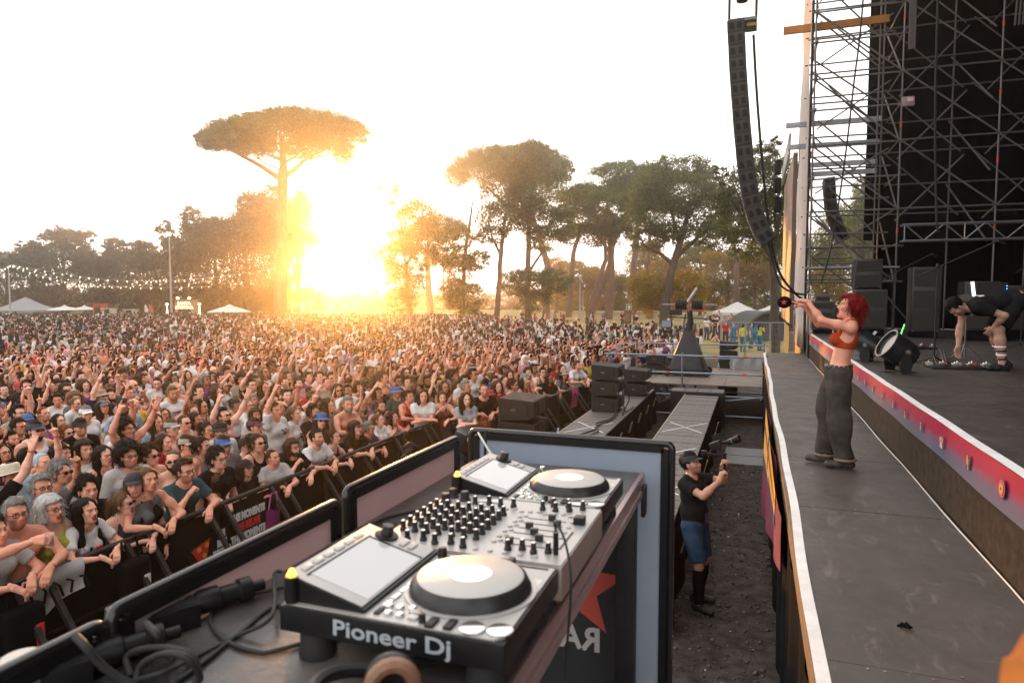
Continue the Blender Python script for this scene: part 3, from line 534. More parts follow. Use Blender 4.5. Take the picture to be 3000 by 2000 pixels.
# drapes, roof and rear of the stage
def drape(u, v, x0, x1, y0, z0, z1): return (x0+(x1-x0)*u, y0+.08*math.sin(u*60)+.05*math.sin(u*23+v*3), z0+(z1-z0)*v)
o = MB().grid(lambda u, v: drape(u, v, 3.18, 16.5, 24.0, 5.3, 16), 160, 4).build('black_drape', m_black, None, 60); tag(o, 'tall black drape hanging behind the scaffold lattice', 'drape')
o = MB().grid(lambda u, v: drape(u, v, 3.5, 16.5, 24.4, ZS, 5.6), 120, 3).build('black_drape', mat('black_cloth_low', (.005, .005, .006), .95, spec=.03), None, 60); tag(o, 'low black drape closing the backstage opening under the truss', 'drape')
struct('stage_wing_floor', MB().box((XE+.02, 21.52, .0), (17, 27, ZS-.01)), m_deck2)
o = MB().box((3.2, -7, 15.7), (17.2, 24.2, 15.9)).build('stage_roof', m_black); tag(o, kind='structure')
o = MB().grid(lambda u, v: (14.8+.08*math.sin(u*80), -7+31*u, ZS+13.1*v), 120, 3).build('rear_drape', m_black, None, 60); tag(o, 'black drape closing the rear of the stage', 'drape')
o = MB().grid(lambda u, v: (1.34+.035*math.sin(u*9+v*7)+.02*math.sin(v*31), 20.9+4.6*u, 2.0+13.8*v), 16, 60).build('scrim', mat('scrim', (.62, .55, .5), .85, noise=.1, nscale=2, transl=.35), None, 60); tag(o, 'pale mesh scrim hung along the outer side of the scaffold tower', 'scrim')
o = MB().grid(lambda u, v: (.95+.02*math.sin(v*9), 21.2+3.4*u, .1+2.6*v), 8, 12).build('canvas_sheet', mat('yellow_canvas', (.62, .40, .14), .85, noise=.1, transl=.3), None, 60); tag(o, 'yellowish canvas sheet standing at the foot of the tower beyond the runway', 'canvas')
# side screen beyond the tower, with its truss frame
ss = thing('side_screen', 'tall brown backed side screen hung from a truss beyond the scaffold tower', 'screen', (0, 0, 0))
MB().box((1.2, 26.3, 2.6), (1.34, 34.2, 8.6)).build('screen_panel', mat('screen_back', (.16, .10, .075), .6, noise=.4, nscale=1.2, stretch=(1, 1, .25)), ss); MB().box((1.36, 26.1, 2.2), (1.5, 26.3, 9.6)).build('frame', m_dark, ss)
for k in range(20): tube_part('web', (1.1, 27+k*.36, 8.7 if k % 2 else 9.4), (1.1, 27.36+k*.36, 9.4 if k % 2 else 8.7), ss, m_galv, .03)
for z_ in (8.7, 9.4): tube_part('chord', (1.1, 27, z_), (1.1, 34.4, z_), ss, m_galv, .04)
for k in range(3): MB().tube([(.9, 33.2-.6*k, 9.6-k*.9), (.86, 33.0-.6*k, 9.0-k*.9)], .14, 10).build('cloth_roll', m_black, ss)
# ---- line arrays
m_la = mat('array_grey', (.042, .04, .038), .7, spec=.25, noise=.2, nscale=9); m_lav = mat('array_vent', (.02, .018, .017), .8, spec=.1); m_lor = mat('array_front', (.10, .08, .07), .6)
def array_box():
    m = MB().box((-.19, -.52, -.145), (.19, .52, .145), bev=.012); a = m.mesh('cabinet', m_la, 40)
    v = MB().prism([(-.05, -.075), (.05, -.075), (.05, .02), (.03, .075), (-.05, .075)], 0, .004, basis((-.09, -.5215, 0), (1, 0, 0), (0, 0, 1), (0, -1, 0))).mesh('vent', m_lav, 40)
    g = MB().box((-.197, -.5, -.13), (-.191, .5, .13)).mesh('grille', m_lor, 40); return a, v, g
_ab = array_box()
def line_array(label, pts, Yv, group='hanging line arrays', sc=1.0):
    p = thing('line_array', label, 'loudspeaker', (0, 0, 0), 0, group); P = [ony(x_, y_, Yv) for x_, y_ in pts]
    for i in range(len(P)-1):
        a, b = P[i], P[i+1]; d = (b-a).normalized(); n = Vector((-d.z, 0, d.x)); n = n if n.x > 0 else -n; c_ = (a+b)/2+n*.19*sc
        M_ = basis(c_, n*sc, Vector((0, 1, 0))*sc, -d*((b-a).length/.30))
        cb = obj('cabinet', _ab[0], p); cb.matrix_local = M_
        for s_ in (0, .17): v = obj('vent', _ab[1], cb); v.location = (s_, 0, 0)
        obj('grille', _ab[2], cb)
    return p, P
zz = [(297, 190), (300, 270), (305, 350), (308, 430), (312, 510), (318, 590), (323, 670), (330, 750), (335, 830), (342, 910), (350, 990), (357, 1075), (367, 1155), (378, 1235), (393, 1310), (410, 1390), (435, 1470), (470, 1552), (520, 1625)]
la, P = line_array('long curved line array of grey cabinets hanging high beside the stage', [(2000+a*.4464, b*.4464) for a, b in zz], 17.6)
MB().box((-.72, 17.2, P[0].z+.0), (-.08, 18.0, P[0].z+.07)).build('fly_frame', m_galvd, la); MB().box((-.3, 17.3, P[0].z-.1), (-.1, 17.35, P[0].z-.03)).build('yellow_bracket', mat('yellow_paint', (.6, .42, .03), .5), la)
for x_ in (-.70, -.10): MB().tube([(x_, 17.3, P[0].z+.05), (x_, 17.3, 15)], .03, 8).build('hoist_chain', m_dark, la)
MB().lathe([(.0, -.02), (.13, 0), (.17, .3), (.17, 1.2), (.1, 1.4)], TR((-.42, 17.5, P[0].z+.55)), 10).build('chain_bag', m_black, la)
cable('black signal cable hanging beside the curved line array into the stage', [ony(2000+465*.4464, 230*.4464, 17.5), ony(2000+478*.4464, 480*.4464, 17.5), ony(2000+500*.4464, 800*.4464, 17.5), ony(2000+535*.4464, 1200*.4464, 17.5), ony(2258, 700, 17.5), ony(2285, 800, 17.8), ony(2330, 860, 18.5), ony(2375, 900, 20), (1.6, 20.5, 2.6)], .03)
cable('second black cable sagging from the line array foot to the tower', [ony(2250, 700, 17.5), ony(2262, 760, 17.6), ony(2290, 838, 18), ony(2350, 862, 19.5), ony(2372, 850, 20.4)], .025)
zz2 = [(860+4*k, 1180+52*k) for k in range(9)]
line_array('second line array hanging beyond the scaffold tower, seen through its tubes', [(2000+a*.4464+28+1.8*max(0, i-3)**1.8, b*.4464) for i, (a, b) in enumerate(zz2)], 30)
# ---- loudspeaker stacks in the pit
m_spk = mat('speaker_paint', (.03, .026, .024), .75, spec=.25, noise=.25, nscale=14, bump=.15, bscale=220)
def spk_parts(w, h, d):
    pr = [(0, .02), (.02, 0), (w-.1, .03), (w, .12*h+.05), (w, h-.06), (w-.02, h-.04), (.0, h)]
    body = MB().prism(pr, 0, d, basis((0, d, 0), (1, 0, 0), (0, 0, 1), (0, -1, 0))).mesh('cabinet', m_spk, 30)
    rec = MB().box((w*.3, -.003, h*.42), (w*.48, .0, h*.6)).mesh('handle_recess', m_lav, 30); bar = MB().box((w*.34, -.006, h*.44), (w*.48, -.0032, h*.55)).mesh('handle', m_galvd, 30)
    slot = MB().box((w*.8, -.004, h*.28), (w*.86, 0, h*.72)).mesh('grip_slot', m_lav, 30); return body, rec, bar, slot
def speaker(label, loc, w, h, d, group):
    p = thing('array_speaker', label, 'loudspeaker', loc, 0, group); b, r_, a, s_ = spk_parts(w, h, d); c_ = obj('cabinet', b, p); obj('handle_recess', r_, c_); obj('handle', a, c_); obj('grip_slot', s_, c_)
    for z_ in (.06, h-.1): MB().box((-.012, .0, z_), (.0, .05, z_+.05)).build('rigging_lug', m_dark, p)
    MB().box((w-.004, d*.3, h*.25), (w+.012, d*.75, h*.75)).build('connector_plate', m_dark, p); return p
for k in range(2): speaker(['lower large black speaker of the pair behind the end panel', 'upper large black speaker of the pair behind the end panel'][k], (-4.52, 12.0, .78+k*.44), .7, .42, .95, 'front fill speakers')
sb = thing('speaker_stand', 'dark box under the pair of large black speakers in the pit', 'stand', (-4.5, 12.0, .004)); MB().box((0, 0, 0), (.66, .9, .77), bev=.01).build('box', m_spk, sb); MB().box((-.01, -.01, .3), (.67, 0, .34)).build('batten', m_dark, sb)
for k in range(3): speaker(['bottom', 'middle', 'top'][k]+' speaker of the stack of three on the slatted platform', (-3.47, 15.25, .925+k*.365), .62, .345, .8, 'front fill speakers')
for k in range(2): speaker(['lower', 'upper'][k]+' speaker of the pair just behind the stack of three', (-3.22, 18.0, .93+k*.36), .62, .34, .8, 'front fill speakers')
for k in range(2): speaker(['lower', 'upper'][k]+' speaker of the pair on the camera platform left of the crane', (-3.25, 22.2, 1.06+k*.33), .58, .31, .7, 'front fill speakers')
for k in range(2): speaker(['lower', 'upper'][k]+' speaker of the pair beyond the camera platform right of the crane', (-1.12, 25.3, 1.32+k*.33), .6, .31, .7, 'front fill speakers')
o = thing('flight_case', 'dark case carrying the pair of speakers beyond the camera platform', 'case', (-1.15, 25.25, .004)); MB().box((0, 0, 0), (.66, .8, 1.31), bev=.01).build('shell', m_spk, o); MB().box((-.006, -.006, .5), (.666, 0, .54)).build('edge_strip', m_galvd, o)
# ---- slatted sub platforms with white tape crosses
m_slat = mat('slat_boards', (.125, .11, .098), .6, noise=.25, nscale=4, stretch=(3, 1, 1)); m_slot = m_lav
def slat_platform(label, x0, x1, y0, y1, zt, tape):
    p = thing('slatted_platform', label, 'platform', (0, 0, 0)); pit = .33; n = int((y1-y0)/pit); rng = random.Random(int(abs(x0)*10))
    b1 = MB().box((0, 0, -.035), (x1-x0, pit-.028, 0)).mesh('board', m_slat); 
    for k in range(n):
        y_ = y0+k*pit; obj('board', b1, p, (x0, y_, zt+rng.uniform(-.003, .003)))
        s_ = (x1-x0)*.16; (MB().box((x0, y_+pit-.028, zt-.03), (x0+s_, y_+pit, zt-.004)) if k % 2 else MB().box((x1-s_*.9, y_+pit-.028, zt-.03), (x1, y_+pit, zt-.004))).build('spacer', m_slat, p)
    MB().box((x0+.02, y0+.02, .004), (x1-.02, y1-.02, zt-.04)).build('carcass', m_black, p); MB().box((x0-.03, y0, zt-.05), (x0-.002, y1, zt+.006)).build('edge_lath', mat('pale_lath', (.35, .27, .18), .7), p)
    MB().grid(lambda u, v: (x1+.02+.03*math.sin(v*60)*u+.05*u, y0+(y1-y0)*v, zt-.01-(zt-.02)*u), 3, 120).build('cloth_skirt', m_black, p, 60)
    for k in range(7): y_ = y0+1.0+k*1.25; MB().prism([(0, 0), (.24, -.0), (.16, .22), (.04, .2)], 0, .018, basis((x1+.09, y_, zt-.33), (0, 1, 0), (.25, 0, 1), (1, 0, -.25))).build('wood_wedge', m_wood, p)
    for a, b in tape:
        a = Vector((*a, zt+.008)); b = Vector((*b, zt+.008)); d = (b-a).normalized(); q = Vector((-d.y, d.x, 0))*.016; MB().add([a-q, a+q, b+q, b-q], [(0, 1, 2, 3)]).build('white_tape', m_white, p, None)
    return p
slat_platform('slatted grey platform under the stack of three speakers', -3.5, -2.62, 10.0, 19.6, .92, [((-3.45, 13.9), (-2.7, 12.9)), ((-3.42, 12.7), (-2.72, 14.0))])
slat_platform('slatted grey platform running toward the camera crane beside the gravel lane', -1.70, -.84, 7.0, 19.0, .90, [((-1.62, 14.6), (-.9, 13.6)), ((-1.66, 13.5), (-.88, 14.7)), ((-1.6, 11.2), (-.9, 12.2)), ((-1.5, 10.0), (-.9, 9.2)), ((-1.6, 8.6), (-.95, 9.6))])
o = thing('end_block', 'dark block with pale top at the far end of the slatted platform', 'block', (-2.12, 19.05, .004)); MB().box((0, 0, 0), (1.42, .7, .95), bev=.01).build('body', m_spk, o); [MB().box((.01+.35*k, .01, .95), (.34+.35*k, .69, .97)).build('board', m_slat, o) for k in range(4)]
for i, pts in enumerate([[(-3.1, 12.4, .94), (-2.9, 13.2, .94), (-3.0, 13.7, .95), (-2.85, 14.4, .94), (-2.88, 15.2, 1.0), (-2.84, 15.3, 1.5)], [(-2.95, 12.2, .94), (-2.8, 12.9, .95), (-2.95, 13.4, .94), (-2.8, 14.2, .94), (-2.83, 15.1, .94)], [(-2.84, 15.6, 1.9), (-2.78, 15.4, 1.4), (-2.7, 15.3, .97), (-2.66, 16.2, .94)], [(-2.83, 15.7, 1.6), (-2.7, 15.8, 1.2), (-2.75, 15.4, .95), (-2.68, 14.9, .94)]]):
    cable(['white and black cable wandering over the slatted platform', 'black cable lying on the slatted platform before the speaker stack', 'black cable dangling from the top speaker of the stack', 'tangled black cable at the foot of the speaker stack'][i], pts, .014)
# ---- camera platform with tube rails and crane
cp = thing('camera_platform', 'low plywood camera platform with scaffold tube railing across the pit', 'platform', (0, 0, 0)); m_ply = mat('pale_ply', (.19, .15, .12), .6, noise=.25, nscale=3)
for k in range(4):
    for j in range(2): MB().box((-3.95+k*1.07, 20.05+j*2.4, 1.02), (-2.89+k*1.07, 22.44+j*2.4, 1.05)).build('deck_board', m_ply, cp)
m_bl = mat('blue_steel', (.22, .26, .31), .4, .7, noise=.2)
for X_ in (-4.0, -1.9, .36):
    for y_ in (20.0, 24.9): tube_part('post', (X_, y_, .01), (X_, y_, 1.95), cp, m_bl, .027); MB().box((X_-.09, y_-.09, .004), (X_+.09, y_+.09, .012)).build('base_plate', m_bl, cp)
for y_ in (19.97, 24.93):
    for z_ in (.2, .75, 1.38, 1.87): tube_part('rail', (-4.15, y_, z_), (.5, y_, z_), cp, m_bl, .026)
for X_ in (-4.03, .39):
    for z_ in (.2, .75, 1.4, 1.85): tube_part('rail', (X_, 19.8, z_), (X_, 25.1, z_), cp, m_bl, .026)
tube_part('brace', (.33, 19.94, .78), (-.9, 19.94, .6), cp, m_bl); 
for x_ in (-1.0, -2.7, -.2): obj('red_band', _rm, cp).matrix_local = TR((x_, 19.97, 1.87), (0, PI/2, 0))
for x_ in (-.2, -2.3): obj('red_band', _rm, cp).matrix_local = TR((x_, 19.97, 1.38), (0, PI/2, 0))
o = MB().grid(lambda u, v: (-.75+1.05*u+.02*math.sin(v*11), 24.7+.05*math.sin(u*17)*v, 1.06+.45*v), 20, 6).build('grey_tarpaulin', mat('tarp', (.33, .34, .36), .5, noise=.15), None, 60); tag(o, 'grey tarpaulin hung on the far railing of the camera platform', 'tarpaulin')
cr = thing('camera_crane', 'black draped camera crane with stacked counterweights on the plywood platform', 'camera crane', (-1.95, 22.4, 1.055))
def pyr(u, v):
    a = 2*PI*u; w = .5*(1-v)**.9+.09; sq = 1/max(abs(math.cos(a)), abs(math.sin(a)))**.8; return (w*sq*math.cos(a)*(1+.06*math.sin(9*a)*(1-v)), w*.8*sq*math.sin(a), .22+1.3*v)
MB().grid(pyr, 48, 12).build('cover', mat('crane_cover', (.018, .018, .02), .55, noise=.3), cr, 60)
for x_, y_ in ((-.6, -.5), (.6, -.5), (-.6, .5), (.6, .5)):
    w_ = obj('wheel', MB().lathe([(.05, -.05), (.115, -.05), (.125, -.03), (.125, .03), (.115, .05), (.05, .05)], TR((x_, y_, .127), (PI/2, 0, 0)), 18).mesh('wheel', m_rub, 40), cr); MB().lathe([(.0, -.052), (.05, -.055), (.05, .055), (.0, .052)], TR((x_, y_, .127), (PI/2, 0, 0)), 12).build('hub', m_galvd, w_)
MB().box((-.62, -.55, .12), (.62, -.45, .22)).box((-.62, .45, .12), (.62, .55, .22)).box((-.06, -.5, .1), (.06, .5, .2)).build('dolly_frame', m_dark, cr)
MB().tube([(.0, 0, 1.4), (.05, 0, 1.75), (.02, 0, 2.05)], [.13, .1, .08], 10).build('pedestal', m_dark, cr); MB().tube([(-.1, -.1, 1.2), (-.16, -.1, 1.6), (-.1, -.05, 1.95)], .035, 8).build('hose', mat('blue_hose', (.05, .08, .12), .5), cr)
for s_ in (-1, 1):
    for k in range(5): MB().lathe([(.03, 0), (.15, .005), (.165, .03), (.15, .055), (.03, .06)], TR((s_*(.08+k*.07), -.02, 2.24), (0, PI/2*s_, 0)), 20).build('counterweight', m_rub, cr)
m_os = mat('orange_strap', (.75, .12, .03), .6); MB().tube([(-.5, 0, 2.22), (-.42, 0, 2.05), (0, 0, 2.0), (.42, 0, 2.05), (.5, 0, 2.22)], .02, 8).tube([(0, -.12, 2.0), (0, -.16, 2.2), (0, -.1, 2.38)], .014, 6).build('strap', m_os, cr)
tube_part('bar', (-.85, 0, 2.24), (.85, 0, 2.24), cr, m_galv, .02); tube_part('boom', (-.05, -.1, 2.3), (.2, .4, 2.75), cr, m_galv, .05); tube_part('arm', (-.65, -.2, 1.85), (.6, -.2, 1.8), cr, m_dark, .015)
mo = MB().box((-.85, -.25, 1.5), (-.5, -.2, 1.75), bev=.008).build('monitor', m_dark, cr); MB().box((-.82, -.253, 1.53), (-.53, -.251, 1.73)).build('monitor_screen', mat('lit_screen', (.25, .3, .33), .2), mo)
MB().box((-.6, -.2, 1.92), (-.2, -.12, 2.08), bev=.01).build('control_box', m_dark, cr)
# ---- crowd barriers
m_bar = mat('barrier_black', (.018, .016, .015), .55, .2, spec=.3, noise=.5, nscale=7, col2=(.06, .05, .045)); m_mesh = mat('barrier_sheet', (.010, .009, .0085), .7, .0, spec=.2, noise=.35, nscale=120)
def barrier_meshes():
    d = {}
    d['sheet'] = MB().box((.03, -.006, .06), (.97, .0, 1.12)).mesh('sheet', m_mesh); t = MB(); t.tube([(.0, 0, 1.165), (1.0, 0, 1.165)], .03, 10); d['top_rail'] = t.mesh('top_rail', m_bar, 40)
    d['upright'] = MB().box((-.022, -.02, .05), (.022, .02, 1.15)).mesh('upright', m_bar); d['brace'] = MB().box((-.022, -.022, 0), (.022, .022, 1.36), bev=.003).mesh('brace', m_bar)
    d['mid_rail'] = MB().box((.03, -.022, .60), (.97, .012, .63)).mesh('mid_rail', m_bar); d['foot_plate'] = MB().box((.02, -.85, .004), (.98, .9, .03)).mesh('foot_plate', m_bar); d['step'] = MB().box((.1, -.36, .34), (.9, -.05, .37)).mesh('step', m_bar); return d
_bm = barrier_meshes()
def barrier(label, a, b, group):
    a = Vector((*a, 0)); b = Vector((*b, 0)); L_ = (b-a).length; rz = math.atan2(b.y-a.y, b.x-a.x); p = thing('crowd_barrier', label, 'barrier', a, rz, group); p.scale = (L_, 1, 1)   # local -y is the pit side
    for k in ('sheet', 'top_rail', 'mid_rail', 'foot_plate', 'step'): obj(k, _bm[k], p)
    for x_ in (.03, .97): obj('upright', _bm['upright'], p, (x_, 0, 0))
    for x_ in (.12, .88): o = obj('brace', _bm['brace'], p, (x_, -.8, .03)); o.rotation_euler = (R(-35.2), 0, 0)
    return p
BAR = [(-5.75, 2.9+1.06*i) for i in range(10)]
NTH = ['first', 'second', 'third', 'fourth', 'fifth', 'sixth', 'seventh', 'eighth', 'ninth', 'tenth', 'eleventh', 'twelfth', 'thirteenth', 'fourteenth', 'fifteenth', 'sixteenth']
for i in range(9): barrier(NTH[i]+' black barrier section from the left in the near run', BAR[i], BAR[i+1], 'near crowd barriers')
barrier('black barrier section turning across the pit before the large speakers', (-5.78, 12.5), (-4.85, 12.62), 'cross barrier')
fb = [(-4.85+1.95*t, 12.7+17.8*t) for t in [i/16 for i in range(17)]]
for i in range(16): barrier(NTH[i]+' black barrier section of the far run, counted from the near end', fb[i], fb[i+1], 'far crowd barriers')
# ================================================================ trees and far things
def leaf_mat(name, c, c2, tl=.5):
    m = attr_mat(name, .6, transl=tl, spec=.25); return m
m_leaf = leaf_mat('leaves', None, None); m_pineleaf = attr_mat('needles', .65, transl=.42, spec=.2)
m_bark = mat('bark', (.12, .075, .05), .9, noise=.4, nscale=3, bump=.6, bscale=12, stretch=(1, 1, .3)); m_barkd = mat('bark_dark', (.055, .04, .03), .9, noise=.4, nscale=3, bump=.6, bscale=12, stretch=(1, 1, .3))
TRI = 0
def crown(lobes, dep, leafpx, cov, cols, clump=.16, flat=1.0, seed=0, gap=0.0, per=26):
    """leaf triangles in clumps through the lobes' shells; lobes are (x, y, half width, half height) seen at depth dep"""
    rng = np.random.default_rng(seed); s = dep/FPX; Vs, Cs = [], []; rt_ = np.array(_rt); fw_ = np.array((_fw.x, _fw.y, 0)); fw_ /= np.linalg.norm(fw_)
    for lb in lobes:
        x_, y_, a, b = lb[:4]; c0 = np.array(far(x_, y_, dep+(lb[4] if len(lb) > 4 else 0))); n = int(cov*PI*a*b/(leafpx**2*.5)); nc = max(7, int(n/per))
        d = rng.normal(size=(nc, 3)); d /= np.linalg.norm(d, axis=1)[:, None]; rr = rng.uniform(.25, 1, nc)**.42
        d[:, 2] = np.where((d[:, 2] < 0) & (rng.random(nc) < .5*flat), -d[:, 2]*.8, d[:, 2])
        cc = d*rr[:, None]; cw = rng.uniform(.6, 1.5, nc)*clump*min(a, b)*s*1.6
        if gap: keep = np.sin(cc[:, 0]*5+seed)+np.sin(cc[:, 1]*6+1)+np.sin(cc[:, 2]*5+2*seed) > -3+gap*3; cc = cc[keep]; cw = cw[keep]; nc = len(cc)
        k = rng.integers(0, nc, n); q = cc[k]*np.array([a*s, a*s*.8, b*s]); off = rng.normal(size=(n, 3)); off /= (np.linalg.norm(off, axis=1)[:, None]+1e-6); off *= (rng.uniform(0, 1, n)**.4*cw[k])[:, None]*np.array([1.25, 1.25, .75])
        q = q+off; P = c0+q[:, :1]*rt_+q[:, 1:2]*fw_+q[:, 2:]*np.array([0, 0, 1.])
        P[:, 2] = np.maximum(P[:, 2], .15)
        u = rng.normal(size=(n, 3)); u /= np.linalg.norm(u, axis=1)[:, None]; v = rng.normal(size=(n, 3)); v -= (u*v).sum(1)[:, None]*u; v /= np.linalg.norm(v, axis=1)[:, None]
        L_ = leafpx*s*rng.uniform(.6, 1.5, n)[:, None]; Vs.append(np.stack([P-u*L_*.55, P+u*L_*.35+v*L_*.4, P+u*L_*.3-v*L_*.5], 1).reshape(-1, 3))
        tone = rng.uniform(.7, 1.35, nc)[k]*rng.uniform(.85, 1.15, n); w = (rng.random(nc)[k])[:, None]; col = (np.array(cols[0])*(1-w)+np.array(cols[1])*w)*tone[:, None]; Cs.append(np.repeat(col, 3, 0))
    V = np.concatenate(Vs); return V, np.arange(len(V)).reshape(-1, 3), np.concatenate(Cs)
def tree(name, label, dep, lobes, limbs, leafpx=4.5, cov=5.5, cols=((.05, .065, .015), (.10, .10, .025)), bark=None, mt=None, seed=0, clump=.16, flat=1.0, gap=0.0, group=None, cat_='tree'):
    b0 = onz(limbs[0][0][0], limbs[0][0][1], 0) if False else far(limbs[0][0][0], limbs[0][0][1], dep); t = thing(name, label, cat_, (b0.x, b0.y, 0), 0, group); off = Vector((b0.x, b0.y, 0)); s = dep/FPX; rng = random.Random(seed)
    for i, lm in enumerate(limbs):          # (x, y, radius px, sideways depth m)
        pts = []; rs = []
        for j, q in enumerate(lm):
            p = far(q[0], q[1], dep+(q[3] if len(q) > 3 else 0))-off
            if i == 0 and j == 0: p.z = -.05
            pts.append(p); rs.append(q[2]*s*.76)
        P = [];
        for j in range(len(pts)-1):
            for k in range(3): f = k/3; P.append((pts[j].lerp(pts[j+1], f)+Vector((rng.uniform(-1, 1), rng.uniform(-1, 1), 0))*rs[j]*.18*(1 if k else 0), rs[j]*(1-f)+rs[j+1]*f))
        P.append((pts[-1], rs[-1])); m = MB().tube([p for p, _ in P], [r_ for _, r_ in P], 9); m.build('trunk' if i == 0 else 'limb', bark or m_bark, t, 60)
    pine = mt is m_pineleaf; V, Q, c_ = crown(lobes, dep, leafpx*(.86 if pine else 1), cov*(.85 if pine else .92), cols, clump*(1.05 if pine else 1), flat, seed, gap, 75 if pine else 34); V = V-np.array(off); obj('crown', np_mesh('crown', V, Q, mt or m_leaf, False, c_), t)
    return t
PINE = ((.055, .105, .012), (.12, .165, .02)); OAK = ((.07, .11, .018), (.17, .19, .035)); SUNLIT_GOLD = ((.20, .14, .015), (.36, .24, .025)); DARK = ((.04, .048, .015), (.07, .075, .02)); GREY = ((.085, .105, .03), (.16, .165, .055))  # the golden pair has low sunlight put into the leaf colour
tree('umbrella_pine', 'huge umbrella pine with wide flat crown rising alone left of the sun', 80,
     [(830, 400, 150, 70), (700, 405, 110, 48), (620, 410, 55, 30), (960, 390, 105, 62), (1035, 395, 48, 36), (880, 360, 110, 45), (760, 365, 90, 35), (985, 440, 55, 32), (1000, 462, 26, 20), (640, 425, 60, 25), (740, 435, 80, 28), (900, 435, 80, 28), (830, 345, 80, 28), (680, 385, 70, 35), (1010, 385, 50, 40)],
     [[(822, 960, 26), (824, 760, 22), (826, 640, 19), (828, 530, 21), (830, 470, 13), (826, 400, 8)], [(826, 528, 11), (770, 490, 9, -1), (715, 460, 7, -2), (650, 425, 3, -3)], [(832, 520, 12), (875, 485, 8, 1), (905, 460, 6, 2), (950, 440, 3, 2)], [(830, 470, 6), (780, 452, 4, 2), (730, 430, 2, 3)], [(830, 478, 5), (860, 462, 4, -2), (900, 462, 3, -3), (940, 468, 2, -3)], [(826, 500, 4), (775, 478, 3), (745, 455, 2)]], 4.2, 7.5, PINE, m_bark, m_pineleaf, 1, .22, .9)
# tree line on the left, each crown its own tree
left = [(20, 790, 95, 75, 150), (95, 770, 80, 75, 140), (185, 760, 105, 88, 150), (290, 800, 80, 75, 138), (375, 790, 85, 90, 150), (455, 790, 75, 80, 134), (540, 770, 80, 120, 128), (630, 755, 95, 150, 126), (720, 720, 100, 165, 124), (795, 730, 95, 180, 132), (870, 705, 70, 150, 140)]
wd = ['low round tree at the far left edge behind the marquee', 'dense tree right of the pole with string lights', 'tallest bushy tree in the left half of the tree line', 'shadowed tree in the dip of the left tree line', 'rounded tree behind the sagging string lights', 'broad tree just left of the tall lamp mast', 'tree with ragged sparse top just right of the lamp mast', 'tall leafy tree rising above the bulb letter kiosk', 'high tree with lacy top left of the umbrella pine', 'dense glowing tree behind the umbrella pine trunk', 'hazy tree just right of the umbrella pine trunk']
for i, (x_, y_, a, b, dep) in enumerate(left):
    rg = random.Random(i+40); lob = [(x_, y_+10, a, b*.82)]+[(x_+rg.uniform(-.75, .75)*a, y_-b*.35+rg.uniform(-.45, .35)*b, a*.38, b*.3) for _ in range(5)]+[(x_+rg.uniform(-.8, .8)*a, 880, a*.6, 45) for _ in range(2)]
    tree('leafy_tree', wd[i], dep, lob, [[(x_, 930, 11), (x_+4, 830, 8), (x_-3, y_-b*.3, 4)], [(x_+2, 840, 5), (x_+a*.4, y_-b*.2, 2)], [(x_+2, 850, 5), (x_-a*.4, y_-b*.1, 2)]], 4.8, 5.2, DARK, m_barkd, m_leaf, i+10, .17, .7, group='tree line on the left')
# pines and oaks right of the sun
tree('umbrella_pine', 'umbrella pine with rounded crown at the right edge of the sun glare', 118, [(1290, 665, 75, 42), (1230, 690, 60, 42), (1190, 720, 40, 30), (1330, 680, 45, 30)], [[(1262, 930, 13), (1255, 800, 11), (1248, 735, 8), (1270, 690, 5)], [(1250, 750, 6), (1210, 720, 3)]], 4, 6, PINE, m_bark, m_pineleaf, 31, .22)
tree('umbrella_pine', 'tall umbrella pine with the widest crown behind the ivy clad trees', 112, [(1400, 500, 100, 48), (1510, 490, 120, 60), (1590, 530, 75, 70), (1340, 520, 45, 30), (1640, 500, 40, 50), (1450, 460, 90, 32), (1560, 450, 70, 26)], [[(1600, 930, 16), (1605, 780, 13), (1560, 640, 10), (1500, 540, 6)], [(1560, 650, 8), (1470, 590, 6), (1410, 530, 3)], [(1590, 700, 8), (1640, 600, 5)]], 4, 7, PINE, m_bark, m_pineleaf, 32, .22)
tree('umbrella_pine', 'far low umbrella pine seen under the branches left of centre', 170, [(1290, 770, 60, 20), (1370, 780, 40, 18)], [[(1300, 920, 5), (1298, 780, 4)]], 3.6, 6, PINE, m_bark, m_pineleaf, 33, .25)
tree('umbrella_pine', 'broad dark umbrella pine in the middle of the right grove', 108, [(1770, 590, 130, 55), (1700, 580, 70, 45), (1860, 560, 90, 60), (1820, 510, 100, 35), (1930, 530, 70, 45)], [[(1782, 935, 17), (1790, 780, 14), (1790, 680, 10), (1780, 600, 6)], [(1790, 720, 8), (1840, 640, 4)], [(1788, 740, 8), (1720, 650, 4)]], 4, 7.5, PINE, m_bark, m_pineleaf, 34, .22)
tree('umbrella_pine', 'lower dark flat crowned pine leaning under the broad one', 104, [(1720, 690, 90, 40), (1800, 680, 60, 38), (1690, 680, 40, 24)], [[(1722, 935, 13), (1745, 850, 11), (1775, 760, 8), (1770, 700, 5)]], 4, 8, ((.04, .055, .012), (.07, .085, .02)), m_bark, m_pineleaf, 35, .22)
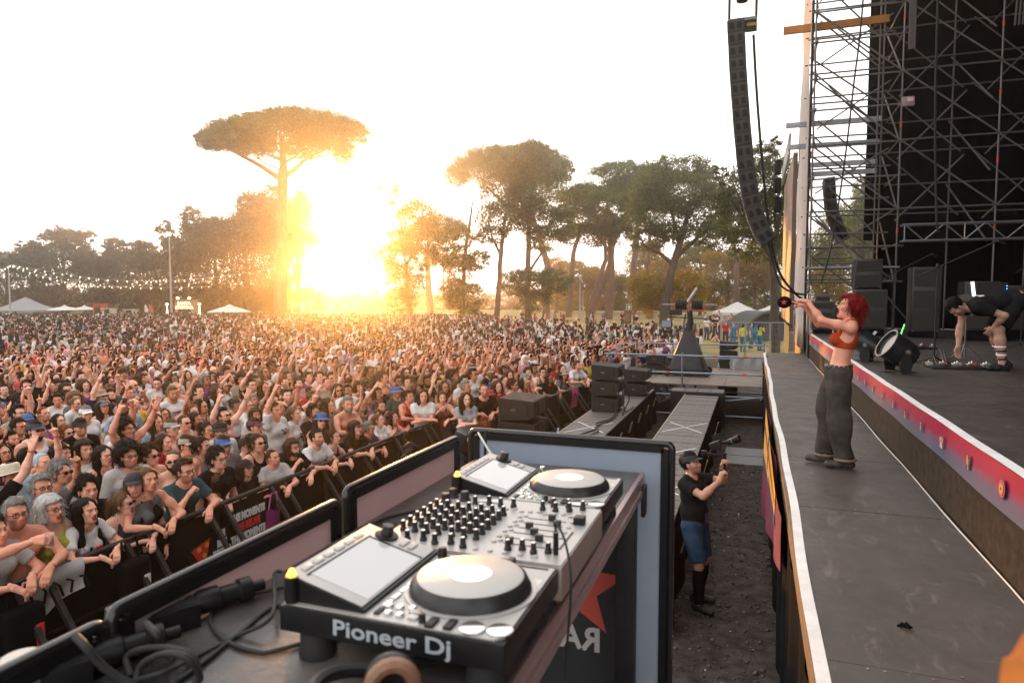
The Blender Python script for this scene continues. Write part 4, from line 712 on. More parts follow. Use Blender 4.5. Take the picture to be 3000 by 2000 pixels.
ev = [('tree with foliage round its trunk standing in the crowd nearest the sun', 76, [(1130, 752, 36, 42), (1180, 748, 48, 46), (1240, 752, 50, 42), (1190, 830, 62, 55), (1180, 880, 50, 40), (1225, 640, 62, 70), (1180, 700, 50, 40), (1260, 700, 40, 50), (1165, 800, 40, 30), (1160, 562, 17, 20), (1150, 602, 13, 14), (1086, 512, 14, 8), (1112, 546, 14, 10), (1172, 630, 14, 18)], [[(1210, 970, 9), (1195, 860, 8), (1190, 780, 7), (1230, 700, 6), (1240, 620, 3)], [(1192, 790, 5), (1175, 700, 3)], [(1180, 690, 3), (1168, 600, 2), (1160, 545, 1)], [(1165, 640, 2), (1120, 560, 1), (1085, 510, .7)]], GREY),  # first three lobes added to block low sun from the stage front
      ('slim bare topped tree with ivy standing in the crowd', 77, [(1300, 752, 45, 32), (1350, 700, 55, 40), (1350, 780, 55, 60), (1360, 870, 60, 50), (1400, 760, 40, 30), (1310, 690, 35, 25), (1330, 850, 45, 45), (1375, 920, 40, 20)], [[(1358, 975, 9), (1355, 840, 8), (1365, 720, 7), (1378, 640, 5), (1385, 590, 3)], [(1378, 640, 2), (1350, 625, 1)], [(1375, 660, 2), (1410, 635, 1)]], GREY),  # leading lobe likewise put in to shade the stage front
      ('tall forked tree with bare trunk and high leaves in the crowd', 80, [(1470, 560, 70, 70), (1500, 490, 60, 45), (1470, 640, 80, 50), (1530, 590, 60, 60), (1440, 690, 50, 30)], [[(1452, 968, 12), (1460, 860, 10), (1468, 740, 9), (1480, 640, 6), (1500, 540, 4)], [(1467, 750, 6), (1440, 690, 4), (1430, 640, 2)], [(1470, 700, 5), (1500, 640, 4)]], GREY),
      ('large ivy clad tree in the crowd with dense low bush foliage', 82, [(1560, 540, 80, 110), (1570, 640, 75, 60), (1560, 440, 50, 35), (1590, 700, 60, 40), (1620, 830, 55, 40), (1560, 830, 70, 45), (1510, 830, 50, 40), (1560, 880, 60, 35), (1650, 660, 40, 60)], [[(1548, 965, 15), (1545, 860, 12), (1548, 740, 10), (1550, 640, 8), (1560, 520, 5)], [(1548, 800, 6), (1600, 720, 4)], [(1548, 820, 5), (1620, 820, 3)]], GREY)]
for i, (lb, dep, lob, lim, cl) in enumerate(ev): tree('evergreen_oak', lb, dep, lob, lim, 4.2, 4.6, cl, m_bark, m_leaf, 50+i, .2, .4, .2, 'trees standing inside the crowd')
tree('evergreen_oak', 'great spreading oak with dark forked trunk right of centre', 70, [(1990, 560, 150, 70), (1920, 620, 90, 70), (2070, 610, 90, 75), (1990, 500, 110, 45), (1900, 700, 60, 40), (2100, 690, 70, 45), (1960, 680, 60, 30), (2020, 690, 80, 30)],
     [[(1942, 985, 17), (1948, 880, 16), (1975, 770, 14), (2000, 690, 11), (2020, 600, 6)], [(1975, 775, 9), (1930, 740, 6, -1), (1890, 720, 4, -2), (1870, 690, 2)], [(1985, 750, 9), (2040, 700, 7, 1), (2080, 660, 4, 2)], [(1990, 720, 7), (1975, 650, 5), (1960, 580, 3)], [(2000, 690, 7), (2015, 640, 5), (2060, 560, 3)]], 4.4, 4.8, GREY, m_barkd, m_leaf, 60, .17, .4, .22)
tree('sunlit_tree', 'golden leaved low tree behind the camera crane', 72, [(1900, 850, 60, 60), (1950, 880, 70, 50), (2010, 840, 60, 50), (1880, 900, 40, 30), (2040, 870, 50, 45)], [[(1965, 980, 9), (1960, 900, 7), (1950, 830, 4)]], 4.6, 4.5, SUNLIT_GOLD, m_barkd, m_leaf, 61, .18)
for i, (x_, y_, a, b, dep, cl, lb) in enumerate([(1720, 830, 70, 60, 140, SUNLIT_GOLD, 'sunlit yellow bush behind the leaning pine trunks'), (2130, 800, 75, 70, 120, SUNLIT_GOLD, 'golden tree above the white tent beside the oak'), (2210, 790, 70, 80, 118, SUNLIT_GOLD, 'golden tree behind the close dark trunk'), (2050, 770, 70, 60, 130, OAK, 'green sunlit tree between oak and white tents'), (2300, 760, 60, 90, 112, OAK, 'green tree just left of the tower screen'), (1840, 860, 70, 50, 150, OAK, 'low shrub mass behind the tree with the arrow sign'), (1660, 860, 60, 45, 160, OAK, 'pale bush beside the slim lamp post'), (2460, 760, 90, 140, 90, OAK, 'green tree seen through the scaffold tower'), (2540, 700, 60, 160, 80, OAK, 'tall green tree at the edge of the black drape'), (2420, 850, 60, 60, 85, SUNLIT_GOLD, 'golden bush low behind the scaffold tower'), (1780, 850, 70, 60, 145, SUNLIT_GOLD, 'glowing yellow bush between the two pine trunks'), (1960, 820, 80, 65, 135, SUNLIT_GOLD, 'golden bush behind the oak trunk'), (2090, 860, 70, 50, 125, SUNLIT_GOLD, 'low golden bush left of the gazebo tents'), (2240, 870, 80, 45, 122, OAK, 'low green bush above the gazebo tents'), (1890, 780, 60, 70, 140, OAK, 'green tree in the gap left of the oak'), (1630, 820, 45, 70, 150, SUNLIT_GOLD, 'yellow tree right of the ivy clad tree')]):
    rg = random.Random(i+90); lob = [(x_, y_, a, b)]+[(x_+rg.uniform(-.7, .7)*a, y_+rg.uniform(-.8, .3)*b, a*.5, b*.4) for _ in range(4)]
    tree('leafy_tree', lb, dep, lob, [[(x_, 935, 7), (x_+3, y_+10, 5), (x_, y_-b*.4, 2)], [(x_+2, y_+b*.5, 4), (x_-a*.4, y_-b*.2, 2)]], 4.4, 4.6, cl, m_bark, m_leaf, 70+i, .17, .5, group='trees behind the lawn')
tree('evergreen_oak', 'close dark trunked tree behind the hanging line array', 43, [(2190, 560, 90, 80), (2260, 520, 70, 70), (2150, 650, 70, 60), (2250, 650, 80, 90), (2200, 720, 80, 50), (2290, 600, 50, 90), (2230, 460, 40, 45), (2120, 590, 40, 40), (2330, 560, 40, 80), (2270, 430, 25, 30), (2115, 520, 20, 30), (2090, 505, 14, 22)],
     [[(2272, 1042, 17), (2268, 930, 17), (2270, 830, 16), (2262, 740, 13), (2280, 660, 8), (2300, 560, 5)], [(2265, 760, 9), (2220, 690, 6, -1), (2180, 610, 4, -1), (2140, 520, 2)], [(2270, 740, 8), (2310, 650, 6, 1), (2320, 520, 3)], [(2275, 690, 6), (2265, 560, 4), (2280, 440, 2)], [(2230, 700, 4), (2120, 560, 3), (2092, 500, 1.5)]], 5.2, 3.6, ((.06, .075, .02), (.12, .13, .035)), m_barkd, m_leaf, 65, .17, .4, .3)
# bare pine trunks with crowns out of sight among the grove
for i, (a, lb) in enumerate([([(1665, 925, 13), (1672, 850, 11), (1680, 740, 9), (1700, 680, 6)], 'straight reddish pine trunk beside the slim lamp post'), ([(1728, 925, 13), (1760, 850, 11), (1790, 760, 9), (1800, 700, 6)], 'leaning reddish pine trunk crossing the gap in the grove'), ([(1835, 945, 17), (1850, 850, 14), (1862, 740, 11), (1870, 640, 8)], 'thick pale pine trunk carrying the green arrow sign'), ([(1905, 925, 9), (1900, 780, 8), (1905, 660, 6)], 'slim pine trunk just left of the spreading oak'), ([(2160, 905, 12), (2158, 800, 10), (2150, 700, 7)], 'reddish pine trunk rising behind the white tent')]):
    dep = [118, 112, 92, 110, 100][i]; x1, y1 = a[-1][0], a[-1][1]; tree('stone_pine', lb, dep, [(x1, y1-40, 60, 32), (x1+50, y1-50, 45, 28), (x1-45, y1-48, 45, 28)], [a, [(x1, y1, a[-1][2]*.7), (x1+40, y1-45, 2)], [(x1, y1+15, a[-1][2]*.7), (x1-35, y1-45, 2)]], 4.2, 5, PINE, m_bark, m_pineleaf, 120+i, .2)
sg = far(1843, 899, 91.0); o = thing('arrow_sign', 'small green sign with white arrow fixed to the pale pine trunk', 'sign', (sg.x, sg.y, sg.z), YAW); MB().box((-.33, -.02, -.36), (.33, .0, .36)).build('board', mat('sign_green', (.05, .22, .14), .6), o); MB().prism([(-.2, -.02), (0, .2), (.2, -.02), (.08, -.02), (.08, -.24), (-.08, -.24), (-.08, -.02)], 0, .006, basis((0, -.02, 0), (1, 0, 0), (0, 0, 1), (0, -1, 0))).build('arrow', m_white, o); MB().box((-.36, .0, -.4), (.36, .04, .4)).build('backing', m_white, o)
# distant low hedges behind the lawn
def hedge(label, x0, x1, y0, dep, cl, seed): 
    n = int((x1-x0)/45); tree('hedge', label, dep, [(x0+(x1-x0)*(k+.5)/n, 900, 34, (912-y0)*(.8+.3*((k*7) % 3)/3)) for k in range(n)], [[((x0+x1)/2, 925, 3), ((x0+x1)/2, 890, 2)]], 4.6, 4.2, cl, m_barkd, m_leaf, seed, .25, .3, cat_='hedge')
hedge('long dark hedge at the rear of the sunlit lawn', 1640, 2360, 870, 175, DARK, 201); hedge('hazy hedge below the sun behind the food stands', 840, 1640, 850, 190, DARK, 202); hedge('dim hedge under the tree line on the far left', -40, 860, 860, 175, DARK, 203)
# ---- lamp posts, string lights
m_pole = mat('pole_grey', (.35, .34, .34), .5, .4)
def lamp(label, x_, ytop, dep, r, head, group=None):
    b = far(x_, 920, dep); t = far(x_, ytop, dep); p = thing('lamp_post', label, 'lamp post', (b.x, b.y, 0)); H = t.z; MB().tube([(0, 0, 0), (0, 0, H*.5), (0, 0, H)], [r*1.3, r*1.1, r*.7], 10).build('pole', m_pole, p)
    if head == 'mast': MB().box((-.9, -.06, H-.05), (.1, .06, H+.06), bev=.02).build('lamp_head', m_pole, p)
    elif head == 'cone': MB().lathe([(.12, H), (.3, H+.45), (.33, H+.5), (.1, H+.6)], None, 14).build('lamp_head', mat('lamp_white', (.6, .6, .58), .4), p)
    return p
lamp('tall lamp mast behind the crowd left of the umbrella pine', 503, 693, 90, .11, 'mast'); lamp('slim park lamp with cone head between the pine trunks', 1699, 818, 95, .10, 'cone'); lamp('thin bare pole beside the slim park lamp', 1708, 850, 100, .06, 'none'); lamp('short street lamp below the sun behind the crowd', 945, 852, 130, .07, 'cone'); lp = lamp('pole at far left carrying the string lights', 31, 778, 96, .09, 'none')
m_bulb = mat('warm_bulb', (1, .8, .5), .4, emit=(1, .78, .45), estr=2.6); _bulb = MB().lathe([(.0, -.09), (.045, -.05), (.055, 0), (.035, .05), (.02, .08), (.0, .08)], None, 8).mesh('bulb', m_bulb, 60)
def string_light(label, pts, n, dep):
    a = [far(x_, y_, d_) for x_, y_, d_ in pts]; P = []
    for i in range(41):
        t = i/40*(len(a)-1); k = min(int(t), len(a)-2); f = t-k; q = [a[max(k-1, 0)], a[k], a[k+1], a[min(k+2, len(a)-1)]]; P.append(.5*(2*q[1]+(q[2]-q[0])*f+(2*q[0]-5*q[1]+4*q[2]-q[3])*f*f+(3*q[1]-q[0]-3*q[2]+q[3])*f**3))
    p = thing('string_lights', label, 'string lights', (0, 0, 0)); MB().tube(P, .025, 5).build('wire', m_pole, p)
    for i in range(n): f = (i+.5)/n*40; k = int(f); c_ = P[k].lerp(P[min(k+1, 40)], f-k); obj('bulb', _bulb, p, c_-Vector((0, 0, .13)))
string_light('upper string of bulbs sagging from the left pole to the pine', [(33, 775, 96), (170, 800, 96), (330, 820, 95), (500, 822, 94), (660, 808, 90), (815, 785, 84)], 30, 96)
string_light('lower string of bulbs dipping toward the lamp mast', [(33, 777, 96), (120, 808, 98), (230, 832, 101), (330, 840, 104), (480, 843, 108), (620, 838, 112)], 26, 96)
string_light('middle string of bulbs crossing the other two near the mast', [(33, 776, 96), (150, 806, 104), (280, 832, 112), (380, 838, 116), (450, 822, 122), (490, 818, 126)], 20, 96)
string_light('short string of bulbs running off the left picture edge', [(31, 776, 96), (10, 788, 92), (-20, 800, 88)], 6, 96)
# ---- tents, parasols and stands behind the crowd
m_canvas = mat('white_canvas', (.72, .70, .67), .8, transl=.25); m_gcan = mat('grey_canvas', (.28, .28, .30), .8, transl=.15)
def peak_tent(label, x_, ytop, yeave, hw, dep, m, walls=0.0, name='peak_tent'):
    c_ = far(x_, 920, dep); s = dep/FPX; zt = far(x_, ytop, dep).z; ze = far(x_, yeave, dep).z; w = hw*s; p = thing(name, label, 'tent', (c_.x, c_.y, 0), YAW); n = 12
    def rf(u, v): a = 2*PI*u; sq = 1/max(abs(math.cos(a)), abs(math.sin(a))); r_ = w*sq*(1-v)*(1-.18*math.sin(PI*v)); return (r_*math.cos(a), r_*math.sin(a), ze+(zt-ze)*v)
    MB().grid(rf, 32, 8).build('roof', m, p, 40); vl = MB()
    for a in range(4): q = TR(rot=(0, 0, a*PI/2)); vl.add([q @ Vector(k) for k in ((w+.01, -w, ze), (w+.01, w, ze), (w+.01, w, ze-.35), (w+.01, -w, ze-.35))], [(0, 1, 2, 3)])
    vl.build('valance', m, p, None)
    for a in (-1, 1):
        for b in (-1, 1): MB().tube([(a*w*.97, b*w*.97, 0), (a*w*.97, b*w*.97, ze)], .05, 6).build('leg', m_pole, p)
    return p
def parasol(label, x_, ytop, yeave, hw, dep, m):
    c_ = far(x_, 920, dep); s = dep/FPX; zt = far(x_, ytop, dep).z; ze = far(x_, yeave, dep).z; w = hw*s; p = thing('parasol', label, 'parasol', (c_.x, c_.y, 0), YAW+.3)
    MB().lathe([(w, ze), (w*.5, ze+(zt-ze)*.55), (w*.14, zt-.15), (.0, zt)], None, 8, False).build('canopy', m, p, 20); MB().tube([(0, 0, 0), (0, 0, zt-.1)], .05, 8).build('pole', m_pole, p); MB().lathe([(w*.18, zt-.14), (.0, zt+.12)], None, 8, False).build('vent_cap', m, p)
peak_tent('dark grey peaked marquee at the far left behind the crowd', 76, 870, 908, 62, 100, m_gcan)
parasol('left one of two white parasols beside the grey marquee', 190, 895, 908, 48, 98, m_canvas); parasol('right one of two white parasols beside the red stand', 248, 895, 907, 34, 104, m_canvas); parasol('large white parasol left of the umbrella pine trunk', 673, 893, 914, 62, 92, m_canvas)
peak_tent('white gazebo tent left of the close dark trunk', 2160, 884, 914, 58, 88, m_canvas); peak_tent('white gazebo tent right of the close dark trunk', 2275, 886, 916, 58, 88, m_canvas)
def stand(label, x0, x1, y0, dep, m, name='food_stand'):
    a = far(x0, y0, dep); b = far(x1, y0, dep); w = (b-a).length; p = thing(name, label, 'stand', (a.x, a.y, 0), YAW); MB().box((0, 0, 0), (w, 1.6, a.z)).build('wall', m, p); MB().box((-.15, -.5, a.z), (w+.15, 1.7, a.z+.1)).build('roof', m, p); MB().box((w*.15, -.02, 1.0), (w*.85, -.003, 2.0)).build('hatch', m_dark, p); return p
stand('red food stand behind the crowd right of the two parasols', 272, 297, 891, 102, mat('stand_red', (.55, .08, .06), .6)); stand('pale van like food stand behind the crowd', 302, 323, 905, 100, mat('stand_pale', (.55, .5, .45), .6)); stand('pale square stand between the parasols and the flags', 366, 388, 908, 104, MATS['stand_pale']); stand('white food truck left of the sunlit gap', 852, 885, 888, 110, m_canvas); stand('long low stand under the sun with white awning', 905, 975, 892, 125, m_canvas); stand('pale wall of fair stalls right of the sun gap', 1030, 1160, 905, 120, MATS['stand_pale'])
k = stand('wooden kiosk with glowing letters and two bulbs on its roof', 512, 566, 880, 101, mat('kiosk_wood', (.4, .25, .14), .7), 'letter_kiosk'); m_glow = mat('glow_letters', (1, .8, .5), .5, emit=(1, .75, .4), estr=1.6)
kz = far(540, 880, 101).z
for i, tx in enumerate(('SANTA', 'CRISTINA')): text('glowing_lettering', tx, .62, basis((1.36, -.02, kz-.45-.62*i), (1, 0, 0), (0, 0, 1), (0, -1, 0)), m_glow, k, depth=.02)
for x_ in (.5, 2.2): MB().lathe([(0, -.2), (.2, -.1), (.22, .05), (0, .22)], TR((x_, -.1, kz+.35)), 10).build('roof_bulb', m_bulb, k)
for i, x_ in enumerate((490, 585)):
    c_ = far(x_, 920, 99); p = thing('light_post', ['left', 'right'][i]+' slim light post with glowing strips beside the letter kiosk', 'light post', (c_.x, c_.y, 0)); zt = far(x_, 893, 99).z; MB().tube([(-.12, 0, 0), (-.1, 0, zt*.6), (0, 0, zt)], .05, 6).tube([(.12, 0, 0), (.1, 0, zt*.6), (0, 0, zt)], .05, 6).build('glow_strip', m_glow, p); MB().lathe([(0, -.2), (.2, -.05), (.2, .08), (0, .22)], TR((0, 0, zt+.1)), 10).build('bulb', m_bulb, p)
for i, (x_, yt, dep) in enumerate(((424, 895, 99), (438, 895, 99), (1012, 890, 105), (955, 893, 118))):
    c_ = far(x_, 920, dep); zt = far(x_, yt, dep).z; p = thing('feather_flag', ['left white feather flag by the pale stand', 'right pinkish feather flag by the pale stand', 'tall white closed parasol flag below the sun', 'pale feather flag by the low stand under the sun'][i], 'flag', (c_.x, c_.y, 0), YAW); MB().tube([(0, 0, 0), (0, 0, zt), (.15, 0, zt+.2)], .03, 6).build('pole', m_pole, p); MB().prism([(0, 1.2), (.5, 1.4), (.55, zt-.6), (.2, zt+.15), (0, zt)], -.01, .01, basis((0.03, 0, 0), (1, 0, 0), (0, 0, 1), (0, -1, 0))).build('sail', m_canvas if i != 1 else MATS['stand_red'], p)
# ---- lawn side: vehicles, inflatable tent, fence
def vehicle(label, x_, y_, dep, col, L_=4.3, Hh=1.75, name='parked_van', cat_='van'):
    c_ = onz(x_, y_, 0); p = thing(name, label, cat_, (c_.x, c_.y, 0), YAW+.12); W_ = 1.75; hb = Hh
    prof = [(-L_/2, .35), (-L_/2, .95), (-L_/2+.12, 1.0), (-L_/2+.45, hb-.08), (-L_/2+.7, hb), (L_/2-1.7, hb), (L_/2-1.35, hb-.1), (L_/2-.75, 1.05), (L_/2-.1, .92), (L_/2, .7), (L_/2, .35)]
    MB().prism(prof, -W_/2, W_/2, basis((0, 0, 0), (1, 0, 0), (0, 0, 1), (0, -1, 0))).build('body', mat('paint_'+name, col, .3, 0, .6), p, 30)
    gl = mat('car_glass', (.03, .035, .04), .1, 0, .8)
    for x0, x1 in ((-L_/2+.5, -.75), (-.65, .35), (.43, L_/2-1.35)): MB().prism([(x0, 1.02), (x1+(.35 if x1 > .5 else 0), 1.02), (x1, hb-.18), (x0+.05, hb-.18)], 0, .012, basis((0, -W_/2-.001, 0), (1, 0, 0), (0, 0, 1), (0, -1, 0))).build('window', gl, p)
    for x0 in (-L_/2+.85, L_/2-.85):
        for y0 in (-W_/2+.1, W_/2-.1): w_ = MB().lathe([(.15, -.11), (.3, -.11), (.32, -.08), (.32, .08), (.3, .11), (.15, .11)], TR((x0, y0, .32), (PI/2, 0, 0)), 18).build('wheel', m_rub, p); MB().lathe([(0, -.115), (.17, -.115), (.17, .115), (0, .115)], TR((x0, y0, .32), (PI/2, 0, 0)), 12).build('rim', m_galv, w_)
    for y0 in (-.7, .7): MB().box((L_/2-.04, y0-.12, .68), (L_/2+.02, y0+.12, .82), bev=.02).build('headlight', m_canvas, p)
    MB().box((-1.2, -W_/2-.02, .85), (-1.0, -W_/2-.004, .89)).build('door_handle', m_dark, p); return p
vehicle('white van parked under the gazebo tents', 2158, 948, 85, (.7, .7, .7)); vehicle('dark blue car parked behind the inflatable tent', 2205, 944, 90, (.06, .08, .11), 4.1, 1.5, 'parked_car', 'car')
ib = onz(2255, 1000, 0); p = thing('inflatable_tent', 'dark grey inflatable arch tent on the lawn behind the close trunk', 'tent', (ib.x, ib.y, 0), YAW)
def arch(u, v): a = PI*u; return (-1.95*math.cos(a)*(1+.03*math.sin(v*40)), -.3+5*v, 2.35*math.sin(a)**.8*(1+.02*math.sin(v*40)))
m_inf = mat('inflatable_grey', (.07, .065, .06), .6, noise=.2); MB().grid(arch, 24, 24).build('shell', m_inf, p, 60); MB().tube([(-1.95*math.cos(PI*k/20), -.3, 2.35*math.sin(PI*k/20)**.8+.0) for k in range(21)], .16, 8).build('front_rib', m_inf, p, 60); MB().prism([(-1.8, 0), (1.8, 0), (1.5, 1.4), (.8, 2.1), (-.8, 2.1), (-1.5, 1.4)], 0, .02, basis((0, .3, 0), (1, 0, 0), (0, 0, 1), (0, -1, 0))).build('front_flap', m_inf, p)
for i in range(4):
    a = onz(2040+i*72, 1042, 0); b = onz(2040+(i+1)*72-3, 1042, 0); p = thing('fence_panel', NTH[i]+' mesh fence panel from the left behind the camera platform', 'fence', (0, 0, 0), 0, 'temporary fence panels'); zt = 2.0
    for q in (a, b): tube_part('post', (q.x, q.y, .01), (q.x, q.y, zt), p, m_galv, .022)
    tube_part('rail', (a.x, a.y, zt), (b.x, b.y, zt), p, m_galv, .022); tube_part('rail', (a.x, a.y, .15), (b.x, b.y, .15), p, m_galv, .022)
    mw = MB()
    for k in range(1, 14): q = a.lerp(b, k/14); mw.box((q.x-.004, q.y-.004, .15), (q.x+.004, q.y+.004, zt))
    for k in range(1, 5): mw.tube([(a.x, a.y, .15+k*.37), (b.x, b.y, .15+k*.37)], .004, 4)
    tag(mw.build('wire_mesh', m_galv, p, None), kind='stuff')
o = thing('wooden_crate_wall', 'dark wooden board box standing on the lawn beside the canvas sheet', 'box', onz(2322, 1030, 0)); [MB().box((-.5+.2*k, 0, 0), (-.31+.2*k, .6, 1.25)).build('board', m_wood, o) for k in range(5)]
# ================================================================ people: bodies grown as one smooth surface
_nd = RNG.normal(size=(14, 3)); _nd /= np.linalg.norm(_nd, axis=1)[:, None]; _np = RNG.uniform(0, 6.28, 14); _ns = RNG.uniform(.6, 1.6, 14)
def snoise(P, s): return sum(np.sin((P @ _nd[i])*s*_ns[i]+_np[i]) for i in range(14))/4.0
def smin(a, b, k):
    h = np.maximum(k-np.abs(a-b), 0)/k; return np.minimum(a, b)-h*h*k*.25
class SDF:
    def __init__(s, lo, hi, h):
        s.lo = np.array(lo, float); s.h = h; n = np.ceil((np.array(hi)-s.lo)/h).astype(int)+1; s.n = n
        s.F = np.full(n, 1.0); s.ax = [s.lo[i]+h*np.arange(n[i]) for i in range(3)]
    def sub(s, lo, hi):
        a = np.clip(np.floor((np.array(lo)-s.lo)/s.h).astype(int), 0, s.n-1); b = np.clip(np.ceil((np.array(hi)-s.lo)/s.h).astype(int)+1, 1, s.n)
        if np.any(b-a < 1): return None, None
        sl = tuple(slice(a[i], b[i]) for i in range(3)); g = np.meshgrid(*[s.ax[i][sl[i]] for i in range(3)], indexing='ij')
        return sl, np.stack(g, -1)
    def put(s, sl, d, k, op):
        if op == 'u': s.F[sl] = smin(s.F[sl], d, k)
        else: s.F[sl] = -smin(-s.F[sl], d, k)          # carve
    def cone(s, a, b, ra, rb, k=.03, op='u', cut=None):
        a = np.array(a, float); b = np.array(b, float); m = max(ra, rb)+k+s.h*2
        sl, P = s.sub(np.minimum(a, b)-m, np.maximum(a, b)+m)
        if sl is None: return
        ba = b-a; t = np.clip(((P-a) @ ba)/max(ba @ ba, 1e-9), 0, 1); d = np.linalg.norm(P-a-t[..., None]*ba, axis=-1)-(ra+(rb-ra)*t)
        if cut is not None:
            u = ba/np.linalg.norm(ba); d = np.maximum(d, (P-a) @ u-np.linalg.norm(ba)*cut)
        s.put(sl, d, k, op)
    def ell(s, c, r, k=.03, op='u', M=None):
        c = np.array(c, float); r = np.array(r, float); m = max(r)+k+s.h*2
        sl, P = s.sub(c-m, c+m)
        if sl is None: return
        q = P-c
        if M is not None: q = q @ M
        q = q/r; l = np.linalg.norm(q, axis=-1)+1e-9; l2 = np.linalg.norm(q/r, axis=-1)+1e-9
        s.put(sl, l*(l-1)/l2, k, op)
    def plane(s, n, d):          # keep n.p < d
        P = s.all(); s.F = np.maximum(s.F, P @ np.array(n, float)-d)
    def all(s): return np.stack(np.meshgrid(*s.ax, indexing='ij'), -1)
    def mesh(s):
        F = s.F; nx, ny, nz = F.shape; I = F < 0
        acc = np.zeros((nx-1, ny-1, nz-1, 3)); cnt = np.zeros((nx-1, ny-1, nz-1))
        cs = [(0,0,0),(1,0,0),(0,1,0),(1,1,0),(0,0,1),(1,0,1),(0,1,1),(1,1,1)]
        E_ = [(0,1),(2,3),(4,5),(6,7),(0,2),(1,3),(4,6),(5,7),(0,4),(1,5),(2,6),(3,7)]
        cut = lambda c: (slice(c[0], nx-1+c[0]), slice(c[1], ny-1+c[1]), slice(c[2], nz-1+c[2]))
        for a, b in E_:
            fa = F[cut(cs[a])]; fb = F[cut(cs[b])]; x = (fa < 0) != (fb < 0); t = np.where(x, fa/np.where(x, fa-fb, 1), 0)
            pa = np.array(cs[a], float); pb = np.array(cs[b], float); acc += np.where(x[..., None], pa+t[..., None]*(pb-pa), 0); cnt += x
        act = cnt > 0; idx = -np.ones(act.shape, np.int64); idx[act] = np.arange(act.sum())
        g = np.argwhere(act); V = s.lo+s.h*(g+acc[act]/cnt[act][:, None])
        Q = []
        for ax in range(3):
            o = [0, 0, 0]; o[ax] = 1
            A = I[:nx-o[0], :ny-o[1], :nz-o[2]]; B = I[o[0]:, o[1]:, o[2]:]; X = A != B
            u, w = [(1, 2), (2, 0), (0, 1)][ax]; e = np.argwhere(X); fl = A[X]
            ok = (e[:, u] > 0) & (e[:, w] > 0) & (e[:, u] < F.shape[u]-1) & (e[:, w] < F.shape[w]-1); e = e[ok]; fl = fl[ok]
            def cell(du, dw):
                c = e.copy(); c[:, u] -= du; c[:, w] -= dw; return idx[c[:, 0], c[:, 1], c[:, 2]]
            q = np.stack([cell(1, 1), cell(0, 1), cell(0, 0), cell(1, 0)], 1); q[~fl] = q[~fl][:, ::-1]; Q.append(q)
        Q = np.concatenate(Q) if Q else np.zeros((0, 4), int); return V, Q[(Q >= 0).all(1)]
def cat(parts):                 # [(V,Q,col4)] -> one
    Vs, Qs, Cs = [], [], []; o = 0
    for V, Q, c in parts:
        Vs.append(V); Qs.append(Q+o); o += len(V); c = np.asarray(c, float); Cs.append(np.tile(c, (len(V), 1)) if c.ndim == 1 else c)
    return np.concatenate(Vs), np.concatenate(Qs), np.concatenate(Cs)
def M3(M): return np.array(M.to_3x3())
def xf(V, M): A = np.array(M); return V @ A[:3, :3].T+A[:3, 3]
SKIN0 = np.array([1, 1, 1, 0.])      # alpha 0: times the object's colour; alpha 1: absolute
def ball(c, r, n=8):
    V = [];
    for i in range(n+1):
        for j in range(n): a = PI*i/n; b = 2*PI*j/n; V.append((c[0]+r*math.cos(a), c[1]+r*math.sin(a)*math.cos(b), c[2]+r*math.sin(a)*math.sin(b)))
    Q = [(i*n+j, (i+1)*n+j, (i+1)*n+(j+1) % n, i*n+(j+1) % n) for i in range(n) for j in range(n)]
    return np.array(V), np.array(Q)
_HEAD = {}
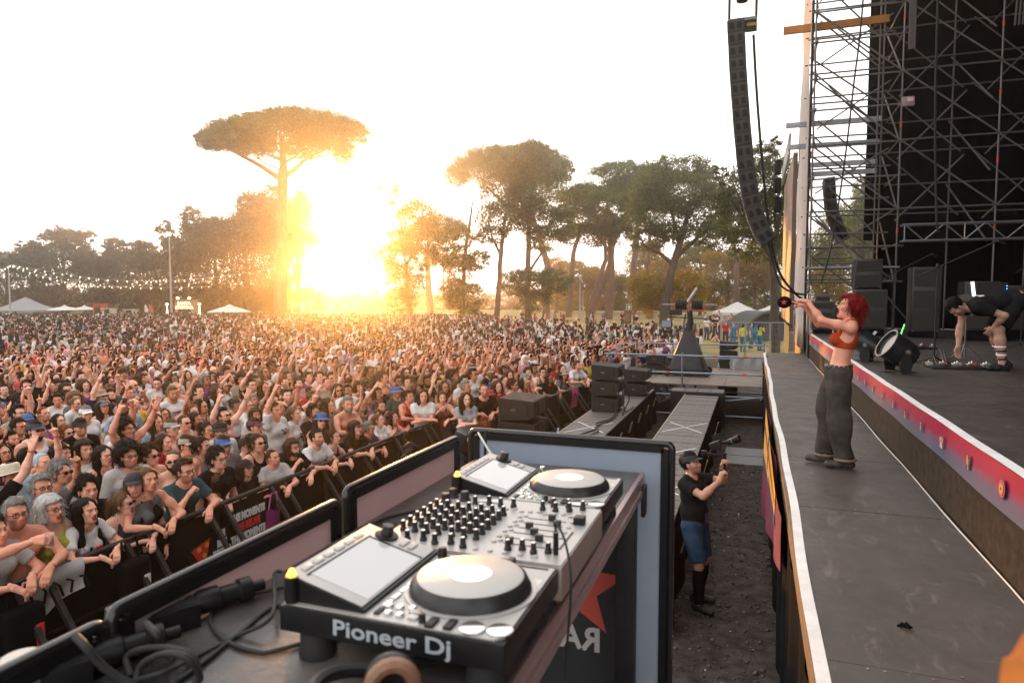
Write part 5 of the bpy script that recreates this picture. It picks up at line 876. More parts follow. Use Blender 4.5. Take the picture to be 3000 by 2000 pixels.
def head_mesh(kind='m', mouth=0.0, h=.0075, stub=0.0):
    key = (kind, mouth, h, stub)
    if key in _HEAD: return _HEAD[key]
    f = .93 if kind == 'f' else 1.0; mo = mouth
    s = SDF((-.13, -.11, -.2), (.14, .11, .14), h)
    s.ell((-.012, 0, .035), (.097, .076*f**.5, .084), .02); s.ell((.028, 0, -.03), (.062, .059*f, .075), .03)
    s.ell((.032, 0, -.073-.018*mo), (.052, .05*f, .04), .03); s.cone((.068, -.009, -.094-.024*mo), (.068, .009, -.094-.024*mo), .017*f, .017*f, .02)
    for y in (-1, 1):
        s.ell((.05, y*.04, -.02), (.03, .024, .026), .02); s.ell((-.005, y*.078, -.008), (.019, .009, .031), .008)
    s.cone((.079, -.03, .022), (.079, .03, .022), .012, .012, .02)
    for y in (-1, 1): s.ell((.1, y*.031, .0), (.02, .019, .013), .012, 'c')
    s.cone((.088, 0, .006), (.106, 0, -.033), .007*f, .011*f, .012)
    for y in (-1, 1): s.cone((.094, y*.011, -.037), (.096, y*.011, -.036), .0085*f, .0085*f, .008)
    s.ell((.088, 0, -.060), (.012, .023, .007), .008); s.ell((.086, 0, -.075-.02*mo), (.012, .02, .008), .008)
    if mo: s.ell((.094, 0, -.068-.01*mo), (.026, .019, .005+.013*mo), .004, 'c')
    s.cone((-.02, 0, -.05), (-.045, 0, -.18), .052*f, .056*f, .03)
    V, Q = s.mesh(); c = np.tile(SKIN0, (len(V), 1)); x, y, z_ = V.T; ay = np.abs(y)
    lip = (x > .078) & (ay < .027) & (z_ > -.086-.028*mo) & (z_ < -.052)
    c[lip] = [.85, .5, .47, 0] if kind == 'm' else [.8, .33, .33, 0]
    if mo: c[lip & (x < .09) & (z_ > -.078-.02*mo) & (z_ < -.058) & (ay < .02)] = [.12, .03, .03, 0]
    brow = (x > .06) & (np.abs(z_-.021-.1*(.031-ay)*0) < .0055) & (ay > .012) & (ay < .05); c[brow] = [.42, .34, .3, 0]
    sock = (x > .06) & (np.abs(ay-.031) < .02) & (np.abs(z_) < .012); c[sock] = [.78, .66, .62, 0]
    if stub: c[(z_ < -.035) & (z_ > -.13) & (x > .0) & ~lip & ((x < .085) | (z_ < -.08))] *= [1-.45*stub, 1-.45*stub, 1-.42*stub, 1]
    parts = [(V, Q, c)]
    for y in (-1, 1):
        v, q = ball((.0715, y*.031, .001), .0125, 8); cc = np.tile([.75, .72, .7, 1.], (len(v), 1)); cc[v[:, 0] > .0805] = [.035, .022, .016, 1]; parts.append((v, q, cc))
    _HEAD[key] = cat(parts); return _HEAD[key]
_HAND = {}
def hand_mesh(shape='relaxed', h=.0068):
    key = (shape, h)
    if key in _HAND: return _HAND[key]
    s = SDF((-.05, -.08, -.09), (.2, .08, .06), h)
    s.cone((-.03, 0, 0), (.0, 0, 0), .026, .025, .02); 
    for y in (-.026, -.009, .009, .026): s.cone((.005, y*.7, 0), (.085, y, 0), .016, .0125, .02)
    curls = dict(relaxed=(25, 30, 20), open=(4, 4, 4), fist=(80, 95, 60), grip=(50, 65, 40), point=(75, 95, 60))[shape]
    lens = dict(zip((-.03, -.011, .009, .028), ((.032, .02, .017), (.042, .026, .02), (.046, .03, .021), (.041, .025, .019))))
    for i, (y, ls) in enumerate(lens.items()):
        cu = (3, 3, 3) if (shape == 'point' and i == 3) else curls
        p = np.array([.085, y, 0.]); a = 0; sp = (y*.9 if shape in ('open',) else y*.2)*4
        for j, l in enumerate(ls):
            a += R(cu[j]); d = np.array([math.cos(a), sp*.6 if shape == 'open' else 0, -math.sin(a)]); q = p+d/np.linalg.norm(d)*l
            s.cone(p, q, .0098-.0012*j, .009-.0013*j, .005); p = q
    th = dict(relaxed=((.045, .055, -.02), (.078, .06, -.03)), open=((.035, .065, -.005), (.06, .095, -.005)), fist=((.06, .045, -.035), (.085, .015, -.045)), grip=((.05, .045, -.035), (.085, .03, -.05)), point=((.06, .042, -.035), (.085, .012, -.042)))[shape]
    s.cone((.012, .022, -.006), th[0], .015, .0115, .012); s.cone(th[0], th[1], .0115, .009, .006)
    V, Q = s.mesh(); _HAND[key] = (V, Q); return V, Q
def ik(a, b, l1, l2, hint):
    a = Vector(a); b = Vector(b); d = b-a; L_ = min(d.length, (l1+l2)*.995); d.normalize(); b = a+d*L_
    x = (l1*l1-l2*l2+L_*L_)/(2*L_); hgt = math.sqrt(max(l1*l1-x*x, 1e-6)); hv = Vector(hint); hv = hv-d*hv.dot(d); hv.normalize()
    return a+d*x+hv*hgt, b
class Pose:
    """joints of one figure: x forward, y left, z up, feet at z = 0"""
    def __init__(s, g='m', lean=0, side=0, twist=0, head=(0, -8, 0), L=None, Rr=None, legs=None, pelvis=(0, 0, .94), fat=1.0, hips=None):
        s.g = g; s.fat = fat; sh = .185 if g == 'm' else .162; s.sh = sh; Z = Vector(pelvis); s.pel = Z
        s.T = Matrix.Translation(Z) @ Euler((R(side), R(lean), R(twist))).to_matrix().to_4x4() @ Matrix.Translation(Vector((0, 0, -.94)))
        s.neck = s.T @ Vector((-.012, 0, 1.475)); nk = s.T.to_3x3()
        y, p_, r_ = head; Hr = Euler((R(r_), R(p_), R(y)), 'XYZ').to_matrix()
        base = Euler((0, R(lean*.35), R(twist))).to_matrix()
        s.H = Matrix.Translation(s.neck+base @ Vector((.0, 0, .03))) @ (base @ Hr).to_4x4() @ Matrix.Translation(Vector((.042, 0, .105)))
        s.arm = {}; s.hand = {}
        for nm, sgn, A in (('L', 1, L), ('R', -1, Rr)):
            S = s.T @ Vector((-.015, sgn*sh, 1.415)); A = A or {}
            t = A.get('to', (.05, sgn*.1, -.56)); hint = A.get('hint', (-.6, sgn*.6, -.5))
            if A.get('up', False): S = S+Vector((0, -sgn*.015, .035))
            tgt = S+Vector(t) if not A.get('abs') else Vector(t)
            E_, Wt = ik(S, tgt, .285, .255, hint); fd = (Wt-E_).normalized()
            hd = Vector(A.get('hd', fd)).normalized(); up_ = Vector(A.get('back', (-fd.z*.2, sgn*1.0, .3))); zc = (up_-hd*up_.dot(hd)).normalized(); yc = zc.cross(hd)
            B = basis(Wt, hd, yc*(1 if sgn < 0 else 1), zc)
            if A.get('flip', sgn > 0): B = B @ Matrix.Scale(-1, 4, (0, 1, 0))
            s.arm[nm] = (S, E_, Wt); s.hand[nm] = (A.get('shape', 'relaxed'), B)
        s.legs = {}
        for nm, sgn in (('L', 1), ('R', -1)):
            hp = Vector(Z)+Vector((0, sgn*(.092), -.02)); lg = (legs or {}).get(nm)
            an = Vector(lg['to']) if lg else Vector((-.02+.03*sgn, sgn*.13, .085)); K, an = ik(hp, an, .43, .43, (lg or {}).get('hint', (1, sgn*.15, 0)))
            s.legs[nm] = (hp, K, an, Vector((lg or {}).get('toe', (1, sgn*.25, -.0))).normalized())
    def torso(s, S, e=0.0, waist=0.0):
        A = M3(s.T); t = lambda *p: tuple(s.T @ Vector(p)); w = s.fat; f = s.g == 'f'
        S.ell(tuple(s.pel+Vector((-.01, 0, .0))), (.115*w+e, (.168 if f else .16)*w+e, .125+e), .05)
        S.ell(t(0, 0, 1.10), ((.088 if f else .102)*w+e+waist, (.122 if f else .142)*w+e+waist, .15+e), .06, M=A)
        S.ell(t(-.008, 0, 1.285), ((.1 if f else .115)*w+e, (.14 if f else .162)*w+e, .165+e), .05, M=A)
        for y in (-1, 1):
            S.cone(t(-.015, y*.06, 1.42), t(-.015, y*(s.sh-.012), 1.412), .062+e, .054+e, .05)
            S.cone(t(-.02, y*.02, 1.48), t(-.02, y*s.sh*.75, 1.44), .045+e*.7, .035+e*.7, .05)
            if f: S.ell(t(.082*w, y*.07, 1.275), (.058+e*.6, .06+e*.6, .058+e*.6), .03, M=A)
            else: S.ell(t(.07*w, y*.075, 1.31), (.045+e, .075+e, .055+e), .05, M=A)
        if w > 1.08: S.ell(t(.05, 0, 1.08), (.1*w+e, .13*w+e, .12+e), .06, M=A)
    def body(s, h=.014, legs=True, head=True, hh=None, mouth=0.0, stub=0.0, hands=True, kind=None):
        S = SDF(*s.bounds(legs), h); s.torso(S); f = .86 if s.g == 'f' else 1.0; a = s.fat**.5
        S.cone(tuple(s.T @ Vector((-.02, 0, 1.42))), tuple(s.H @ Vector((-.035, 0, -.12))), .058*f**.5, .05*f**.5, .04)
        for nm in 'LR':
            P, E_, Wt = s.arm[nm]; S.cone(P, E_, .05*f*a, .04*f*a, .03); S.ell(tuple(P.lerp(E_, .4)), (.05*f*a, .05*f*a, .05*f*a), .05)
            S.cone(E_, P.lerp(E_, 1), .04*f, .04*f, .01); m = E_.lerp(Wt, .3); S.cone(E_, m, .04*f*a, .042*f*a, .02); S.cone(m, Wt, .041*f*a, .026*f, .03)
        if legs:
            for nm in 'LR':
                hp, K, an, toe = s.legs[nm]; S.cone(hp, hp.lerp(K, .35), .09*a, .085*a, .05); S.cone(hp.lerp(K, .3), K, .084*a, .056*a, .04); S.cone(K, K.lerp(an, .35), .054*a, .055*a, .03); S.cone(K.lerp(an, .3), an, .055*a, .036, .03)
                b_ = K.lerp(an, .3); S.ell(tuple(b_-Vector((toe.x, toe.y, 0))*.02), (.05, .05, .09), .03)
                gd = Vector((an.x, an.y, an.z-.055)); S.cone(gd-toe*.05, gd+toe*.15, .034, .026, .03); S.cone(gd-toe*.04, an, .036, .036, .03)
        V, Q = S.mesh(); parts = [(V, Q, SKIN0)]
        if head: v, q, c = head_mesh(kind or s.g, mouth, hh or .0075, stub); parts.append((xf(v, s.H), q, c))
        if hands:
            for nm in 'LR':
                shp, B = s.hand[nm]; v, q = hand_mesh(shp); v = v*(.9 if s.g == 'f' else 1.0); q = q[:, ::-1] if B.determinant() < 0 else q; parts.append((xf(v, B), q, SKIN0))
        return cat(parts)
    def bounds(s, legs=True):
        pts = [s.H.translation, s.pel, s.neck]+[p for a in s.arm.values() for p in a]+([p for l in s.legs.values() for p in l[:3]] if legs else [])
        a = np.array([tuple(p) for p in pts]); lo = a.min(0)-.22; hi = a.max(0)+.22
        lo[2] = max(lo[2], -.02) if legs else s.pel.z-.22; return lo, hi
    def shirt(s, h=.014, kind='tee', e=.012, loose=.02, noise=.0065, sleeve=.62, hem=None):
        S = SDF(*s.bounds(False), h); s.torso(S, e, loose); f = .86 if s.g == 'f' else 1.0; a = s.fat**.5
        S.cone(tuple(s.T @ Vector((-.02, 0, 1.43))), tuple(s.T @ Vector((-.015, 0, 1.5))), .062, .06, .03)
        P = S.all(); D = S.F+noise*snoise(P, 26); Ti = np.array(s.T.inverted()); L_ = P @ Ti[:3, :3].T+Ti[:3, 3]
        D = np.maximum(D, (hem if hem is not None else (.90 if kind != 'bra' else 1.19))-L_[..., 2])
        nk = np.linalg.norm((L_-np.array([.035, 0, 1.545]))/np.array([.125, .1, .11]), axis=-1)-1; D = np.maximum(D, -nk*.1)
        if kind in ('tank', 'bra'):
            for y in (-1, 1):
                hol = np.linalg.norm((L_-np.array([0, y*(s.sh+.025), 1.40]))/np.array([.15, .1, .16]), axis=-1)-1; D = np.maximum(D, -hol*.1)
            nk = np.linalg.norm((L_-np.array([.06, 0, 1.53]))/np.array([.15, .085, .17 if kind == 'tank' else .2]), axis=-1)-1; D = np.maximum(D, -nk*.1)
        S.F = D
        if kind in ('tee', 'long'):
            ln = sleeve if kind == 'tee' else 1.0
            for nm in 'LR':
                p, E_, Wt = s.arm[nm]; S.cone(p, E_, (.058+e*.6)*f*a+.004, (.05+e)*f*a+.006, .03, cut=ln)
                if kind == 'long': S.cone(E_, Wt, .048*f+e, .034+e, .03, cut=.95)
        return S.mesh()
    def trousers(s, h=.016, kind='jeans', e=.014, flare=0.0, noise=.004):
        S = SDF(*s.bounds(True), h); a = s.fat**.5
        S.ell(tuple(s.pel+Vector((-.01, 0, 0))), (.118*s.fat+e, .168*s.fat+e, .13+e), .05)
        for nm in 'LR':
            hp, K, an, toe = s.legs[nm]; S.cone(hp, hp.lerp(K, .35), .092*a+e, .088*a+e, .05); c = 1.0
            if kind == 'shorts': S.cone(hp.lerp(K, .25), K, .088*a+e, .075*a+e+flare, .04, cut=.86)
            else: S.cone(hp.lerp(K, .3), K, .086*a+e+flare*.5, .062*a+e+flare, .04); S.cone(K, an, .062*a+e+flare, .05+e+flare, .03, cut=.99)
        P = S.all(); S.F = S.F+noise*snoise(P, 22); S.F = np.maximum(S.F, P[..., 2]-(s.pel.z+.075)); return S.mesh()
    def shoes(s, h=.009, e=.006):
        out = []
        for nm in 'LR':
            hp, K, an, toe = s.legs[nm]; gd = Vector((an.x, an.y, an.z-.05)); S = SDF(np.array(gd)-.26, np.array(gd)+.26, h)
            S.cone(gd-toe*.055, gd+toe*.07, .037+e, .038+e, .03); S.cone(gd+toe*.07, gd+toe*.165, .038+e, .03+e, .03); S.cone(gd-toe*.04, an+Vector((0, 0, .01)), .04+e, .038+e, .02, cut=1.0)
            S.plane((0, 0, -1), -(an.z-.085)); V, Q = S.mesh(); out.append((V, Q, SKIN0))
        V, Q, c = cat(out); return V, Q
# ---- hair and head wear, in the head's own frame
_HAIR = {}
def hair_mesh(kind, h=.009):
    if (kind, h) in _HAIR: return _HAIR[(kind, h)]
    big = dict(afro=.1, long=.3, longw=.3, pony=.22, mullet=.2, bun=.12).get(kind, .05)
    s = SDF((-.2-big*.4, -.16-big*.3, -.14-big), (.16, .16+big*.3, .2+big*.3), h)
    th = dict(buzz=.005, short=.013, quiff=.016, curly=.03, afro=.055, long=.016, longw=.022, pony=.01, mullet=.02, bun=.011, bob=.026)[kind]
    s.ell((-.014, 0, .037), (.1+th, .079+th*(.45 if kind in ('short', 'quiff', 'curly') else 1), .086+th), .02)
    if kind in ('short', 'quiff', 'curly'): s.ell((.005, 0, .10), (.085, .066, .036+th), .03)
    if kind == 'afro': s.ell((-.04, 0, .05), (.12, .13, .12), .04)
    if kind == 'quiff': s.ell((.05, 0, .115), (.045, .055, .03), .03)
    P = s.all(); x, y, z_ = P[..., 0], P[..., 1], P[..., 2]; hl = .055+.0*x
    # hairline: open the face
    tz = dict(buzz=.088, short=.088, quiff=.094, curly=.086, afro=.09, long=.098, longw=.098, pony=.09, bun=.09, mullet=.085, bob=.074)[kind]
    face = np.maximum(np.maximum(.03-x, z_-(tz-.45*np.abs(y)*(1 if kind in ('long', 'longw', 'pony', 'bun') else .35))), np.abs(y)-.12)
    face2 = np.maximum(np.maximum(-.012-x, z_-.012), np.abs(y)-.5)      # in front of the ears
    s.F = np.maximum(s.F, -np.minimum(face, face2))
    if kind in ('buzz', 'short', 'quiff', 'curly'): s.F = np.maximum(s.F, (-.055-z_)*1+np.maximum(0, x)*.3)
    if kind == 'long':
        s.cone((-.07, 0, .02), (-.105, 0, -.33), .075, .07, .05); 
        for sy in (-1, 1): s.cone((-.03, sy*.07, .03), (-.045, sy*.1, -.3), .035, .04, .05)
    if kind == 'longw':
        s.cone((-.07, 0, .02), (-.11, 0, -.36), .085, .1, .05)
        for sy in (-1, 1): s.cone((-.02, sy*.075, .03), (-.03, sy*.12, -.3), .04, .055, .05)
    if kind == 'bob':
        for sy in (-1, 1): s.cone((-.02, sy*.075, .03), (-.01, sy*.085, -.08), .035, .04, .04)
        s.cone((-.07, 0, .02), (-.07, 0, -.09), .075, .07, .04)
    if kind == 'pony': s.cone((-.11, 0, .06), (-.14, 0, .05), .035, .03, .02); s.cone((-.14, 0, .05), (-.19, 0, -.1), .03, .036, .02); s.cone((-.19, 0, -.1), (-.17, .02, -.26), .034, .012, .02)
    if kind == 'bun': s.ell((-.1, 0, .1), (.05, .05, .045), .02)
    if kind == 'mullet':
        s.ell((.03, 0, .11), (.07, .07, .03), .03); s.cone((-.08, 0, .0), (-.095, 0, -.11), .06, .04, .05); s.cone((-.095, 0, -.11), (-.14, 0, -.17), .036, .012, .03)
        for sy in (-1, 1): s.cone((-.05, sy*.055, .0), (-.075, sy*.045, -.09), .03, .022, .04)
    am = dict(buzz=.001, short=.004, quiff=.006, curly=.014, afro=.016, long=.005, longw=.01, pony=.004, mullet=.009, bun=.004, bob=.005)[kind]
    fq = dict(curly=75, afro=60, longw=45, mullet=70).get(kind, 60)
    s.F = s.F+.005*snoise(P, 19)
    Pn = P*np.array([1, 1, .35]) if kind in ('long', 'bob', 'longw', 'pony', 'mullet') else P
    s.F = s.F+am*snoise(Pn, fq)
    V, Q = s.mesh()
    if h < .012: V, Q = add_strands(V, Q, kind)
    _HAIR[(kind, h)] = (V, Q); return V, Q
def add_strands(V, Q, kind):
    """loose locks standing off the hair mass so its outline is not smooth"""
    r_ = np.random.default_rng(len(kind)*7+3); a, b, c_ = V[Q[:, 0]], V[Q[:, 1]], V[Q[:, 2]]; n = np.cross(b-a, c_-a); n /= np.linalg.norm(n, axis=1)[:, None]+1e-9
    N = dict(buzz=0, short=700, quiff=900, curly=1300, afro=1700).get(kind, 1200)
    if not N: return V, Q
    k = r_.integers(0, len(Q), N); p = a[k]-n[k]*.004; lg = dict(short=.022, quiff=.03, curly=.034, afro=.045).get(kind, .06)*r_.uniform(.4, 1.5, N)
    up = .55 if kind in ('short', 'quiff', 'curly', 'afro') else .28; d = n[k]*up+np.array([-.25, 0, -.75 if up < .5 else -.1])+r_.normal(size=(N, 3))*.35; d /= np.linalg.norm(d, axis=1)[:, None]
    keep = ~((p[:, 0] > .05) & (p[:, 2] < .085)); p, d, lg = p[keep], d[keep], lg[keep]; N = len(p); w = np.cross(d, r_.normal(size=(N, 3))); w /= np.linalg.norm(w, axis=1)[:, None]; w *= r_.uniform(.0012, .003, N)[:, None]
    g = np.array([0, 0, -1.])*(lg*.35)[:, None]; m = p+d*(lg*.55)[:, None]; t = p+d*lg[:, None]+g; S = np.stack([p-w, p+w, m+w*.8, m-w*.8, t+w*.2, t-w*.2], 1).reshape(-1, 3); i = (np.arange(N)*6)[:, None]+len(V)
    return np.concatenate([V, S]), np.concatenate([Q, i+np.array([[0, 1, 2, 3]]), i+np.array([[3, 2, 4, 5]])])
def beard_mesh(h=.008):
    s = SDF((-.05, -.1, -.2), (.14, .1, .03), h)
    s.ell((.032, 0, -.08), (.062, .06, .05), .02); s.cone((.07, 0, -.1), (.075, 0, -.125), .03, .02, .03)
    for sy in (-1, 1): s.cone((.0, sy*.066, -.02), (.03, sy*.052, -.075), .012, .02, .02)
    P = s.all(); x, y, z_ = P.transpose(3, 0, 1, 2)
    s.F = np.maximum(s.F, -(np.linalg.norm((P-np.array([.1, 0, -.068]))/np.array([.04, .026, .014]), axis=-1)-1)*.02)
    s.F = np.maximum(s.F, np.minimum(z_+.052, np.maximum(z_-.0, x-.035))); s.F += .003*snoise(P, 80); return s.mesh()
def cap_mesh(back=False):
    m = MB(); sg = -1 if back else 1
    m.grid(lambda u, v: (-.012+(.112-.018*max(0, v-.8)*5*.2)*math.cos(v*PI/2)**.8*math.cos(2*PI*u), .092*math.cos(v*PI/2)**.8*math.sin(2*PI*u), .038+.098*math.sin(v*PI/2)), 20, 7)
    def vis(u, v, dz=0):
        a = (u-.5)*2.2; r0 = .088; ex = .085*v*math.cos(a)**.6
        return (sg*(r0*math.cos(a)*1.05+ex)-.012*(1), .086*math.sin(a)*(1+.03*v), .052-.02*v*v-.012*(abs(a)**2)*v+dz)
    m.grid(vis, 10, 4); m.grid(lambda u, v: vis(1-u, v, -.004), 10, 4)
    m.lathe([(.0, .0), (.009, .0), (.006, .005)], TR((-.012, 0, .134)), 8); return m
def bucket_mesh(brim=.05, crown=.085, straw=False):
    m = MB(); a, b = .112, .094
    prof = [(1.0+brim/.1, -.022 if not straw else -.0), (1.0+brim/.1*.5, -.006), (1.0, .006), (.97, crown*.5), (.9, crown*.9), (.75, crown*1.02), (0, crown*1.0)]
    m.grid(lambda u, v: ((a*_lerp(prof, v)[0])*math.cos(2*PI*u)-.012, (b*_lerp(prof, v)[0])*math.sin(2*PI*u), .045+_lerp(prof, v)[1]+(.012*math.cos(4*PI*u)*(1-v) if straw else 0)), 24, 12); return m
def _lerp(pr, v):
    t = v*(len(pr)-1); i = min(int(t), len(pr)-2); f = t-i; return (pr[i][0]*(1-f)+pr[i+1][0]*f, pr[i][1]*(1-f)+pr[i+1][1]*f)
def glasses_mesh(dark=True):
    m = MB()
    for y in (-1, 1):
        if dark:
            m.prism([(.0+.024*math.cos(t), .016*math.sin(t)-.003*math.cos(2*t)) for t in [2*PI*k/14 for k in range(14)]], -.003, .003, basis((.102, y*.033, .0), (-.18*y*1, y*-1*1, 0), (0, 0, 1), (1, 0, 0)))
        else:
            m.tube([(.102-.004*abs(math.cos(t)), y*(.033+.022*math.cos(t)), .017*math.sin(t)) for t in [2*PI*k/14 for k in range(14)]], .0028, 5, close=True)
        m.tube([(.1, y*.055, .006), (.06, y*.076, .008), (-.01, y*.086, .006), (-.025, y*.084, -.008)], .003, 5)
    m.tube([(.104, -.012, .004), (.107, 0, .006), (.104, .012, .004)], .003, 5); return m
# ================================================================ people
def skin_material():
    m = attr_mat('skin', .5, spec=.35); n = m.node_tree; b = n.nodes['Principled BSDF']; L = n.links.new; at = [q for q in n.nodes if q.type == 'VERTEX_COLOR'][0]; oi = n.nodes.new('ShaderNodeObjectInfo')
    tc = n.nodes.new('ShaderNodeTexCoord'); nz = n.nodes.new('ShaderNodeTexNoise'); nz.inputs['Scale'].default_value = 9; nz.inputs['Detail'].default_value = 4; L(tc.outputs['Object'], nz.inputs[0])
    mr = n.nodes.new('ShaderNodeMapRange'); mr.inputs[1].default_value = .3; mr.inputs[2].default_value = .7; mr.inputs[3].default_value = .88; mr.inputs[4].default_value = 1.1; L(nz.outputs['Fac'], mr.inputs[0])
    mu = n.nodes.new('ShaderNodeMix'); mu.data_type = 'RGBA'; mu.blend_type = 'MULTIPLY'; mu.inputs[0].default_value = 1; L(at.outputs['Color'], mu.inputs[6]); L(oi.outputs['Color'], mu.inputs[7])
    sc = n.nodes.new('ShaderNodeVectorMath'); sc.operation = 'SCALE'; L(mu.outputs[2], sc.inputs[0]); L(mr.outputs[0], sc.inputs['Scale'])
    mx = n.nodes.new('ShaderNodeMix'); mx.data_type = 'RGBA'; L(at.outputs['Alpha'], mx.inputs[0]); L(sc.outputs[0], mx.inputs[6]); L(at.outputs['Color'], mx.inputs[7]); L(mx.outputs[2], b.inputs['Base Color']); return m
m_skin = skin_material(); m_cloth = mat('cloth', (.5, .5, .5), .9, spec=.08, obcol=True, noise=.28, nscale=5, bump=.35, bscale=28, detail=5); m_denim = mat('denim', (.1, .1, .1), .9, spec=.15, obcol=True, noise=.45, nscale=9, bump=.3, bscale=60)
m_hair = mat('hair', (.1, .06, .03), .6, spec=.12, obcol=True, noise=.55, nscale=38, stretch=(1, 1, .25), bump=.6, bscale=90); m_hat = mat('hat_cloth', (.5, .5, .5), .85, obcol=True, noise=.15, nscale=20); m_lens = mat('dark_lens', (.008, .008, .009), .12, 0, .7); m_rim = mat('glasses_rim', (.015, .012, .01), .3); m_band = mat('wristband_red', (.7, .03, .04), .6); m_shoe = mat('shoe', (.02, .02, .02), .6, obcol=True, noise=.2)
def arm(to, shape='relaxed', hint=None, up=False, hd=None, back=None, ab=False):
    d = dict(to=to, shape=shape, up=up); 
    if hint: d['hint'] = hint
    if hd: d['hd'] = hd
    if back: d['back'] = back
    if ab: d['abs'] = True
    return d
EXTRA = {}
UPH = lambda s: (-.1, s, -.1)
def make_pose(name, g):
    if name in EXTRA: return EXTRA[name](g)
    f = g == 'f'; P = lambda **k: Pose(g, pelvis=(0, 0, .955), **k)
    rail = lambda s, dx=0: arm((.40+dx, s*.10, 1.215), 'relaxed', (-.35, s*.9, -.3), hd=(.55, -s*.55, -.55), back=(.3, 0, 1), ab=True)
    if name == 'stand': return P(head=(4, -8, 0))
    if name == 'stand_turn': return P(head=(-22, -6, 4), twist=-8, L=arm((.12, .05, -.5)), Rr=arm((.2, .05, -.38), hint=(-.5, -.8, -.4)))
    if name == 'point': return P(head=(0, -14, 0), L=arm((.30, .04, .42), 'point', UPH(1), True), Rr=arm((.08, -.08, -.53)))
    if name == 'point_side': return P(head=(8, -12, -4), side=-4, L=arm((.12, -.03, .51), 'point', (-.2, 1, 0), True), Rr=arm((.22, .06, -.3), 'grip', hint=(-.4, -.8, -.5)))
    if name == 'fist': return P(head=(0, -16, 0), L=arm((.16, .12, .47), 'fist', UPH(1), True), Rr=arm((.18, .0, -.36), hint=(-.5, -.8, -.4)))
    if name == 'both': return P(head=(0, -18, 0), lean=-3, L=arm((.18, .2, .42), 'open', UPH(1), True), Rr=arm((.14, -.14, .46), 'point', UPH(-1), True))
    if name == 'wave': return P(head=(0, -12, 5), side=3, L=arm((.1, .22, .46), 'open', (-.2, 1, .2), True), Rr=arm((.1, -.1, -.52)))
    if name == 'lean': return P(head=(0, -16, 0), lean=15, L=rail(1), Rr=rail(-1, .04))
    if name == 'lean_turn': return P(head=(18, -12, 4), lean=12, L=rail(1, .02), Rr=arm((.36, .02, 1.22), 'relaxed', (-.3, -.9, -.3), hd=(.2, .9, -.1), back=(.2, 0, 1), ab=True))
    if name == 'chin': return P(head=(6, -10, 0), lean=12, L=rail(1), Rr=arm((.27, -.05, 1.40), 'fist', (.2, -.7, -.7), hd=(.2, .5, .6), ab=True))
    if name == 'crossed': return P(head=(4, -10, 0), lean=6, L=arm((.27, -.10, 1.18), 'relaxed', (-.1, .9, -.4), hd=(.2, -1, .15), ab=True), Rr=arm((.29, .1, 1.21), 'relaxed', (-.1, -.9, -.4), hd=(.2, 1, .1), ab=True))
    if name == 'clap': return P(head=(0, -12, 0), L=arm((.30, .03, 1.36), 'open', (-.1, .9, -.6), hd=(.5, -.05, .8), back=(0, 1, 0), ab=True), Rr=arm((.30, -.03, 1.34), 'open', (-.1, -.9, -.6), hd=(.5, .05, .8), back=(0, -1, 0), ab=True))
    if name == 'phone': return P(head=(0, -6, 0), L=arm((.36, .05, 1.62), 'grip', (0, .9, -.7), hd=(.2, -.2, 1), back=(-1, 0, 0), ab=True), Rr=arm((.35, -.05, 1.60), 'grip', (0, -.9, -.7), hd=(.2, .2, 1), back=(-1, 0, 0), ab=True))
    if name == 'cup': return P(head=(0, -12, 0), lean=8, Rr=arm((.50, -.02, 1.50), 'grip', (.1, -.9, -.5), hd=(.9, .35, .1), back=(0, -1, .3), ab=True), L=rail(1, .02))
    raise KeyError(name)
_P = {}; _ME = {}
def get_pose(n, g):
    if (n, g) not in _P: _P[(n, g)] = make_pose(n, g)
    return _P[(n, g)]
def cached(key, fn):
    if key not in _ME: _ME[key] = fn()
    return _ME[key]
def body_me(n, g, mouth, stub): 
    def mk(): V, Q, c_ = get_pose(n, g).body(h=.023, hh=.0098, mouth=mouth, stub=stub); return np_mesh('body', V, Q, m_skin, True, c_)
    return cached(('b', n, g, mouth, stub), mk)
def shirt_me(n, g, k): return cached(('s', n, g, k), lambda: np_mesh('shirt', *get_pose(n, g).shirt(h=.021, kind=k), m_cloth))
def leg_me(g, k): return cached(('t', g, k), lambda: np_mesh('trousers', *get_pose('stand', g).trousers(h=.022, kind=k), m_denim))
def hair_me(k): return cached(('h', k), lambda: np_mesh('hair', *hair_mesh(k), m_hair))
def hat_me(k):
    def mk():
        if k == 'cap': return cap_mesh().mesh('cap', m_hat, 50)
        if k == 'cap_back': return cap_mesh(True).mesh('cap', m_hat, 50)
        if k == 'bucket': return bucket_mesh().mesh('bucket_hat', m_hat, 60)
        if k == 'straw': return bucket_mesh(.085, .1, True).mesh('straw_hat', m_hat, 60)
        if k == 'bandana': return np_mesh('bandana', *hair_mesh('buzz'), m_hat)
    return cached(('hat', k), mk)
def glass_me(k): return cached(('g', k), lambda: glasses_mesh(k == 'sun').mesh('glasses', m_lens if k == 'sun' else m_rim, 50))
def band_me(): return cached('band', lambda: MB().tube([(0, .032*math.cos(a), .027*math.sin(a)) for a in [2*PI*k/12 for k in range(12)]], .0065, 6, close=True).mesh('wristband', m_band, 60))
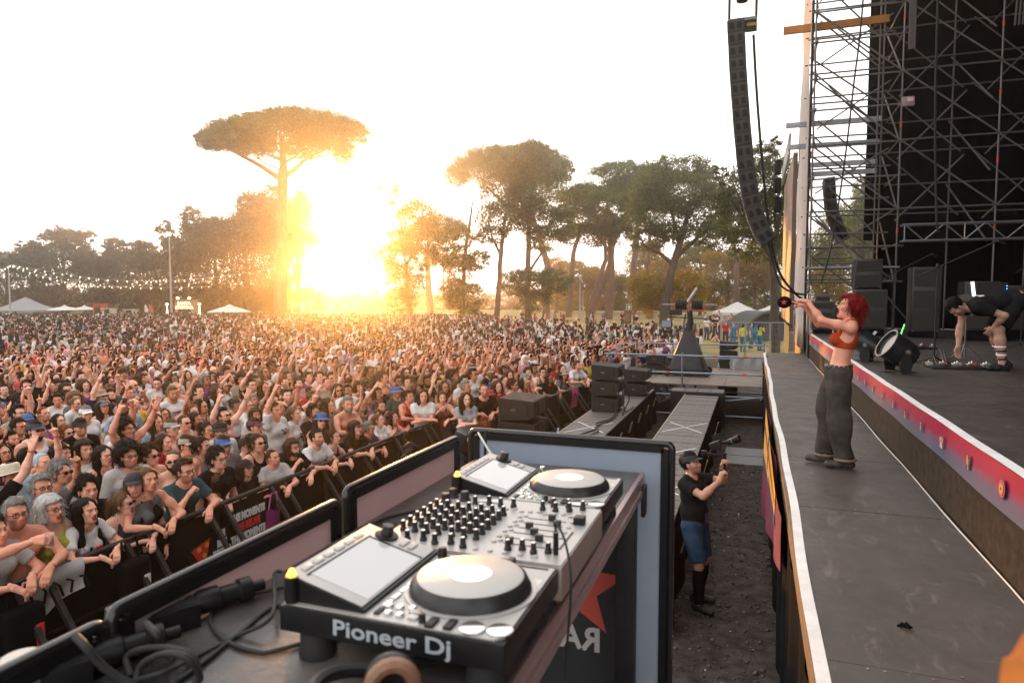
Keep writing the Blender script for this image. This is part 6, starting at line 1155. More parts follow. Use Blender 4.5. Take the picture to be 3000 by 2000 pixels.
def print_me(g, k):
    def mk():
        r_ = random.Random(k*13); m = MB(); x0 = .150 if g == 'f' else .141; z0 = 1.27 if g == 'f' else 1.30
        def blob(cy, cz, w, h_, n=9): m.prism([(cy+w*math.cos(2*PI*i/n)*r_.uniform(.6, 1.1), cz+h_*math.sin(2*PI*i/n)*r_.uniform(.6, 1.1)) for i in range(n)], -.012, .002, basis((x0, 0, z0), (0, 1, 0), (0, 0, 1), (1, 0, 0)))
        if k % 3 == 0: [blob(-.06+.024*i, .0, .009, .022) for i in range(6)]
        elif k % 3 == 1: blob(0, -.01, .045, .05); blob(0, .055, .05, .008)
        else: [blob(r_.uniform(-.05, .05), r_.uniform(-.05, .05), .018, .014) for _ in range(7)]
        return m.mesh('shirt_print', m_cloth, None)
    return cached(('pr', g, k), mk)
SKINS = [(.80, .37, .245), (.72, .31, .20), (.86, .43, .30), (.58, .25, .15), (.88, .48, .355), (.34, .15, .085)]
HAIRC = dict(black=(.012, .010, .009), dark=(.028, .017, .012), brown=(.06, .032, .018), light=(.17, .095, .045), blond=(.32, .20, .085), grey=(.28, .27, .26), white=(.62, .61, .6), red=(.22, .06, .02))
def person(label, pos, rz, pose='stand', g='m', mouth=0.0, stub=0.0, skin=0, shirt=('tee', (.02, .02, .022)), legs=('jeans', (.04, .055, .09)), hair=('short', 'dark'), hat=None, glasses=None, beard=False, band=True, sc=1.0, group='people in the crowd', z=0.0, mir=False, print_=0):
    p = thing('person', label, 'person', (pos[0], pos[1], z), rz, group); p.scale = (sc, -sc if mir else sc, sc); po = get_pose(pose, g); sk = SKINS[skin] if isinstance(skin, int) else skin
    obj('body', body_me(pose, g, mouth, stub), p, color=sk)
    if shirt: obj('shirt' if shirt[0] in ('tee', 'long') else 'top', shirt_me(pose, g, shirt[0]), p, color=shirt[1])
    if legs: obj('shorts' if legs[0] == 'shorts' else 'trousers', leg_me(g, legs[0]), p, color=legs[1])
    if legs and group in ('pit staff', 'people on the lawn'): obj('shoes', cached(('shoe', g), lambda: np_mesh('shoes', *get_pose('stand', g).shoes(h=.014), m_shoe)), p, color=(.03, .03, .03))
    def onhead(nm, me, col=None): o = obj(nm, me, p, color=col); o.matrix_local = po.H; return o
    if hair and not (hat and hat[0] == 'bandana' and hair[0] in ('short', 'buzz')): onhead('hair', hair_me(hair[0] if not (hat and hair[0] in ('afro', 'quiff', 'curly')) else 'short'), HAIRC[hair[1]])
    if beard: onhead('beard', cached('beard', lambda: np_mesh('beard', *beard_mesh(), m_hair)), HAIRC[hair[1] if hair else 'dark'])
    if hat: onhead({'cap': 'cap', 'cap_back': 'cap', 'bucket': 'bucket_hat', 'straw': 'straw_hat', 'bandana': 'bandana'}[hat[0]], hat_me(hat[0]), hat[1])
    if glasses: onhead('sunglasses' if glasses == 'sun' else 'glasses', glass_me(glasses))
    if band:
        S_, E_, Wt = po.arm['L']; o = obj('wristband', band_me(), p); d = (Wt-E_).normalized(); o.matrix_local = basis(Wt-d*.025, d, Vector((0, 0, 1)).cross(d).normalized(), d.cross(Vector((0, 0, 1)).cross(d).normalized()))
    if print_ and shirt and shirt[0] == 'tee': o = obj('shirt_print', print_me(g, print_), p, color=(.75, .73, .7) if sum(shirt[1]) < .6 else (.03, .03, .035)); o.matrix_local = po.T
    if pose == 'phone': o = MB().box((-.006, -.038, -.08), (.006, .038, .08), bev=.003).build('phone', m_gear, p); o.location = (.40, 0, 1.74)
    return p
BLK, WHT, GRY, TEAL, MAR, NVY, PNK, YEL, PUR, BLU, OLV, BEI, RED, LBL = (.010, .0095, .010), (.82, .80, .78), (.16, .16, .17), (.045, .10, .11), (.16, .02, .025), (.02, .03, .07), (.62, .30, .32), (.65, .42, .06), (.22, .06, .18), (.06, .14, .36), (.07, .075, .04), (.45, .36, .27), (.50, .03, .04), (.35, .48, .58)
CN = {BLK: 'black', WHT: 'white', GRY: 'grey', TEAL: 'teal', MAR: 'maroon', NVY: 'navy', PNK: 'pale pink', YEL: 'yellow', PUR: 'purple', BLU: 'blue', OLV: 'olive', BEI: 'beige', RED: 'red', LBL: 'light blue'}
taken = []; n_ind = 0
FR = 'people leaning on the near barrier'
def hero(label, x_, y_, h=1.62, rz=0.0, **k):
    """a person of the photograph, standing where the head is seen"""
    global n_ind
    sc = k.get('sc', 1.0); hz = (get_pose(k.get('pose', 'stand'), k.get('g', 'm')).H.translation); q = onz(x_, y_, hz.z*sc); c_, s_ = math.cos(rz), math.sin(rz); fx, fy = hz.x*sc, hz.y*sc
    if k.get('group') == FR and y_ > 1200:            # those leaning over the near barrier: head just past the rail
        q = onx(x_, y_, -5.80); sc = min(1.1, max(.86, q.z/hz.z)); k['sc'] = sc; fx, fy = hz.x*sc, hz.y*sc; pos = (min(-5.80-(c_*fx-s_*fy), -6.02), q.y-(s_*fx+c_*fy)); taken.append(pos); n_ind += 1; return person(label, pos, rz, **k)
    pos = (q.x-(c_*fx-s_*fy), q.y-(s_*fx+c_*fy)); taken.append(pos); n_ind += 1; return person(label, pos, rz, **k)
FR = 'people leaning on the near barrier'
# ---- front row and nearest faces, from the lower left upward
bm_ = hero('shirtless man in glasses holding out a plastic cup of beer at the barrier', 78, 1512, rz=-.25, pose='cup', stub=1.0, skin=1, shirt=None, hair=('short', 'grey'), glasses='clear', band=True, group=FR, sc=1.02)
hero('person in striped white shirt cut by the left picture edge', 0, 1560, rz=.1, pose='lean', shirt=('tee', (.55, .54, .53)), hair=('short', 'dark'), group=FR)
hero('woman with white hair and thick glasses in yellow green top', 150, 1492, rz=.0, g='f', pose='stand', mouth=.5, shirt=('tank', (.45, .45, .08)), hair=('bob', 'white'), glasses='clear', skin=2)
hero('woman in white T-shirt printed with I and a red heart at the barrier', 272, 1500, rz=.05, g='f', pose='lean', shirt=('tee', WHT), hair=('long', 'black'), skin=2, mouth=.5, group=FR, sc=.97)
hero('woman in sunglasses with light ponytail and dark strap top', 384, 1478, rz=.0, g='f', pose='lean_turn', shirt=('tank', (.05, .05, .08)), hair=('pony', 'light'), glasses='sun', skin=4, mouth=1.0, group=FR)
hero('woman in black tank top with wind blown bun gripping the barrier', 448, 1408, rz=-.2, g='f', pose='lean', shirt=('tank', BLK), hair=('bun', 'light'), skin=0, group=FR, sc=1.02)
hero('man in teal T-shirt and glasses resting chin on hand at the barrier', 560, 1383, rz=-.15, pose='chin', stub=1.0, shirt=('tee', TEAL), hair=('quiff', 'brown'), glasses='clear', skin=0, group=FR, sc=1.05)
hero('woman with very long wavy hair turned away from the lens at the barrier', 660, 1412, rz=.9, g='f', pose='chin', shirt=('tank', BLK), hair=('longw', 'light'), skin=2, group=FR, sc=.97)
hero('woman in black cap and black T-shirt with arms crossed over the barrier', 752, 1388, rz=-.1, g='f', pose='crossed', shirt=('tee', BLK), hair=('long', 'brown'), hat=('cap', BLK), skin=2, group=FR, sc=.98)
hero('man with cropped hair in white printed T-shirt, arms on the barrier', 822, 1342, rz=-.45, pose='lean_turn', shirt=('tee', (.6, .57, .56)), hair=('buzz', 'brown'), skin=0, group=FR)
hero('bearded man in black T-shirt leaning chin on fist at the barrier', 876, 1312, rz=-.2, pose='chin', shirt=('tee', BLK), hair=('bob', 'brown'), beard=True, glasses='clear', skin=2, group=FR, sc=1.03)
hero('man in white T-shirt with dark hair draped over the barrier', 942, 1283, rz=-.1, pose='lean', stub=1.0, shirt=('tee', WHT), hair=('short', 'black'), skin=0, group=FR, sc=1.04)
hero('woman with red headband in patterned top at the barrier', 992, 1282, rz=.1, g='f', pose='lean', shirt=('tank', BLK), hair=('bun', 'brown'), hat=('bandana', RED), skin=4, group=FR)
hero('singing person in black cap and black T-shirt leaning far over the barrier', 1056, 1254, rz=-.05, pose='lean', mouth=1.0, shirt=('tee', BLK), hair=('long', 'dark'), hat=('cap', BLK), skin=2, group=FR, sc=1.04)
hero('older person in sunglasses and dark patterned shirt on the barrier', 1097, 1263, rz=0, pose='lean_turn', mouth=.5, shirt=('tee', (.09, .05, .09)), hair=('short', 'grey'), glasses='sun', skin=1, group=FR, sc=.97)
hero('woman in white T-shirt with tied fair hair, hands clasped at the barrier', 1143, 1232, rz=-.1, g='f', pose='clap', shirt=('tee', WHT), hair=('pony', 'light'), skin=4, group=FR, sc=1.02)
hero('woman with long dark hair holding a plastic cup at the barrier corner', 1183, 1228, rz=.0, g='f', pose='clap', mouth=1.0, shirt=('tank', (.3, .1, .08)), hair=('long', 'black'), skin=0, group=FR, sc=1.03)
hero('person in dark hat and white T-shirt leaning on the cross barrier', 1240, 1162, rz=-1.0, pose='crossed', shirt=('tee', WHT), hair=('long', 'black'), skin=0, group=FR)
hero('woman in rust strap top resting her head on one hand', 1296, 1166, rz=-1.1, g='f', pose='chin', shirt=('tank', (.2, .04, .03)), hair=('bun', 'brown'), skin=2, group=FR, sc=.97)
hero('woman in grey T-shirt smiling over the cross barrier', 1366, 1171, rz=-.9, g='f', pose='crossed', shirt=('tee', (.38, .40, .42)), hair=('longw', 'dark'), skin=4, group=FR)
hero('man in black printed T-shirt bent over the cross barrier', 1418, 1144, rz=-.9, pose='lean', stub=.7, shirt=('tee', BLK), hair=('buzz', 'brown'), skin=1, group=FR, sc=1.05)
hero('woman with long wavy hair in red top beside the large speakers', 1458, 1134, rz=-.8, g='f', pose='stand', shirt=('tee', (.4, .02, .03)), hair=('longw', 'dark'), skin=2)
H2 = [('man in pale straw hat near the left edge', 34, 1396, dict(pose='stand', mouth=.5, stub=.7, shirt=('tee', LBL), hair=('short', 'dark'), hat=('straw', (.62, .55, .45)), skin=1)),
 ('grey haired man in dark glasses grinning behind the beer holder', 124, 1432, dict(pose='point', shirt=('tee', GRY), hair=('quiff', 'grey'), glasses='clear', skin=3)),
 ('woman with curly grey hair and sunglasses', 180, 1386, dict(g='f', pose='stand', shirt=('tank', (.5, .5, .5)), hair=('curly', 'grey'), glasses='sun', skin=0)),
 ('young man with dark curls in black shirt behind the woman with heart shirt', 257, 1437, dict(pose='stand', shirt=('tee', BLK), hair=('curly', 'black'), skin=0)),
 ('person in pale blue bandana pointing up', 124, 1358, dict(g='f', pose='point_side', shirt=('tee', LBL), hair=('short', 'dark'), hat=('bandana', LBL), skin=2)),
 ('woman with long straight dark hair in black strap top looking up', 306, 1337, dict(g='f', pose='stand', shirt=('tank', BLK), hair=('long', 'black'), skin=2)),
 ('man with big dark curls and glasses in white sweatshirt', 378, 1337, dict(pose='stand', stub=1.0, shirt=('long', (.6, .57, .54)), hair=('afro', 'black'), glasses='clear', skin=0, sc=1.05)),
 ('shirtless man in white rimmed sunglasses', 440, 1337, dict(pose='stand', shirt=None, hair=('curly', 'brown'), glasses='sun', skin=2)),
 ('shirtless man in camouflage bandana and sunglasses', 508, 1350, dict(pose='stand_turn', mouth=.5, beard=True, shirt=None, hair=('buzz', 'dark'), hat=('bandana', OLV), glasses='sun', skin=2)),
 ('man with dark curls and glasses in black T-shirt beside the teal shirt', 638, 1346, dict(pose='stand', shirt=('tee', BLK), hair=('curly', 'black'), glasses='clear', skin=2)),
 ('person in black cap half hidden behind the wind blown bun', 396, 1420, dict(g='f', pose='stand_turn', shirt=('tee', GRY), hair=('long', 'light'), hat=('cap', (.03, .03, .04)), skin=2)),
 ('man in blue cap and glasses shouting', 655, 1307, dict(pose='stand', mouth=1.0, shirt=('tee', GRY), hair=('short', 'brown'), hat=('cap', BLU), glasses='clear', skin=2)),
 ('man in tan cap and glasses shouting', 548, 1306, dict(pose='stand', mouth=1.0, shirt=('tee', PNK), hair=('short', 'brown'), hat=('cap', BEI), glasses='clear', skin=0)),
 ('woman with hair tied back and strap top beside the tan cap', 593, 1308, dict(g='f', pose='stand', shirt=('tank', (.3, .2, .16)), hair=('bun', 'dark'), skin=0)),
 ('person in black bucket hat and glasses', 647, 1264, dict(pose='stand', stub=1.0, shirt=('tee', WHT), hair=('short', 'dark'), hat=('bucket', BLK), glasses='clear', skin=2)),
 ('woman in sunglasses and black tank top in the second row', 754, 1299, dict(g='f', pose='stand', shirt=('tank', BLK), hair=('bun', 'brown'), glasses='sun', skin=2)),
 ('man in purple cap in the third row', 748, 1251, dict(pose='stand', shirt=('tee', GRY), hair=('short', 'dark'), hat=('cap', (.12, .04, .07)), skin=0)),
 ('shirtless man with dark curls and both arms thrown up', 370, 1260, dict(pose='both', mouth=1.0, stub=.7, shirt=None, hair=('afro', 'black'), glasses='clear', skin=0, sc=1.04)),
 ('shirtless young man in grey cap', 503, 1256, dict(pose='stand', shirt=None, hair=('short', 'light'), hat=('cap', (.45, .43, .4)), skin=2)),
 ('man in dark blue cap and sunglasses wearing a white tank top', 104, 1262, dict(pose='stand', beard=True, shirt=('tank', WHT), hair=('short', 'dark'), hat=('cap', (.04, .06, .09)), glasses='sun', skin=0, sc=1.05)),
 ('man in white cap seen from the side', 252, 1214, dict(pose='stand_turn', shirt=('tee', WHT), hair=('short', 'grey'), hat=('cap', WHT), skin=0)),
 ('man in black cap with short beard in dark shirt', 236, 1253, dict(pose='stand', stub=1.0, shirt=('tee', BLK), hair=('short', 'black'), hat=('cap', BLK), skin=0)),
 ('woman in yellow strap top with dark hair', 573, 1232, dict(g='f', pose='stand', shirt=('tank', YEL), hair=('long', 'black'), skin=3)),
 ('balding man in sunglasses with white vest', 541, 1240, dict(pose='stand', shirt=('tank', WHT), hair=('buzz', 'brown'), glasses='sun', skin=2)),
 ('woman with reddish bun and pink glasses on her head', 565, 1206, dict(g='f', pose='stand', shirt=('tee', (.3, .1, .07)), hair=('bun', 'red'), skin=4)),
 ('bald man with hand raised to his face', 818, 1195, dict(pose='fist', shirt=('tee', GRY), hair=None, skin=3)),
 ('man with short dark hair and beard in black shirt in profile', 632, 1216, dict(pose='stand', stub=1.0, shirt=('tee', BLK), hair=('short', 'black'), skin=0)),
 ('woman with bangs and long dark hair near the left edge', 182, 1330, dict(g='f', pose='stand', shirt=('tee', GRY), hair=('bob', 'black'), skin=2)),
 ('young man with messy dark hair in white shirt behind the long haired woman', 248, 1318, dict(pose='stand', shirt=('tee', WHT), hair=('bob', 'dark'), skin=2)),
 ('man in maroon T-shirt with short dark hair and beard', 680, 1108, dict(pose='stand', stub=1.0, shirt=('tee', MAR), hair=('short', 'brown'), skin=2)),
 ('person with bright blue hair', 645, 1110, dict(g='f', pose='stand', shirt=('tee', BLK), hair=('curly', 'black'), hat=('bandana', BLU), skin=2)),
 ('man in purple shirt raising one arm', 902, 1108, dict(pose='point_side', shirt=('tee', PUR), hair=('short', 'dark'), skin=2)),
 ('man with long black curls in grey shirt', 962, 1190, dict(pose='stand', shirt=('tee', GRY), hair=('longw', 'black'), skin=2))]
for lb, x_, y_, k in H2: hero(lb, x_, y_, rz=random.uniform(-.35, .25), **k)
# props: cup of beer, printed letters on shirts
def cup(label, pos, beer=True):
    p = thing('plastic_cup', label, 'cup', pos); MB().lathe([(.028, 0), (.038, .11), (.0385, .112)], None, 18, False).build('cup_wall', mat('clear_plastic', (.9, .9, .9), .1, 0, .5, alpha=.35), p, 60)
    if beer: MB().lathe([(.001, .004), (.028, .005), (.033, .06), (.0, .061)], None, 16, False).build('beer', mat('beer', (.75, .38, .04), .3, transl=.4), p, 60); MB().lathe([(.0, .061), (.033, .061), (.034, .068), (.0, .07)], None, 14, False).build('foam', m_white, p)
    return p
def hand_pos(p, side='R', off=(.09, 0, 0)):
    bpy.context.view_layer.update(); po = get_pose('cup', 'm'); B = po.hand[side][1]; return p.matrix_world @ (B @ Vector(off))
hpz = hand_pos(bm_, 'R', (.085, 0, -.045)); cup('clear plastic cup of amber beer held out by the shirtless man', hpz-Vector((0, 0, .055)))
def at_photo(x_, y_, Xv): return onx(x_, y_, Xv)
# ---- the rest of the crowd: jittered positions behind the barriers
def bar_x(y): return -6.12 if y < 12.3 else -4.85+1.95*(y-12.7)/17.8-.38
pts = []; pts_side = []; rg = np.random.default_rng(11); trunks = [(x_, y_) for x_, y_ in [tuple(far(q, 930, d_))[:2] for q, d_ in ((822, 80), (1210, 76), (1358, 77), (1452, 80), (1548, 82), (503, 90))]]
grid_ = {}
for q in taken: grid_.setdefault((int(q[0]//.6), int(q[1]//.6)), []).append(q)
def free(x_, y_, d):
    for i in range(-2, 3):
        for j in range(-2, 3):
            for q in grid_.get((int(x_//.6)+i, int(y_//.6)+j), ()):
                if (q[0]-x_)**2+(q[1]-y_)**2 < d*d: return False
    return True
Yg = 1.5
cand = []
yy = 1.2
while yy < 100:
    dd = .46+.0042*yy; xx = bar_x(yy); row = 0
    while xx > -100:
        cand.append((xx, yy)); xx -= dd*1.02
    yy += dd
for (xx, yy) in cand:
    x_ = xx+rg.uniform(-.16, .16); y_ = yy+rg.uniform(-.2, .2); x_ = min(x_, bar_x(y_)); u, v, dpt = proj((x_, y_, 1.6))
    if dpt < 2 or u < -700 or u > 2060 or v > 2300: continue
    side = u < -60
    dist = math.hypot(x_, y_)
    lim = 78 if u < 1300 else (72 if u < 1500 else 62-14*(u-1500)/500)      # how deep the crowd reaches
    if dpt > lim*(1+.04*math.sin(u*.05)): continue
    thin = 1.0 if dpt < lim*.55 else max(.25, 1.2-(dpt/lim)*.9)
    if u > 1450 and rg.random() > thin: continue
    if any((x_-a)**2+(y_-b)**2 < .9 for a, b in trunks): continue
    if v > 1395 and u < 1050 and x_ > -6.6 and not free(x_, y_, .62): continue
    if free(x_, y_, .40 if dist < 14 else .42): (pts_side if side else pts).append((dist, x_, y_)); grid_.setdefault((int(x_//.6), int(y_//.6)), []).append((x_, y_))
pts.sort()
NI = 300-n_ind-18; near, rest = pts[:NI], pts[NI:]
tee_cols = [BLK]*9+[WHT]*8+[GRY]*2+[NVY, MAR, TEAL, PNK, YEL, PUR, BLU, OLV, BEI, RED, LBL, BEI, PNK]
ORD = ['zeroth', 'first', 'second', 'third', 'fourth', 'fifth', 'sixth', 'seventh', 'eighth', 'ninth', 'tenth', 'eleventh', 'twelfth', 'thirteenth', 'fourteenth', 'fifteenth', 'sixteenth', 'seventeenth', 'eighteenth', 'nineteenth', 'twentieth', 'twenty-first', 'twenty-second', 'twenty-third', 'twenty-fourth', 'twenty-fifth', 'twenty-sixth', 'twenty-seventh', 'twenty-eighth', 'twenty-ninth', 'thirtieth']
def rand_person(r_, front=False):
    g = 'f' if r_.random() < .45 else 'm'; k = dict(g=g)
    if front: k['pose'] = r_.choice(['lean', 'lean_turn', 'chin', 'crossed', 'lean'])
    else: k['pose'] = r_.choices(['stand', 'stand_turn', 'point', 'point_side', 'fist', 'both', 'wave', 'clap', 'phone'], [34, 18, 8, 8, 6, 7, 5, 6, 4])[0]
    k['mouth'] = r_.choice([0.0, 0.0, 1.0]) if k['pose'] in ('stand', 'both', 'fist', 'lean') else 0.0; k['stub'] = 1.0 if g == 'm' and k['mouth'] == 0 and k['pose'] in ('stand', 'stand_turn', 'point', 'lean', 'clap') and r_.random() < .6 else 0.0; k['skin'] = r_.choices(range(6), [24, 20, 24, 10, 18, 4])[0]
    kind = r_.choices(['tee', 'tank', 'bra', None], [60, 34, 6, 0] if g == 'f' else [78, 10, 0, 12])[0]; c_ = r_.choice(tee_cols); k['shirt'] = (kind, c_) if kind else None; k['_c'] = c_
    k['hair'] = (r_.choice(['long', 'longw', 'pony', 'bun', 'bob', 'long', 'longw']) if g == 'f' else r_.choices(['short', 'quiff', 'curly', 'afro', 'buzz', 'bob', 'longw'], [30, 22, 20, 6, 12, 6, 4])[0], r_.choices(['black', 'dark', 'brown', 'light', 'blond', 'grey', 'red'], [30, 30, 20, 8, 3, 6, 3])[0])
    if g == 'm' and r_.random() < .05: k['hair'] = None
    if r_.random() < .17: k['hat'] = (r_.choice(['cap', 'cap', 'cap', 'cap_back', 'bucket', 'bandana']), r_.choice([BLK, BLK, WHT, NVY, GRY, BEI, RED, BLU]))
    q = r_.random(); k['glasses'] = 'sun' if q < .2 else ('clear' if q < .38 else None); k['beard'] = g == 'm' and r_.random() < .2; k['band'] = r_.random() < .4; k['sc'] = r_.uniform(.93, 1.07) if g == 'm' else r_.uniform(.9, 1.0); k['mir'] = r_.random() < .5; k['print_'] = r_.choice([0, 0, 1, 2, 3, 4, 5, 6, 7]) if k['pose'] in ('stand', 'stand_turn', 'point', 'both', 'wave', 'fist', 'lean', 'point_side') else 0
    return k
PW = dict(stand='standing', stand_turn='turned aside', point='pointing up', point_side='pointing overhead', fist='raising a fist', both='with both arms up', wave='waving one hand', clap='with hands together', phone='holding up a phone', lean='leaning forward', lean_turn='leaning sideways', chin='resting chin on hand', crossed='with folded arms')
rr_ = random.Random(5); rows = {}
for d, x_, y_ in near:
    back = bar_x(y_)-x_; rows.setdefault(min(int(back/.62), 19), []).append((y_, x_))
for ri in sorted(rows):
    for oi, (y_, x_) in enumerate(sorted(rows[ri])):
        k = rand_person(rr_, ri == 0); c_ = k.pop('_c'); w = 'shirtless' if not k['shirt'] else 'in '+CN[c_]+' '+{'tee': 'T-shirt', 'tank': 'tank top', 'bra': 'crop top'}[k['shirt'][0]]
        hw = ' and '+CN[k['hat'][1]]+' '+{'cap': 'cap', 'cap_back': 'backward cap', 'bucket': 'bucket hat', 'bandana': 'bandana'}[k['hat'][0]] if k.get('hat') else (' and sunglasses' if k['glasses'] == 'sun' else '')
        lab = 'person %s%s %s, %s row, %s from left' % (w, hw, PW[k['pose']], ORD[ri+1], ORD[min(oi+1, 30)] if oi < 30 else 'far along')
        if len(lab.split()) > 16: lab = lab.replace(hw, '')
        aim = math.atan2(7.5-y_, 1.2-x_)*.55; person(lab, (x_, y_), aim+rr_.uniform(-.4, .4), **k); n_ind += 1
# ---- everybody farther back: one uncountable mass of small figures
m_crowd = attr_mat('crowd', .8, spec=.08)
def lod(pose, g, hair, level, up=True):
    po = get_pose(pose, g); hb, hh, hx = (.075, .035, .042) if level == 1 else (.16, .076, .085)
    S = SDF(*po.bounds(False), hb); po.torso(S, .012); f = .86 if g == 'f' else 1
    for nm in 'LR':
        a, e, w = po.arm[nm]; S.cone(a, e, .055*f, .047*f, .02); S.cone(e, w+(w-e)*.35, .045*f, .035*f, .02)
    S.F = np.maximum(S.F, .72-S.all()[..., 2]); V, Q = S.mesh(); reg = np.zeros(len(V), int)   # 0 shirt 1 skin 2 hair
    for nm in 'LR':
        a, e, w = [np.array(t) for t in po.arm[nm]]
        def dseg(p0, p1): t = np.clip(((V-p0) @ (p1-p0))/((p1-p0) @ (p1-p0)), 0, 1); return np.linalg.norm(V-p0-t[:, None]*(p1-p0), axis=1)
        reg[(dseg(e, w+(w-e)*.35) < .075) | (dseg(a*.45+e*.55, e) < .075)] = 1
    hv, hq, _ = head_mesh(g, 0.0, hh); n0 = len(hv)
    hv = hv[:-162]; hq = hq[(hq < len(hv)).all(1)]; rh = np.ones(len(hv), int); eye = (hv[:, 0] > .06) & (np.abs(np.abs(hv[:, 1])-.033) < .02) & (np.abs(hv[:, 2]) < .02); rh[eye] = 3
    P = [(xf(hv, po.H), hq, rh[:, None])]
    if hair: v, q = hair_mesh(hair, hx); P.append((xf(v, po.H), q, np.full((len(v), 1), 2)))
    P.append((V, Q, reg[:, None])); a, b, c_ = cat(P); return a.astype(np.float32), b.astype(np.int32), c_[:, 0].astype(int)
def build_crowd(items, level, name, label):
    variants = []
    for ps in ('stand', 'stand', 'stand_turn', 'stand', 'point', 'fist', 'both', 'wave', 'stand', 'phone', 'point_side'):
        g = 'f' if len(variants) % 2 else 'm'; hr = {'f': ['long', 'bob', 'bun', 'longw', 'long'], 'm': ['short', 'curly', 'short', 'quiff', 'short']}[g][len(variants)//2 % 5]; variants.append(lod(ps, g, hr, level))
    Vs, Qs, Cs = [], [], []; o = 0; r_ = np.random.default_rng(level+3); wts = np.array([16, 16, 16, 16, 6, 5, 6, 4, 12, 4, 4.]); wts /= wts.sum()
    tc = np.array(tee_cols+[WHT]*(4 if level == 1 else 12)); hc = np.array([HAIRC[k] for k in ('black', 'dark', 'brown', 'dark', 'black', 'light', 'grey', 'brown', 'dark')]); sc_ = np.array(SKINS)
    for d, x_, y_ in items:
        V, Q, rgn = variants[r_.choice(len(variants), p=wts)]; a = math.atan2(7.5-y_, 1.2-x_)*.6+r_.uniform(-.5, .5); s = r_.uniform(.92, 1.06); c_, s_ = math.cos(a)*s, math.sin(a)*s
        W_ = np.empty_like(V); W_[:, 0] = V[:, 0]*c_-V[:, 1]*s_+x_; W_[:, 1] = V[:, 0]*s_+V[:, 1]*c_+y_; W_[:, 2] = V[:, 2]*s
        sk = sc_[r_.integers(0, 5)]*r_.uniform(.85, 1.1); sh = tc[r_.integers(len(tc))] if r_.random() > .13 else sk; pal = np.stack([sh, sk, hc[r_.integers(len(hc))] if r_.random() > .12 else tc[r_.integers(len(tc))], sk*np.array([.6, .53, .52])]); Vs.append(W_); Qs.append(Q+o); Cs.append((pal*.8+.02 if level == 2 else pal)[rgn]); o += len(V)  # far figures' colours flattened to imitate haze over distance
    V = np.concatenate(Vs); Q = np.concatenate(Qs); ob = obj(name, np_mesh(name, V, Q, m_crowd, True, np.concatenate(Cs).astype(np.float32))); tag(ob, label, 'crowd', kind='stuff'); return len(Q)
rest = rest+[q for q in pts_side if q[0] < 40]; mid = [q for q in rest if q[0] < 30]; farp = [q for q in rest if q[0] >= 30]
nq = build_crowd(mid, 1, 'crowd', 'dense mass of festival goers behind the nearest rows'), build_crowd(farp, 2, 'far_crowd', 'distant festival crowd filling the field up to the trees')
print('CROWD individuals', n_ind, 'mid', len(mid), 'far', len(farp), 'quads', nq)
# ================================================================ people with a role, things on the stage and in the pit
def figure(label, pos, rz, P, z, sc, parts, h=.012, mouth=0.0, stub=0.0, skin=SKINS[0], hh=.0065, kind=None, group=None):
    p = thing('person', label, 'person', (pos[0], pos[1], z), rz, group); p.scale = (sc,)*3; V, Q, c_ = P.body(h=h, hh=hh, mouth=mouth, stub=stub, kind=kind); obj('body', np_mesh('body', V, Q, m_skin, True, c_), p, color=skin)
    for nm, vq, m, col, hd in parts:
        me = vq if isinstance(vq, bpy.types.Mesh) else np_mesh(nm, vq[0], vq[1], m); o = obj(nm, me, p, color=col)
        if hd: o.matrix_local = P.H
    return p
# --- singer
PS = Pose('f', lean=-9, head=(0, -14, 0), pelvis=(.02, 0, .965), L=arm((.40, -.18, .26), 'grip', (-.2, .5, -.9), hd=(.95, -.2, .2), back=(.1, .2, 1)), Rr=arm((.43, .12, .22), 'point', (-.2, -.3, -.9), hd=(.95, .0, .25), back=(.0, -.3, 1)), legs=dict(L=dict(to=(-.06, .085, .085), toe=(1, .2, 0)), R=dict(to=(.11, -.09, .085), toe=(1, -.2, 0))))
bag = PS.trousers(h=.012, kind='jeans', e=.016, flare=.030, noise=.013); bra = PS.shirt(h=.010, kind='bra', e=.010, noise=.001, hem=1.20)
sg_ = figure('singer with red mullet in orange bra top and baggy dark jeans pointing a microphone', (.80, 7.24), PI, PS, ZR+.004, .945, [('top', bra, m_cloth, (.42, .06, .018), False), ('trousers', bag, m_denim, (.07, .062, .053), False), ('shoes', PS.shoes(), m_shoe, (.05, .04, .035), False), ('hair', hair_mesh('mullet', .007), m_hair, (.22, .010, .008), True)], h=.010, mouth=1.0, skin=(.70, .31, .21), hh=.0055)
bz = PS.pel.z+.072; bl = MB().tube([(PS.pel.x-.008+.116*math.cos(a), .158*math.sin(a), bz+.004*math.sin(3*a)) for a in [2*PI*k/36 for k in range(36)]], .017, 8, close=True).build('belt', m_gear, sg_, 60)
for k in range(40):
    a = 2*PI*k/40; MB().lathe([(.006, 0), (.006, .003), (0, .004)], basis((PS.pel.x-.008+.132*math.cos(a), .174*math.sin(a), bz+(.006 if k % 2 else -.006)), (-math.sin(a), math.cos(a), 0), (0, 0, 1), (math.cos(a), math.sin(a), 0)), 6).build('stud', m_chrome, bl)
for nm in 'LR': hp_, K_, an_, to_ = PS.legs[nm]; MB().tube([(an_.x+.096*math.cos(a), an_.y+.094*math.sin(a), an_.z+.005) for a in [2*PI*k/20 for k in range(20)]], .014, 6, close=True).build('hem', mat('hem_tan', (.2, .13, .085), .9, noise=.3), sg_, 60)
MB().box((.0, -.012, 1.16), (.004, .012, 1.28), TR((-.125, .08, 0), (0, R(-8), 0))).build('strap_tail', mat('strap_maroon', (.12, .015, .01), .8), sg_)
bpy.context.view_layer.update()
def hpt(p, P, side, off): return p.matrix_world @ (P.hand[side][1] @ Vector(off))
